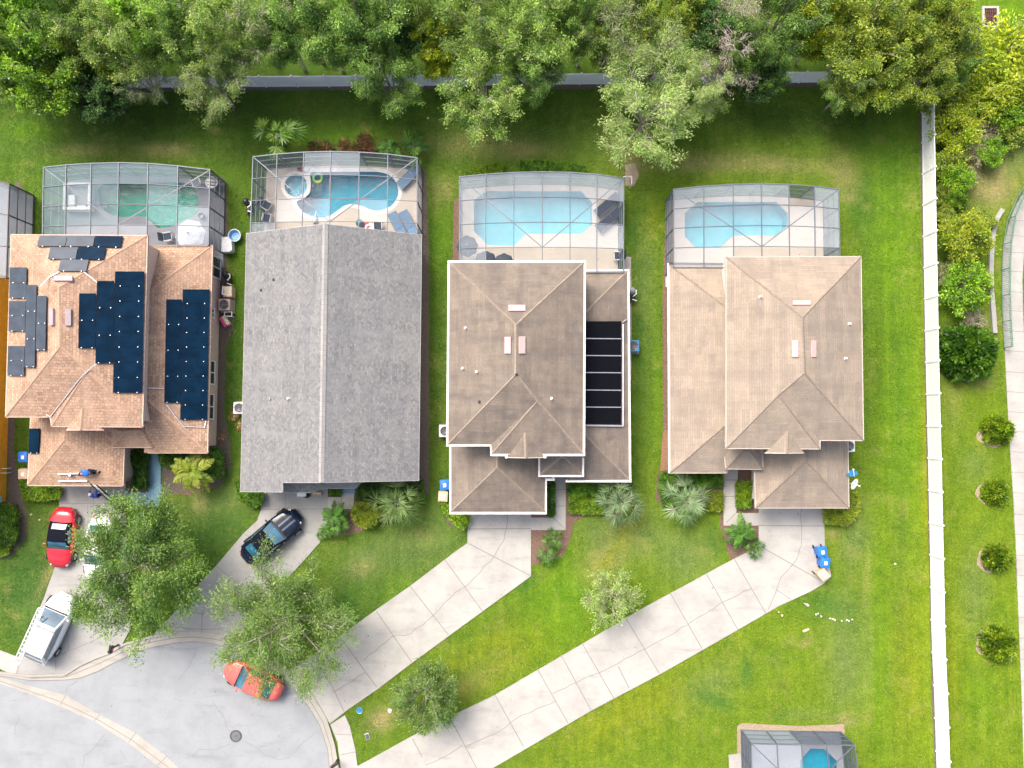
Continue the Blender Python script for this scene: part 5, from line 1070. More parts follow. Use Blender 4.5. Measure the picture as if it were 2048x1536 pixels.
def hedges():
    DG, MG, LG, YG = [(.09, .21, .02), (.13, .27, .025), (.06, .15, .015)], [(.15, .32, .02), (.20, .38, .025), (.09, .22, .02)], [(.28, .46, .02), (.34, .50, .025), (.18, .34, .02)], [(.30, .40, .03), (.37, .44, .03), (.22, .31, .02)]
    for a in [(rrect(320, 902, 362, 934), .9, DG, "dark hedge under the tan roof beside the blue path"), (rrect(403, 895, 446, 960, 14), 1.5, DG, "tall dark hedge at the right front corner of the solar panel house"), (rrect(264, 898, 294, 978), 1.0, DG, "narrow dark hedge left of the blue path"), ([(38, 958), (60, 968), (118, 974), (119, 996), (90, 1003), (45, 998)], .9, LG, "bright green hedge under the tan garage roof near the red convertible"),
              ([(-12, 1008), (20, 1008), (32, 1030), (33, 1070), (24, 1090), (-12, 1094)], 1.3, MG, "dark green hedge at the left edge below the orange house"), ([(-12, 1090), (20, 1088), (18, 1108), (-12, 1118)], .7, LG, "light green low hedge at the left edge"), ([(467, 960), (485, 980), (527, 986), (524, 1008), (505, 1018), (480, 1002)], .9, MG, "hedge at the left front corner of the grey roof"),
              (rrect(660, 972, 683, 992, 5), .5, MG, "tiny hedge beside the blue porch step"), ([(714, 968), (760, 960), (845, 958), (850, 1000), (840, 1016), (790, 1012), (740, 1006), (712, 1000)], 1.1, DG, "dark hedge along the right front of the grey roof"), (rrect(704, 1002, 758, 1056, 22), 1.0, YG, "round olive hedge in front of the grey roofed house"), (rrect(752, 1012, 790, 1044, 12), .7, YG, "low olive hedge right of the round one"),
              ([(886, 990), (899, 1010), (902, 1028), (940, 1030), (938, 1050), (925, 1060), (905, 1046), (884, 1020)], .8, LG, "bright green hedge left of the driveway under the white gutter"), (rrect(1094, 962, 1110, 1034, 5), .9, DG, "narrow hedge between garage and path of the white-guttered house"), (rrect(1136, 958, 1266, 992, 5), .9, MG, "deep green clipped hedge under the white gutter"), (rrect(1138, 990, 1210, 1028, 8), .6, LG, "yellow-green clipped hedge below the deeper green one"),
              ([(1320, 944), (1446, 944), (1447, 974), (1400, 976), (1360, 975), (1352, 1010), (1330, 1018), (1318, 985)], .9, MG, "L-shaped green hedge under the beige roof left of the path"), (rrect(1402, 982, 1447, 1022, 8), .6, YG, "yellowish low hedge left of the narrow path"), (rrect(1472, 962, 1503, 1016, 5), .6, LG, "grassy green hedge between path and garage wall"), ([(1648, 1012), (1698, 1014), (1699, 985), (1716, 985), (1718, 1020), (1708, 1040), (1690, 1051), (1650, 1048)], .9, YG, "hedge wrapping the right corner of the beige garage roof"),
              ([(930, 346), (945, 338), (975, 330), (1005, 325), (1006, 345), (960, 352), (932, 356)], .5, LG, "yellow-green low plants behind the whitish pool cage, left part"), ([(1040, 322), (1090, 320), (1130, 325), (1170, 332), (1172, 346), (1100, 343), (1040, 344)], .5, MG, "broad-leaved low plants behind the whitish pool cage, right part")]: hedge(*a)
    RD = [(.30, .12, .06), (.20, .12, .05), (.34, .20, .09), (.14, .20, .04)]
    for i, (x, y, r, lab) in enumerate([(628, 293, 11, "reddish plant leftmost behind the kidney pool cage"), (651, 294, 13, "reddish plant second from left behind the kidney pool cage"), (688, 291, 11, "reddish plant in the middle behind the kidney pool cage"), (727, 278, 12, "reddish plant standing farthest onto the lawn"), (714, 298, 10, "low reddish plant below the one farthest onto the lawn"), (737, 298, 11, "reddish plant rightmost behind the kidney pool cage")]):
        hedge([(x + r * math.cos(k * .7), y + r * math.sin(k * .7)) for k in range(9)], .6, RD, lab, 260, .3, .06, "red_plant", "plant", i)
hedges()
# ------------------------------------------------------------------ palms
def palm_mesh(seed, h, n, L, fan, pal, barkm='bark', tilt=(.0, 1.35), lw=.05):
    rng = np.random.default_rng(seed); pos, dr, LL, WW, col = [], [], [], [], []; tb = B(); pal = np.array(pal)
    tb.tube((0, 0, -.1), (0, 0, h * .5), .16, .13, 9); tb.tube((0, 0, h * .5), (0, 0, h), .13, .17, 9)
    for i in range(n):
        az = i * 2.399 + rng.normal() * .3; kk = (i + .5) / n; el = tilt[0] + (tilt[1] - tilt[0]) * kk + rng.normal() * .12; l = L * (rng.uniform(.8, 1.12) - .38 * kk); c = pal[rng.integers(0, len(pal))] * rng.uniform(.8, 1.2); pts = []
        for k in range(9):
            t = k / 8; r = l * t * math.cos(el * (1 - .5 * t)); z = h + l * t * math.sin(el) - l * .55 * t * t; pts.append(np.array([math.cos(az) * r, math.sin(az) * r, z]))
        last = (5 if kk < .55 else 3) if fan else 8
        for k in range(last):
            pos.append(pts[k]); dr.append(pts[k + 1] - pts[k]); LL.append(np.linalg.norm(pts[k + 1] - pts[k]) * 1.25); WW.append(.045); col.append(c * 1.15)
        if fan:
            o = pts[last]; d0 = pts[last + 1] - pts[last - 1]; d0 /= np.linalg.norm(d0); sdv = np.cross(d0, [0, 0, 1]); sdv /= np.linalg.norm(sdv); upv = np.cross(sdv, d0)
            for a in np.linspace(-1.5, 1.5, 17):
                v = d0 * math.cos(a) + sdv * math.sin(a) - np.array([0, 0, .12 + .1 * abs(a)]) + rng.normal(size=3) * .07
                pos.append(o); dr.append(v); LL.append(l * .62 * (1 - .25 * abs(a)) * rng.uniform(.85, 1.1)); WW.append(lw); col.append(c * rng.uniform(.7, 1.35))
        else:
            for t in np.linspace(.12, 1, 30):
                k = min(7, int(t * 8)); b0 = pts[k] * (1 - (t * 8 - k)) + pts[k + 1] * (t * 8 - k); d0 = pts[k + 1] - pts[k]; d0 = d0 / np.linalg.norm(d0); sdv = np.cross(d0, [0, 0, 1]); sdv /= np.linalg.norm(sdv)
                for s in (-1, 1):
                    pos.append(b0); dr.append(d0 * .75 + sdv * s * .8 + np.array([0, 0, -.25]) + rng.normal(size=3) * .08); LL.append(l * .3 * math.sin(math.pi * min(1, t * .8 + .18)) * rng.uniform(.85, 1.1) + .05); WW.append(lw); col.append(c * rng.uniform(.8, 1.25))
    cm = leaf_mesh("crown", np.array(pos), np.array(dr), np.array(LL), np.array(WW), np.array(col), rng, 1.5)
    tm = bpy.data.meshes.new("trunk"); tm.from_pydata([Vector(v) for v in tb.v], [], tb.f); tm.materials.append(MT[barkm]); return cm, tm
def palms():
    SG, BG, YG = [(.26, .40, .17), (.34, .46, .24), (.19, .31, .11)], [(.12, .30, .03), (.17, .36, .04), (.09, .22, .025)], [(.34, .42, .03), (.26, .37, .03), (.40, .46, .06)]
    S1, S2, S3 = palm_mesh(51, 2.2, 34, 1.9, True, SG), palm_mesh(52, 2.0, 30, 1.9, True, [(.22, .34, .10), (.28, .38, .16), (.16, .27, .06)]), palm_mesh(53, 1.6, 30, 1.75, True, SG)
    F1 = palm_mesh(54, 1.1, 18, 1.25, False, BG, lw=.06); F2 = palm_mesh(55, 2.0, 22, 1.7, False, YG, lw=.07); F3 = palm_mesh(56, .9, 16, 1.1, True, BG); Fan = palm_mesh(57, 1.8, 9, 1.9, True, [(.17, .34, .03), (.24, .40, .05), (.12, .26, .03)], lw=.13, tilt=(.5, 1.2)); Bn = palm_mesh(58, 1.0, 11, 1.5, True, [(.10, .26, .03), (.16, .33, .03)], lw=.12)
    DF = palm_mesh(59, .3, 14, 1.2, True, [(.55, .33, .13), (.62, .40, .17), (.42, .24, .1)], tilt=(-.1, .3))
    for (x, y, z, M_, s, lab) in [(1240, 1005, 2.2, S1, 1.0, "silvery fan palm beside the hedge of the white-guttered house"), (1376, 1003, 2.0, S3, 1.15, "silvery fan palm left of the narrow front path"), (794, 1005, 2.0, S2, 1.1, "green fan palm in front of the dark hedge by the grey roof"), (668, 1052, 1.1, F3, 1.05, "lower bright green palm at the driveway edge of the grey-roofed house"), (668, 1030, 1.1, F1, .9, "upper yellowish palm at the driveway edge of the grey-roofed house"), (645, 1068, .8, F3, .55, "tiny green palm overhanging the driveway edge"), (384, 942, 2.0, F2, 1.0, "yellow-green feathery palm by the tan roofed house"),
                                  (1105, 1080, 1.0, F3, .82, "upper small palm in the bed by the wide white driveway"), (1094, 1116, 1.0, F3, .75, "lower small palm in the bed by the wide white driveway"), (1482, 1068, 1.1, F1, 1.05, "feathery palm in the bed at the bend of the path"), (1513, 1097, 1.0, F3, .75, "small palm overhanging the long driveway"), (553, 268, 2.0, Fan, 1.0, "large fan palm clump on the lawn behind a pool cage"), (548, 296, 1.2, Bn, .65, "low fan palm beside the large clump"), (822, 294, 1.2, Bn, 1.0, "broad-leaved palm at the right back corner of the kidney pool cage"), (775, 292, .9, F1, .7, "thin pale palm right of the red plants"),
                                  (466, 832, .5, DF, .62, "upper orange dead palm lying beside the grey house"), (476, 852, .5, DF, .5, "lower orange dead palm tucked under the grey eave"), (440, 876, .4, DF, .45, "orange dead palm at the front corner of the tan house")]:
        p = P(x, y, z); plant("palm", lab, "palm", [("crown", M_[0]), ("trunk", M_[1])], (p.x, p.y, 0), x, (s, s, s if s < 1 else 1))
palms()
# ------------------------------------------------------------------ vehicles
def car(name, label, L, W, hr, paint, prof, cabin, soft=None, stripes=False, sw=.8):
    """x forward. prof: [(x/L, top z)], cabin: (cowl x, roof front x, roof rear x, rear base x) as fractions of L from the centre"""
    t = thing(name, label, "car"); b = B(); xs = [-.5 + i / 34 for i in range(35)]; rings = []
    def top(u):
        for (a, za), (c, zc) in zip(prof[:-1], prof[1:]):
            if a <= u <= c: k = (u - a) / (c - a); k = k * k * (3 - 2 * k); return za + (zc - za) * k
        return prof[-1][1]
    hw = lambda u: W / 2 * max(.30, (1 - abs(2 * u) ** (3.6 if u > 0 else 3.8)) ** .40) * (1 - .035 * math.cos(4 * math.pi * u) * 0 ) if abs(u) < .4999 else W / 2 * .40
    for u in xs:
        wv, zt = max(hw(u), W / 2 * .46), top(u); x = u * L; cr = .05 if abs(u) < .46 else .02
        end = max(0, (abs(u) - .44) / .06); zlo = .2 + .14 * end; zt = zt - .10 * end ** 2
        half = [(wv * .84, zlo), (wv * .95, zlo + .08), (wv, zlo + (zt - zlo) * .45), (wv * .985, zlo + (zt - zlo) * .72), (wv * .93, zt - .05), (wv * .80, zt), (wv * .5, zt + cr * .7), (0, zt + cr)]
        rings.append([(x, y, z) for y, z in half] + [(x, -y, z) for y, z in half[-2::-1]])
    n = len(rings[0]); vs = [p for r in rings for p in r]; fs = []
    for i in range(len(rings) - 1):
        for j in range(n - 1): fs.append([i * n + j, i * n + j + 1, (i + 1) * n + j + 1, (i + 1) * n + j])
        fs.append([i * n + n - 1, i * n, (i + 1) * n, (i + 1) * n + n - 1])
    fs += [list(range(n)), list(range((len(rings) - 1) * n, len(rings) * n))[::-1]]
    b.add(vs, fs); body = b.obj("body", MT[paint], t, smooth=True)
    cw, rf, rr, rb = [q * L for q in cabin]; wb, wr = W * .44, W * .365; zc, zd = top(cabin[0]) + .0, top(max(-.49, cabin[3])) - .0
    BL, BR, DL, DR = Vector((cw, wb, zc)), Vector((cw, -wb, zc)), Vector((rb, wb * .94, zd)), Vector((rb, -wb * .94, zd))
    FL, FR, RL, RR = Vector((rf, wr, hr - .03)), Vector((rf, -wr, hr - .03)), Vector((rr, wr * .96, hr - .05)), Vector((rr, -wr * .96, hr - .05))
    cb = B(); cb.patch(RL, RR, FR, FL, 8, 8, .04); 
    for q, bu in (((BR, BL, FL, FR), .03), ((DL, DR, RR, RL), .03), ((BL, DL, RL, FL), .03), ((DR, BR, FR, RR), .03)):
        cb.patch(q[1], q[0], q[3], q[2], 8, 5, -bu if False else bu) if False else cb.patch(*q, 8, 5, bu)
    bmx = cb.obj("roof", MT[soft or paint], t, smooth=True)
    # make every cabin normal face outwards
    bm = bmesh.new(); bm.from_mesh(bmx.data); bmesh.ops.remove_doubles(bm, verts=bm.verts, dist=.0005); bmesh.ops.recalc_face_normals(bm, faces=bm.faces); bm.to_mesh(bmx.data); bm.free()
    bm = bmesh.new(); bm.from_mesh(body.data); bmesh.ops.recalc_face_normals(bm, faces=bm.faces); bm.to_mesh(body.data); bm.free()
    def pane(nm, q, mat, i0=.09, i1=.12, i2=.1, push=.018, bulge=.032, j0=None):
        j0 = 1 - i0 if j0 is None else j0
        a, c, d, e = q; f = lambda u, v: a * (1 - u) * (1 - v) + c * u * (1 - v) + d * u * v + e * (1 - u) * v
        ctr = (FL + FR + RL + RR + BL + BR + DL + DR) / 8; nn = (c - a).cross(e - a).normalized(); mid = (a + c + d + e) / 4
        s = 1 if nn.dot(mid - ctr) > 0 else -1
        o = nn * s * push; g = B(); g.patch(f(i0, i1) + o, f(j0, i1) + o, f(j0, 1 - i2) + o, f(i0, 1 - i2) + o, 6, 4, bulge * s); return g.obj(nm, MT[mat], t, smooth=True)
    pane("windscreen", (BR, BL, FL, FR), 'wind', .05, .08, .06)
    pane("rear_window", (DL, DR, RR, RL), 'windl' if soft and not stripes else 'wind', .14 if soft else .08, .25 if soft else .12, .15 if soft else .08)
    pane("side_window", (BL, DL, RL, FL), 'wind', .1, .16, .14, j0=.1 + sw); pane("side_window", (DR, BR, FR, RR), 'wind', .9 - sw, .16, .14, j0=.9)
    for x in (.31 * L, -.30 * L):
        for s in (1, -1):
            g = B(); c = Vector((x, s * (W / 2 - .09), .33)); g.tube(c - Vector((0, .11, 0)), c + Vector((0, .115, 0)), .33, .33, 22); wl = g.obj("wheel", MT['rubber'], t)
            g = B(); c2 = c + Vector((0, s * .105, 0)); g.tube(c2, c2 + Vector((0, s * .018, 0)), .21, .19, 16)
            for k in range(5):
                a = k * 1.2566; g.beam(c2 + Vector((0, s * .022, 0)), c2 + Vector((.19 * math.cos(a), s * .022, .19 * math.sin(a))), .05, .02)
            g.obj("rim", MT['rim'], wl)
    for s in (1, -1):
        g = B(); g.box((.435 * L, s * W * .27, top(.435) - .075), (.16, .24, .08), -s * .6); g.obj("headlight", MT['lamp_w'], t, bevel=.02)
        g = B(); g.box((-.458 * L, s * W * .26, top(-.458) - .10), (.10, .26, .08), s * .5); g.obj("taillight", MT['lamp_r'], t, bevel=.02)
        g = B(); g.beam((cw - .25, s * wb, zc + .08), (cw - .22, s * (W / 2 + .01), zc + .1), .06, .05); g.box((cw - .22, s * (W / 2 + .05), zc + .11), (.1, .15, .12), s * .2); g.obj("mirror", MT[paint if not stripes else 'black'], t, bevel=.03)
    g = B(); g.beam((cw + .03, -wb * .95, zc + .045), (cw + .03, wb * .95, zc + .046), .10, .02); g.obj("cowl", MT['black'], t)
    g = B(); g.box((.492 * L, 0, .48), (.05, W * .42, .16)); g.obj("grille", MT['black'], t, bevel=.02)
    g = B()
    for s in (1, -1): g.beam((cw + .08, s * W * .36, top(cabin[0]) + .028), (.44 * L, s * W * .30, top(.44) + .012), .018, .012)
    g.beam((.445 * L, -W * .30, top(.44) + .02), (.445 * L, W * .30, top(.44) + .021), .018, .012); g.obj("hood_seam", MT['black'], t)
    if stripes:  # grey-blue strips paint the sky's reflection onto the hood
        g = B()
        for s in (1, -1):
            for k in range(8):
                u0, u1 = cabin[0] + .03 + (.42 - cabin[0] - .03) * k / 8, cabin[0] + .03 + (.42 - cabin[0] - .03) * (k + 1) / 8
                for y0, y1 in ((.13, .27),):
                    g.poly([Vector((u * L, s * yy * W * .5, top(u) + .052 - .045 * (yy / .8) ** 2 + .006)) for u, yy in ((u0, y0), (u1, y0), (u1, y1), (u0, y1))])
        g.obj("hood_sheen", MT['silver'], t)
    return t, top
def put(t, px0, px1, zm):
    """place a car so that its nose and tail fall on two photo points"""
    a, c = P(*px0, zm), P(*px1, zm); m = (a + c) / 2; d = a - c; t.location = (m.x, m.y, 0); t.rotation_euler = (0, 0, math.atan2(d.y, d.x)); return d.length
SD = [(-.5, .80), (-.40, .92), (-.2, .98), (.18, .95), (.38, .84), (.5, .66)]
t, _ = car("parked_car", "bright red convertible with a black soft top beside the green hedge", 4.1, 1.8, 1.26, 'red', [(-.5, .74), (-.38, .90), (-.1, .92), (.16, .88), (.36, .78), (.5, .56)], (.16, .045, -.13, -.27), 'fabric_k'); put(t, (116, 1133), (128, 1018), .7); t["group"] = "cars parked on driveways and the street"
t, _ = car("parked_car", "white car mostly hidden under the large green driveway tree", 4.7, 1.82, 1.46, 'carw', SD, (.20, .06, -.20, -.36)); put(t, (190, 1162), (203, 1035), .8); t["group"] = "cars parked on driveways and the street"
t, tp = car("parked_car", "white van-like car with a ladder rack on its roof", 4.85, 2.0, 1.68, 'carw', [(-.5, .95), (-.4, 1.05), (-.1, 1.06), (.2, 1.0), (.4, .92), (.5, .70)], (.265, .085, -.34, -.485), sw=.82); put(t, (125, 1196), (70, 1318), .9); t["group"] = "cars parked on driveways and the street"
b = B()
for x in (.25, -1.75): b.beam((x, -.85, 1.80), (x, .85, 1.80), .06, .05); [b.tube((x, s * .66, 1.60), (x, s * .66, 1.80), .03) for s in (1, -1)]
b.obj("roof_rack", MT['grey'], t)
lad = thing("ladder", "long white extension ladder strapped on the white van-like car", "ladder", t.location, t.rotation_euler.z)
b = B()
for y in (.42, .80): b.beam((-2.5, y, 1.86), (1.35, y, 1.86), .045, .09)
OFF[lad.name] = Vector(); q = B()
for k in range(13): q.tube((-2.4 + .3 * k, .42, 1.86), (-2.4 + .3 * k, .80, 1.86), .022)
b.obj("side_rail", MT['white'], lad); q.obj("rung", MT['lt'], lad)
t, _ = car("parked_car", "glossy black coupe with sky sheen painted on its hood", 4.75, 1.92, 1.36, 'cark', [(-.5, .80), (-.40, .94), (-.2, .98), (.12, .96), (.34, .88), (.5, .64)], (.16, .0, -.20, -.40), 'fabric_k', True); put(t, (586, 1036), (496, 1112), .8); t["group"] = "cars parked on driveways and the street"
t, _ = car("parked_car", "faded red car at the curb, half hidden by a feathery tree", 4.2, 1.76, 1.42, 'redf', SD, (.22, .07, -.22, -.37)); put(t, (452, 1338), (558, 1386), .8); t["group"] = "cars parked on driveways and the street"

# ------------------------------------------------------------------ bins, AC units and yard things
def bin_proto(mat, lidm):
    t = thing("wheelie_bin", "", "bin"); b = B()
    lo, hi = .23, .29; vs = [(-lo, -lo, .06), (lo, -lo, .06), (lo, lo, .06), (-lo, lo, .06), (-hi, -hi, .98), (hi, -hi, .98), (hi, hi, .98), (-hi, hi, .98)]
    b.add(vs, [[3, 2, 1, 0], [4, 5, 6, 7], [0, 1, 5, 4], [1, 2, 6, 5], [2, 3, 7, 6], [3, 0, 4, 7]]); b.obj("body", MT[mat], t, bevel=.03)
    b = B(); b.box((0, 0, 1.015), (.64, .68, .05)); b.patch((-.25, -.27, 1.043), (.25, -.27, 1.043), (.25, .27, 1.043), (-.25, .27, 1.043), 6, 6, .05); b.obj("lid", MT[lidm], t, bevel=.03)
    b = B(); b.box((0.02, -.02, 1.092), (.2, .24, .006)); b.obj("sticker", MT['lt'], t)
    b = B(); b.tube((-.22, .37, .95), (.22, .37, .95), .018); [b.beam((s * .22, .29, .95), (s * .22, .37, .95), .03, .03) for s in (1, -1)]; b.obj("handle", MT[mat], t)
    for s in (1, -1):
        b = B(); b.tube((s * .24, .26, .12), (s * .30, .26, .12), .12, .12, 14); b.obj("wheel", MT['black'], t)
    return t
bb, tb_ = bin_proto('blue', 'blue'), bin_proto('tan', 'tan')
def place(proto, first, x, y, z, rz, label, group=None):
    p = P(x, y, z); loc = (p.x, p.y, 0)
    if first: proto.location = loc; proto.rotation_euler = (0, 0, rz); o = proto
    else: o = dup(proto, loc, rz)
    o["label"] = label
    if group: o["group"] = group
    return o
G_ = "wheelie bins"
place(bb, True, 1644.5, 1104, 1, .12, "upper blue bin on the edge of the longest driveway", G_); place(bb, False, 1650.5, 1125.5, 1, -.12, "lower blue bin on the edge of the longest driveway, next to the tan bin", G_)
place(bb, False, 889, 970, 1, 0.05, "blue bin against the wall of the white-guttered house", G_); place(bb, False, 46, 914, 1, .03, "blue bin between the orange house and the tan garage roof", G_)
place(tb_, True, 1647, 1150, 1, .7, "tan bin standing askew below two blue bins on the driveway", G_); place(tb_, False, 886, 993, 1, -.05, "tan bin above a green hedge by the white-guttered house", G_); place(tb_, False, 46, 948, 1, .02, "tan bin under the tan garage roof beside the orange house", G_)
def ac_proto(mat):
    t = thing("air_conditioner", "", "air conditioner"); b = B(); b.box((0, 0, .06), (.95, .95, .1)); b.obj("pad", MT['conc_b'], t)
    b = B(); b.box((0, 0, .48), (.8, .8, .74)); b.obj("casing", MT[mat], t, bevel=.05)
    b = B(); b.lathe([(.33, .852), (.33, .862), (.30, .866)], n=24); b.obj("fan_opening", MT['black'], t)
    b = B()
    for r in (.1, .2, .3): b.torus((0, 0, .872), r, .008, 24, 5)
    for k in range(6): a = k * math.pi / 3; b.tube((0, 0, .874), (.33 * math.cos(a), .33 * math.sin(a), .874), .007, n=4)
    b.obj("fan_guard", MT['metal'], t)
    return t
aw, ap_ = ac_proto('lt'), ac_proto('pink'); ab = ac_proto('bluedish')
place(aw, True, 478.5, 816, .8, 0, "white air conditioner peeking out beside the grey roof"); place(ap_, True, 448, 609, .85, 0, "pinkish air conditioner on the wall of the solar panel house"); place(ab, True, 1267, 692, .8, 0, "blue air conditioner beside the wing with black mats")
place(aw, False, 1698, 892, .8, 0, "white air conditioner under the right eave of the beige roof"); place(aw, False, 890, 862, .8, 0, "white air conditioner at the left wall of the white-guttered house")
def dish(x, y, az, el, mat, label, zt):
    p = P(x, y, zt); t = thing("satellite_dish", label, "satellite dish", (p.x, p.y, zt)); b = B(); Q = Matrix.Rotation(az, 3, 'Z') @ Matrix.Rotation(el, 3, 'Y'); v = []; fs = []; o = Vector((p.x, p.y, zt + .3))
    for i in range(5):
        r = .38 * i / 4
        for k in range(20): a = k * math.pi / 10; v.append(o + Q @ Vector((r * math.cos(a) * .88, r * math.sin(a), r * r * .55)))
    for i in range(4):
        for k in range(20): fs.append([i * 20 + k, i * 20 + (k + 1) % 20, (i + 1) * 20 + (k + 1) % 20, (i + 1) * 20 + k])
    b.add(v, fs); d = b.obj("reflector", MT[mat], t, smooth=True); md = d.modifiers.new("thick", 'SOLIDIFY'); md.thickness = .02
    tip = o + Q @ Vector((-.15, 0, .5)); b = B(); b.path([o + Q @ Vector((-.34, 0, .06)), tip], .018); b.box(tip, (.1, .08, .08)); b.obj("feed_arm", MT['lt'], t)
    b = B(); b.path([o, o - Vector((.0, 0, .18)), o - Vector((.22, 0, .34))], .025); b.obj("mast", MT['metal'], t)
dish(1703, 967, R_(-30), R_(40), 'white', "white satellite dish at the corner of the beige garage roof", 2.55); dish(1700, 948, R_(100), R_(58), 'bluedish', "blue satellite dish above the white dish", 2.55)
# side yard of the solar panel house
p = P(469, 471, .4); t = thing("kiddie_pool", "light blue plastic kiddie pool on the grass between two houses", "kiddie pool", p * 1); OFF[t.name] = Vector((p.x, p.y, 0)); t.location = (p.x, p.y, 0)
b = B(); b.lathe([(p2, z) for p2, z in ((.36, .02), (.42, .3), (.44, .42), (.40, .43), (.36, .12), (.001, .1))], (p.x, p.y, 0), 28); b.obj("shell", MT['kpool'], t, smooth=False)
b = B(); b.torus((p.x, p.y, .43), .42, .035); b.obj("rim", MT['lt'], t); b = B(); b.torus((p.x - .02, p.y, .13), .2, .03); b.obj("base_ring", MT['lt'], t)
q = [P(x, y, .75) for x, y in ((443.5, 475), (455, 474), (462, 480), (463.5, 500), (458, 503), (443, 503))]; t = thing("storage_box", "pale grey storage box against the pool cage near the kiddie pool", "storage box", mean(q))
b = B(); b.prism([(a.x, a.y) for a in q], .02, .7); b.obj("body", MT['lt'], t, bevel=.03); b = B(); b.prism([(a[0], a[1]) for a in inset([(a.x, a.y) for a in q], -.02)], .702, .76); b.obj("lid", MT['lt'], t, bevel=.02)
def pump(x, y, label, mat='black', s=1):
    p = P(x, y, .5); t = thing("pool_pump", label, "pool pump", (p.x, p.y, 0)); o = Vector((p.x, p.y, 0)); b = B()
    b.lathe([(.2, .05), (.24, .15), (.24, .75), (.18, .92), (.05, .98)], o + Vector((0, .28, 0)), 18); b.obj("filter_tank", MT[mat], t, smooth=True)
    b = B(); b.tube(o + Vector((-.05, -.45, .25)), o + Vector((.1, -.05, .25)), .13, .13, 14); b.lathe([(.15, .1), (.15, .45), (.12, .5)], o + Vector((.12, -.1, 0)), 14); b.obj("motor", MT['black'], t)
    b = B(); b.path([o + Vector(v) for v in ((.12, -.1, .5), (.12, -.1, .7), (.30, .05, .7), (.30, .3, .7), (.1, .3, .9))], .035); b.path([o + Vector(v) for v in ((.32, -.4, .05), (.32, -.4, .55), (.05, -.3, .55))], .035); b.obj("pipe", MT['white'], t); return t
pump(453, 558, "pool pump with white pipes beside the solar panel house"); pump(494, 413, "black pool pump outside the kidney pool cage", 'black'); pump(1263, 590, "pool pump on the pad beside the white-guttered house", 'grey')
p = P(455, 583, .8); t = thing("generator_box", "beige equipment box between pool pump and pinkish air conditioner", "equipment box", (p.x, p.y, 0)); b = B(); b.box((p.x, p.y, .42), (.62, .75, .8)); b.obj("casing", MT['tan'], t, bevel=.04); b = B(); b.path([P(446, 572, .9), P(444, 588, .9), P(452, 590, .9)], .04); b.obj("pipe", MT['white'], t); b = B(); b.box((p.x, p.y, .83), (.5, .6, .03)); b.obj("lid", MT['cream'], t)
p = P(457, 630, .5); t = thing("bench_frame", "white tubular frame below the pinkish air conditioner", "frame", (p.x, p.y, 0)); o = Vector((p.x, p.y, 0)); b = B(); b.path([o + Vector(v) for v in ((-.25, -.1, 0), (-.25, -.1, .6), (.25, -.1, .6), (.25, -.1, 0))], .03); b.obj("hoop", MT['lt'], t); b = B(); b.path([o + Vector(v) for v in ((-.25, .2, 0), (-.25, .2, .6), (.25, .2, .6), (.25, .2, 0))], .03); b.beam(o + Vector((-.25, -.1, .58)), o + Vector((-.25, .2, .58)), .04, .04); b.beam(o + Vector((.25, -.1, .58)), o + Vector((.25, .2, .58)), .04, .04); b.obj("hoop", MT['lt'], t)
p = P(448, 642, .45); t = thing("cooler", "hot pink cooler with a cream lid leaning by the wall", "cooler", (p.x, p.y, 0)); M_ = Matrix.Rotation(R_(-58), 3, 'Z'); b = B(); b.box((p.x - .1, p.y - .06, .22), (.75, .22, .42), M=M_); b.obj("body", MT['pinkc'], t, bevel=.04); b = B(); b.box((p.x + .1, p.y + .06, .24), (.72, .24, .44), M=M_); b.obj("lid", MT['cream'], t, bevel=.04)
# front of the grey-roofed house
p = P(603, 988, .8); t = thing("storage_box", "white box in front of the grey garage, dark bag on its right", "box", (p.x, p.y, 0)); b = B(); b.box((p.x, p.y, .4), (.55, .3, .78)); b.obj("body", MT['lt'], t, bevel=.03); b = B(); b.box((p.x, p.y, .805), (.6, .34, .04)); b.obj("lid", MT['lt'], t, bevel=.01)
p = P(612, 990, .4); t = thing("trash_bag", "dark bag beside the white box at the grey garage", "bag", (p.x, p.y, 0)); b = B(); b.lathe([(.16, .01), (.24, .12), (.22, .35), (.1, .5), (.05, .56), (.08, .62)], (p.x, p.y, 0), 14); o = b.obj("sack", MT['black'], t, smooth=True); b = B(); b.torus((p.x, p.y, .55), .055, .015, 12, 5); b.obj("knot", MT['grey'], t)
p = P(634, 987, .25); t = thing("cardboard_box", "flat tan cardboard box right of the dark bag by the garage", "box", (p.x, p.y, 0)); b = B(); b.box((p.x, p.y, .15), (.6, .25, .28)); b.obj("carton", MT['card'], t, bevel=.01); b = B(); b.box((p.x - .01, p.y, .293), (.6, .04, .006)); b.obj("tape", MT['cream'], t)
# street things
p = P(222, 1298, 1.1); t = thing("mailbox", "dark mailbox on a post at the curb of the cul-de-sac", "mailbox", (p.x, p.y, 0)); o = Vector((p.x, p.y, 0)); b = B(); b.box(o + Vector((0, 0, .5)), (.1, .1, 1.1)); b.obj("post", MT['black'], t); M_ = Matrix.Rotation(R_(-15), 3, 'Z'); b = B(); b.box(o + Vector((0, 0, 1.1)), (.28, .5, .14), M=M_); v = B(); b.tube(o + M_ @ Vector((0, -.25, 1.17)), o + M_ @ Vector((0, .25, 1.17)), .14, .14, 16); b.obj("box", MT['black'], t); b = B(); b.box(o + M_ @ Vector((.15, .05, 1.22)), (.015, .16, .06), M=M_); b.obj("flag", MT['lamp_r'], t); b = B(); b.beam(o + Vector((-.28, .05, .85)), o + Vector((.02, .05, .85)), .04, .12); b.obj("newspaper_holder", MT['lt'], t)
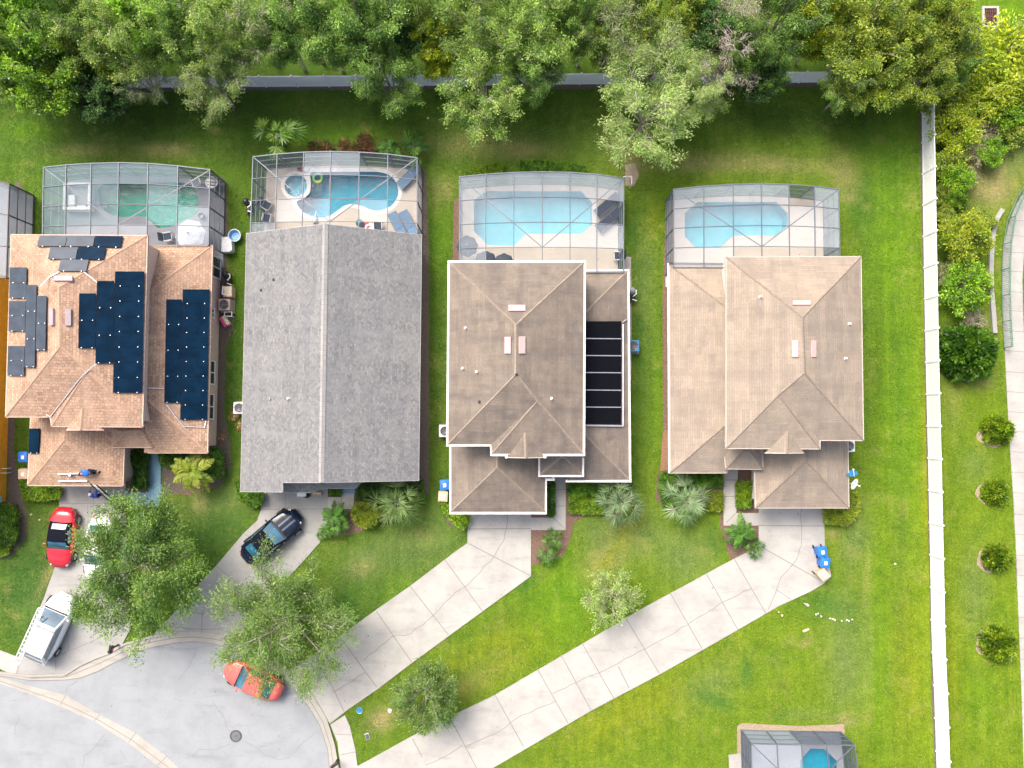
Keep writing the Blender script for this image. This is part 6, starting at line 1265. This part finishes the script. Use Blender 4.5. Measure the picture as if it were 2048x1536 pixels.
p = P(669, 1530, 1.0); t = thing("mailbox", "dark mailbox leaning over the curb at the bottom edge", "mailbox", (p.x, p.y, 0)); o = Vector((p.x, p.y, 0)); b = B(); b.box(o + Vector((0, 0, .48)), (.09, .09, 1.0)); b.obj("post", MT['black'], t); b = B(); b.beam(o + Vector((-.25, -.17, 1.0)), o + Vector((.25, .17, 1.0)), .2, .2); b.obj("box", MT['black'], t, bevel=.05); b = B(); b.beam(o + Vector((-.2, -.05, 1.12)), o + Vector((-.05, .05, 1.12)), .015, .08); b.obj("flag", MT['lamp_r'], t)
p = P(472, 1472); t = thing("manhole_cover", "round dark manhole cover in the middle of the cul-de-sac", "manhole cover", (p.x, p.y, 0)); b = B(); b.torus((p.x, p.y, .018), .37, .045, 36, 6, sq=.3); b.obj("frame_ring", MT['iron'], t); b = B(); b.lathe([(.32, .005), (.32, .028), (.001, .03)], (p.x, p.y, 0), 32); pl_ = b.obj("plate", MT['iron'], t); b = B()
for r in (.1, .18, .26): b.torus((p.x, p.y, .03), r, .012, 30, 5, sq=.5)
b.obj("raised_ring", MT['grey'], pl_)
for x, y, r, mt, nm, lab in ((719, 1420, .2, 'bluedish', "utility_cover", "blue oval utility cover in the grass by the wide driveway"), (735, 1473, .19, 'iron', "meter_cover", "dark rectangular water meter cover in the grass near the curb"), (780, 1421, .13, 'lt', "utility_marker", "small white cap in the grass beside the feathery tree")):
    p = P(x, y); t = thing(nm, lab, "utility cover", (p.x, p.y, 0)); b = B()
    if mt == 'iron': b.box((p.x, p.y, .02), (.3, .44, .05), .3); b.obj("rim", MT['metal'], t, bevel=.02); b = B(); b.box((p.x, p.y, .047), (.22, .34, .012), .3); b.obj("lid", MT['iron'], t)
    else: b.lathe([(r * 1.1, 0), (r * 1.1, .04), (r, .05), (.001, .055 if mt != 'lt' else .2)], (p.x, p.y, 0), 18); b.obj("lid", MT[mt], t); b = B(); b.torus((p.x, p.y, .045), r * 1.08, .015, 20, 5); b.obj("rim", MT['metal'], t)
p = P(1980, 35); t = thing("storm_drain", "square rusty storm drain grate in pale concrete at the top right", "storm drain", (p.x, p.y, 0)); w_, h_ = .45, .62; b = B()
for s in (1, -1): b.box((p.x + s * (w_ + .07), p.y, .06), (.15, h_ * 2 + .3, .14)); b.box((p.x, p.y + s * (h_ + .07), .058), (w_ * 2, .15, .136))
b.obj("concrete_rim", MT['conc'], t); b = B()
for k in range(7): b.box((p.x - w_ + .13 * k + .06, p.y, .06), (.05, h_ * 2, .05))
for k in (-1, 0, 1): b.box((p.x, p.y + k * h_ * .66, .064), (w_ * 2, .05, .05))
b.obj("grate", MT['rust'], t)
b = B(); b.box((p.x, p.y, .01), (w_ * 2, h_ * 2, .02)); b.obj("pit", MT['black'], t)
rnd = random.Random(9); RP = [(1609, 1207), (1613, 1209), (1616, 1211), (1632, 1229), (1636, 1227), (1642, 1233), (1660, 1237), (1665, 1238), (1669, 1240), (1683, 1242), (1693, 1240), (1697, 1242), (1704, 1239), (1557, 1224), (1564, 1231), (80, 1040), (63, 1029), (1790, 1128), (856, 237)]
for i, (x, y) in enumerate(RP):
    b = B(); p = P(x, y); r = rnd.uniform(.05, .10); v = []; 
    b.lathe([(r * .8, -.02), (r, .03), (r * .85, .08), (r * .4, .11)], (0, 0, 0), 9); b.v = [(a * rnd.uniform(.75, 1.2), c * rnd.uniform(.6, 1.1), z) for a, c, z in b.v]
    o = b.obj("rock", MT['rock'], None, True); o.location = (p.x, p.y, .0); o.rotation_euler = (0, 0, i)
    if i < 13: setp(o, "pale limestone rock in the curved row on the grass near the bins", "rock", "pale rocks in a curved row")
    else: setp(o, ["pale pebble just below the long driveway, nearer of two", "pale pebble just below the long driveway, lower of two", "pale stone on the grass left of the red convertible", "small pale stone in the grass by the bright hedge", "small white stone in the striped grass by the long fence", "pale stone on the dark back lawn between two leaning trees"][i - 13], "rock")
for x, y, w2, h2, a, lab in ((1612, 1260, .5, .16, .4, "flat tan board lying on the grass below the rocks"),):
    p = P(x, y); b = B(); b.box((0, 0, .02), (w2, h2, .03)); o = b.obj("board", MT['card']); o.location = (p.x, p.y, 0.0); o.rotation_euler = (0, 0, a); setp(o, lab, "board")
# ------------------------------------------------------------------ poolside furniture
def lounger(mat, back=.5, fr='frame_l'):
    t = thing("sun_lounger", "", "sun lounger"); b = B()
    for s in (1, -1): b.beam((-.95, s * .32, .33), (.95, s * .32, .33), .04, .05)
    for x in (-.8, .7): b.beam((x, -.31, .30), (x, .31, .30), .04, .04)
    b.obj("frame", MT[fr], t)
    for x in (-.85, .75):
        for s in (1, -1): b = B(); b.beam((x, s * .30, 0), (x, s * .30, .31), .04, .04); b.obj("leg", MT[fr], t)
    b = B(); b.patch((-.93, -.29, .37), (.32, -.29, .37), (.32, .29, .37), (-.93, .29, .37), 6, 4, -.02); b.obj("seat", MT[mat], t)
    b = B(); L = .72; x1, z1 = .34 + L * math.cos(back), .38 + L * math.sin(back); b.patch((.34, -.29, .38), (x1, -.29, z1), (x1, .29, z1), (.34, .29, .38), 5, 4, -.02); b.beam((x1, -.3, z1), (x1, .3, z1), .04, .04); b.obj("backrest", MT[mat], t)
    return t
lb, lk = lounger('bluef'), lounger('navy', .35)
GL = "loungers on the pool decks"
def lpl(pr, first, x, y, ang, label, s=1): o = place(pr, first, x, y, .45, R_(ang), label, GL); o.location.z = .1; return o
lpl(lb, True, 817, 354, 45, "blue lounger at the upper right corner of the kidney pool deck"); lpl(lb, False, 795, 449, -63, "left blue lounger of the pair near the grey roof edge"); lpl(lb, False, 817, 446, -63, "right blue lounger of the pair near the grey roof edge")
lpl(lk, True, 1213, 411, 40, "upper black lounger right of the angular pool"); lpl(lk, False, 1216, 441, 40, "lower black lounger right of the angular pool")
def chair(mat, fr='lt'):
    t = thing("patio_chair", "", "chair"); b = B()
    for s in (1, -1): b.path([(-.25, s * .28, 0), (-.25, s * .28, .6), (.28, s * .28, .6), (.28, s * .28, 0)], .025); b.path([(-.25, s * .28, .42), (.28, s * .28, .42)], .02)
    b.path([(-.25, -.28, .42), (-.25, .28, .42)], .02); b.path([(.28, -.28, .42), (.28, .28, .42)], .02); b.obj("frame", MT[fr], t)
    b = B(); b.patch((-.25, -.27, .45), (.27, -.27, .45), (.27, .27, .45), (-.25, .27, .45), 4, 4, -.02); b.obj("seat", MT[mat], t)
    b = B(); b.patch((-.27, -.27, .47), (-.27, .27, .47), (-.42, .27, .95), (-.42, -.27, .95), 4, 4, .02); b.path([(-.27, -.28, .45), (-.43, -.28, .96), (-.43, .28, .96), (-.27, .28, .45)], .02); b.obj("backrest", MT[mat], t); return t
cn, cl = chair('navy'), chair('scr_d')
for pr, f, x, y, a, lab in ((cn, True, 533, 411, -30, "dark chair with white frame left of the round spa"), (cn, False, 534, 436, 80, "dark chair facing the house below the other dark chair"), (cn, False, 756, 452, 95, "dark chair half under the eave near the blue loungers"), (cl, True, 393, 364, 115, "white framed chair in the corner of the teal screened deck"), (cn, False, 335, 474, 10, "dark chair left of the pale umbrella"), (cn, False, 1237, 512, 180, "dark chair at the right wall below the black loungers")):
    o = place(pr, f, x, y, .5, R_(a), lab, "patio chairs"); o.location.z = .1
def umbrella(x, y, r, z, mat, label, fold=False, tilt=0):
    p = P(x, y, z); t = thing("patio_umbrella", label, "umbrella", (p.x, p.y, 0)); o = Vector((p.x, p.y, 0)); b = B(); b.tube(o + Vector((0, 0, .1)), o + Vector((0, 0, z)), .025); b.obj("pole", MT['metal'], t)
    b = B(); b.lathe([(.25, .1), (.25, .16), (.06, .2)], o, 18); b.obj("base", MT['grey'], t)
    n = 8; v = [o + Vector((0, 0, z + .05))]; fs = []
    for ring, (k, dz) in enumerate(((.35, -.08), (.7, -.22), (1, -.42))):
        for i in range(n * 2): a = i * math.pi / n + tilt; q = r * k * (1 if i % 2 == 0 else .90 if k == 1 else .95); v.append(o + Vector((q * math.cos(a), q * math.sin(a), z + dz - (0 if i % 2 == 0 else -.02))))
    m = n * 2; fs = [[0, 1 + i, 1 + (i + 1) % m] for i in range(m)] + [[1 + j * m + i, 1 + (j + 1) * m + i, 1 + (j + 1) * m + (i + 1) % m, 1 + j * m + (i + 1) % m] for j in range(2) for i in range(m)]
    b = B(); b.add(v, fs); b.obj("canopy", MT[mat], t); b = B(); b.lathe([(.06, z + .04), (.06, z + .1), (.02, z + .16)], o, 10); b.obj("finial", MT['grey'], t); return t
umbrella(376, 466, 1.05, 2.3, 'umb', "open pale umbrella at the house side of the teal screened deck", tilt=.2)
umbrella(934, 490, .75, 2.3, 'dku', "dark umbrella at the left wall of the angular pool deck", tilt=.1); umbrella(971, 522, .8, 2.2, 'dku', "dark umbrella tip peeking out left above the white gutter"); umbrella(1008, 524, .7, 2.2, 'dku', "dark umbrella tip peeking out right above the white gutter")
p = P(424, 365, .75); t = thing("patio_table", "round glass table with white rim in the teal screened corner", "table", (p.x, p.y, .1)); o = Vector((p.x, p.y, 0)); b = B(); b.torus(o + Vector((0, 0, .8)), .40, .035, 30, 6); b.obj("rim", MT['lt'], t); b = B(); b.lathe([(.38, .79), (.38, .8)], o, 28); b.obj("tabletop", MT['glass'], t)
for k in range(3): a = k * 2.09; b = B(); b.tube(o + Vector((.3 * math.cos(a), .3 * math.sin(a), .1)), o + Vector((.3 * math.cos(a), .3 * math.sin(a), .79)), .02); b.obj("leg", MT['lt'], t)
# raised white surround (spa shell) on the teal screened deck
p = P(153, 392, .8); t = thing("hot_tub", "square hot tub with thick white rim under teal screens", "hot tub", (p.x, p.y, .1)); o = Vector((p.x, p.y, 0)); b = B(); w2 = .86
for s in (1, -1): b.box(o + Vector((s * w2, 0, .45)), (.2, w2 * 2 + .2, .7)); b.box(o + Vector((0, s * w2, .447)), (w2 * 2 - .2, .2, .694))
b.obj("rim", MT['lt'], t, bevel=.05); b = B(); b.box(o + Vector((0, 0, .25)), (w2 * 2 - .2, w2 * 2 - .2, .3)); b.obj("basin", MT['grey'], t); b = B(); b.box(o + Vector((-.45, -.3, .5)), (.5, .9, .25)); b.box(o + Vector((.2, -.65, .48)), (.7, .25, .2)); b.obj("seat", MT['lt'], t, bevel=.08)
p = P(97, 415, .5); plant("plant", "spiky yellowish plant on the grass against the left side of the teal pool cage", "plant", [("foliage", palm_mesh(71, .5, 12, .55, True, [(.42, .42, .2), (.35, .38, .16)], lw=.03)[0])], (p.x, p.y, 0))
p = P(403, 432, .3); t = thing("planter", "dark round pot on the teal screened deck", "pot", (p.x, p.y, .1)); b = B(); b.lathe([(.13, .1), (.2, .2), (.21, .42), (.17, .43), (.15, .3), (.001, .28)], (p.x, p.y, 0), 16); b.obj("pot", MT['grey'], t); b = B(); b.torus((p.x, p.y, .43), .19, .02, 18, 5); b.obj("rim", MT['rust'], t)
# floats and toys by the kidney pool
p = P(636, 356.5, 0); t = thing("swim_ring", "green and yellow swim ring floating in the kidney pool", "swim ring", (p.x, p.y, .0)); b = B(); b.torus((p.x, p.y, .03), .30, .11, 32, 10); b.obj("tube", MT['tubg'], t, True); b = B(); b.torus((p.x, p.y, .04), .30, .113, 12, 10, arc=1.2); b.v = [tuple(Matrix.Rotation(-1.9, 3, 'Z') @ (Vector(v) - Vector((p.x, p.y, 0))) + Vector((p.x, p.y, 0))) for v in b.v]; b.obj("stripe", plain("yellow_vinyl", (.60, .62, .06), .4), t, True)
p = P(720, 447, .3); t = thing("beach_ball", "dark teal ball beside red toys near the grey roof edge", "ball", (p.x, p.y, .1)); b = B(); b.lathe([(.28 * math.sin(a * math.pi / 12) + .001, .38 - .28 * math.cos(a * math.pi / 12)) for a in range(13)], (p.x, p.y, 0), 20); b.obj("ball", plain("teal_vinyl", (.03, .16, .2), .4), t, True); b = B(); b.lathe([(.05, .655), (.03, .665)], (p.x, p.y, 0), 10); b.obj("valve", MT['lt'], t)
p = P(731, 450, .3); t = thing("pool_toy", "red inflatable toy between the dark ball and white float", "pool toy", (p.x, p.y, .1)); b = B(); b.torus((p.x, p.y, .2), .18, .09, 20, 8); b.obj("tube", MT['redf'], t, True); b = B(); b.lathe([(.12, .2), (.12, .23)], (p.x, p.y, 0), 14); b.obj("seat", MT['pinkc'], t)
p = P(739, 457, .3); t = thing("pool_float", "white float by the red toy at the grey roof edge", "pool float", (p.x, p.y, .1)); b = B(); b.torus((p.x, p.y, .2), .28, .1, 24, 8); b.obj("tube", MT['lt'], t, True); b = B(); b.lathe([(.2, .16), (.2, .19)], (p.x, p.y, 0), 16); b.obj("floor", MT['umb'], t)
for x, y, lab in ((600, 338, "reddish folded towel on the deck above the round spa"), (612, 340, "white cooler box on the deck above the round spa")):
    p = P(x, y, .2); t = thing("towel" if 'towel' in lab else "cooler", lab, "towel" if 'towel' in lab else "cooler", (p.x, p.y, .1)); b = B(); b.box((p.x, p.y, .2), (.42, .24, .2), .1); b.obj("cloth" if 'towel' in lab else "body", MT['redf' if 'towel' in lab else 'lt'], t, bevel=.03); b = B(); b.box((p.x, p.y, .312), (.3, .14, .02), .1); b.obj("fold" if 'towel' in lab else "lid", MT['dku' if 'towel' in lab else 'umb'], t)
p = P(632, 437, .6); t = thing("water_feature", "folded grey-blue umbrella lying at the edge of the kidney pool", "umbrella", (p.x, p.y, .1)); t.name = "folded_umbrella"; OFF["folded_umbrella"] = OFF.get("water_feature"); a0, a1 = P(629, 446, .25), P(632, 424, .35); b = B(); b.tube(a0, a0.lerp(a1, .55), .16, .12, 9); b.tube(a0.lerp(a1, .55), a0.lerp(a1, .8), .12, .03, 9); b.obj("canopy", MT['umb'], t, True); b = B(); b.tube(a0.lerp(a1, .7), a1 + (a1 - a0) * .15, .025); b.obj("pole", MT['lt'], t)
p = P(1256, 359, 1.2); t = thing("pipe_frame", "white pipe frame at the upper right corner of the whitish pool cage", "frame", (p.x, p.y, 0)); o = Vector((p.x, p.y, 0)); b = B(); b.path([o + Vector(v) for v in ((-.28, .2, .05), (-.28, .2, 1.2), (.25, .2, 1.2), (.25, -.3, 1.2), (.25, -.3, .05))], .035); b.obj("upper_pipe", MT['lt'], t); b = B(); b.path([o + Vector(v) for v in ((.25, .2, .05), (.25, .2, 1.17))], .03); b.obj("standpipe", MT['lt'], t)
# ------------------------------------------------------------------ people, ladder, pipes at the tan garage
def skin_obj(name, joints, edges, mat, parent, sub=2):
    me = bpy.data.meshes.new(name); me.from_pydata([Vector(j[0]) for j in joints], edges, []); me.materials.append(MT[mat])
    o = bpy.data.objects.new(name, me); COL.objects.link(o); o.parent = parent
    s = o.modifiers.new("skin", 'SKIN'); s.use_smooth_shade = True
    for i, j in enumerate(joints):
        v = me.skin_vertices[0].data[i]; r = j[1]; v.radius = (r, r) if not isinstance(r, tuple) else r; v.use_root = (i == 0)
    o.modifiers.new("sub", 'SUBSURF').levels = sub; o.modifiers["sub"].render_levels = sub; return o
def person(label, root, J, shirt, cap='hair'):
    """J: joint positions relative to root (pelvis, chest, neck, head, shL, elL, haL, shR..., hipL, knL, ftL, toL, ...)"""
    t = thing("person", label, "person", root); V = {k: Vector(v) for k, v in J.items()}
    names = ['pel', 'chest', 'neck', 'head', 'shL', 'elL', 'haL', 'shR', 'elR', 'haR', 'hiL', 'knL', 'ftL', 'toL', 'hiR', 'knR', 'ftR', 'toR']; rad = dict(pel=(.14, .11), chest=(.17, .12), neck=.06, head=.105, shL=.07, elL=.045, haL=.035, shR=.07, elR=.045, haR=.035, hiL=.095, knL=.065, ftL=.05, toL=.04, hiR=.095, knR=.065, ftR=.05, toR=.04)
    J_ = [(V[n], rad[n]) for n in names]; ix = {n: i for i, n in enumerate(names)}; E = [('pel', 'chest'), ('chest', 'neck'), ('neck', 'head'), ('chest', 'shL'), ('shL', 'elL'), ('elL', 'haL'), ('chest', 'shR'), ('shR', 'elR'), ('elR', 'haR'), ('pel', 'hiL'), ('hiL', 'knL'), ('knL', 'ftL'), ('ftL', 'toL'), ('pel', 'hiR'), ('hiR', 'knR'), ('knR', 'ftR'), ('ftR', 'toR')]
    E = [(ix[a], ix[b]) for a, b in E]
    for s in 'LR':
        d = (V['ha' + s] - V['el' + s]).normalized(); side = d.cross(Vector((0, 0, 1))); side = side.normalized() if side.length > .1 else Vector((1, 0, 0)); h0 = ix['ha' + s]
        for k, (off, ln) in enumerate(((-.03, .075), (-.01, .085), (.011, .08), (.03, .062))):
            a = V['ha' + s] + d * .05 + side * off; i = len(J_); J_ += [(a, .010), (a + d * ln * .6 - Vector((0, 0, .006)), .009), (a + d * ln - Vector((0, 0, .03)), .007)]; E += [(h0, i), (i, i + 1), (i + 1, i + 2)]
        a = V['ha' + s] + side * -.035; i = len(J_); J_ += [(a + d * .02, .011), (a + d * .055 + side * -.02, .009)]; E += [(h0, i), (i, i + 1)]
    skin_obj("body", J_, E, 'skin', t)
    g = lambda n, r: (V[n], r)
    mid = lambda a, b, k: V[a].lerp(V[b], k) if k <= 1 else V[b].lerp(V['ha' + b[-1]], k - 1)
    skin_obj("shirt", [g('pel', (.18, .15)), g('chest', (.23, .17)), (mid('chest', 'neck', .6), .095), g('shL', .11), (mid('shL', 'elL', 1.25), .075), g('shR', .11), (mid('shR', 'elR', 1.25), .075)], [(0, 1), (1, 2), (1, 3), (3, 4), (1, 5), (5, 6)], shirt, t)
    skin_obj("trousers", [g('pel', (.155, .13)), g('hiL', .11), g('knL', .085), (mid('knL', 'ftL', .9), .075), g('hiR', .11), g('knR', .085), (mid('knR', 'ftR', .9), .075)], [(0, 1), (1, 2), (2, 3), (0, 4), (4, 5), (5, 6)], 'trous', t)
    hd = (V['head'] - V['neck']).normalized(); c = V['head'] + hd * .05; b = B(); b.lathe([(.118 * math.sin(a * math.pi / 16) + .001, .118 * math.cos(a * math.pi / 16)) for a in range(9)], n=16); Q = hd.to_track_quat('Z', 'Y').to_matrix(); b.v = [tuple(Q @ Vector(v) + c) for v in b.v]
    OFF[t.name] = Vector(); b.obj("hair", MT[cap], t, True)
    fw = V.get('face', Vector((0, 1, 0))).normalized(); b = B(); side = fw.cross(hd).normalized()
    b.tube(V['head'] + fw * .10, V['head'] + fw * .135 - hd * .02, .014, .02, 6)
    for s in (1, -1): b.box(V['head'] + fw * .1 + side * s * .035 + hd * .03, (.018, .018, .012)); b.box(V['head'] + side * s * .112, (.03, .03, .055))
    b.box(V['head'] + fw * .1 - hd * .055, (.04, .02, .012)); b.obj("face", MT['skin'], t)
    for s in 'LR': b = B(); d = (V['to' + s] - V['ft' + s]).normalized(); b.beam(V['ft' + s] - d * .06 - Vector((0, 0, .02)), V['to' + s] + d * .06 - Vector((0, 0, .015)), .095, .08); b.obj("shoe", MT['black'], t, bevel=.03)
    OFF[t.name] = Vector(root); return t
# garage roof front slope
plW = slope_plane((60, 836), (55, 971), E1, PT); zg = zof(129, 880, plW); pS = slope_plane((55, 971), (246, 972), E1, PT)
rp = lambda x, y, l=0: onplane(x, y, pS, l)
o = rp(178, 944)
rel = lambda x, y, l: rp(x, y, l) - o
person("person in a blue shirt and dark trousers crawling on the tan garage roof", o, dict(pel=rel(180, 944, .34), chest=rel(169, 946, .42), neck=rel(165.5, 947.5, .44), head=rel(161, 948.5, .40), face=(-1, -.3, -.5), shL=rel(169, 950, .40), elL=rel(166, 951, .2), haL=rel(161, 950, .05), shR=rel(168, 941, .42), elR=rel(163, 941, .24), haR=rel(158, 946, .06), hiL=rel(181, 946.5, .32), knL=rel(184, 947, .09), ftL=rel(195, 945.5, .09), toL=rel(198, 945.5, .04), hiR=rel(181, 941.5, .32), knR=rel(186, 941, .09), ftR=rel(196, 943, .09), toR=rel(199, 943, .04)), 'shirt', 'hair')
o = P(207, 988)
person("person in a deep blue shirt holding the ladder at its foot", o, dict(pel=(-.02, -.05, .95), chest=(-.02, .02, 1.33), neck=(-.04, .06, 1.50), head=(-.06, .10, 1.64), face=(.1, 1, .3), shL=(-.22, .03, 1.42), elL=(-.24, .30, 1.36), haL=(-.10, .52, 1.55), shR=(.18, .05, 1.42), elR=(.22, .32, 1.34), haR=(.14, .52, 1.52), hiL=(-.11, -.05, .90), knL=(-.12, .0, .49), ftL=(-.13, -.06, .07), toL=(-.15, .10, .04), hiR=(.09, -.05, .90), knR=(.11, .03, .49), ftR=(.14, -.03, .07), toR=(.16, .13, .04)), 'shirt2', 'cap')
b0, t0 = P(228, 1006), P(190.5, 972, 3.15); dd = (t0 - b0).normalized(); sd2 = dd.cross(Vector((0, 0, 1))).normalized() * .2
t = thing("ladder", "dark-railed extension ladder leaning on the edge of the tan garage roof", "ladder", (b0.x, b0.y, 0))
for s in (1, -1): b = B(); b.beam(b0 + sd2 * s, t0 + dd * .35 + sd2 * s, .04, .09); b.obj("side_rail", MT['black'], t)
n = int((t0 - b0).length / .3)
for k in range(1, n + 2): c = b0 + dd * .3 * k; b = B(); b.tube(c - sd2, c + sd2, .02); b.obj("rung", MT['lt'], t)
for (x0, y0, x1, y1, lab) in ((116, 948.5, 161, 947, "upper white gutter pipe lying on the tan garage roof"), (117, 962.5, 175, 962, "lower white gutter pipe lying on the tan garage roof near the eave")):
    a, c = rp(x0, y0, .09), rp(x1, y1, .09); t = thing("gutter_pipe", lab, "pipe", a); b = B(); b.tube(a, c, .045, .045, 10); b.obj("pipe", MT['lt'], t)
    for k in (.05, .55, .96): q = a.lerp(c, k); b = B(); dv = (c - a).normalized(); b.tube(q - dv * .07, q + dv * .07, .06, .06, 10); b.obj("coupling", MT['white'], t)
p = rp(141, 950.5, .1); t = thing("tool_bucket", "small dark bucket with a pale lid on the tan garage roof", "bucket", p - Vector((0, 0, .1))); b = B(); b.lathe([(.09, -.06), (.11, .12)], p, 14); b.obj("bucket", MT['black'], t); b = B(); b.lathe([(.09, .125), (.05, .15)], p, 14); b.obj("lid", MT['lt'], t)
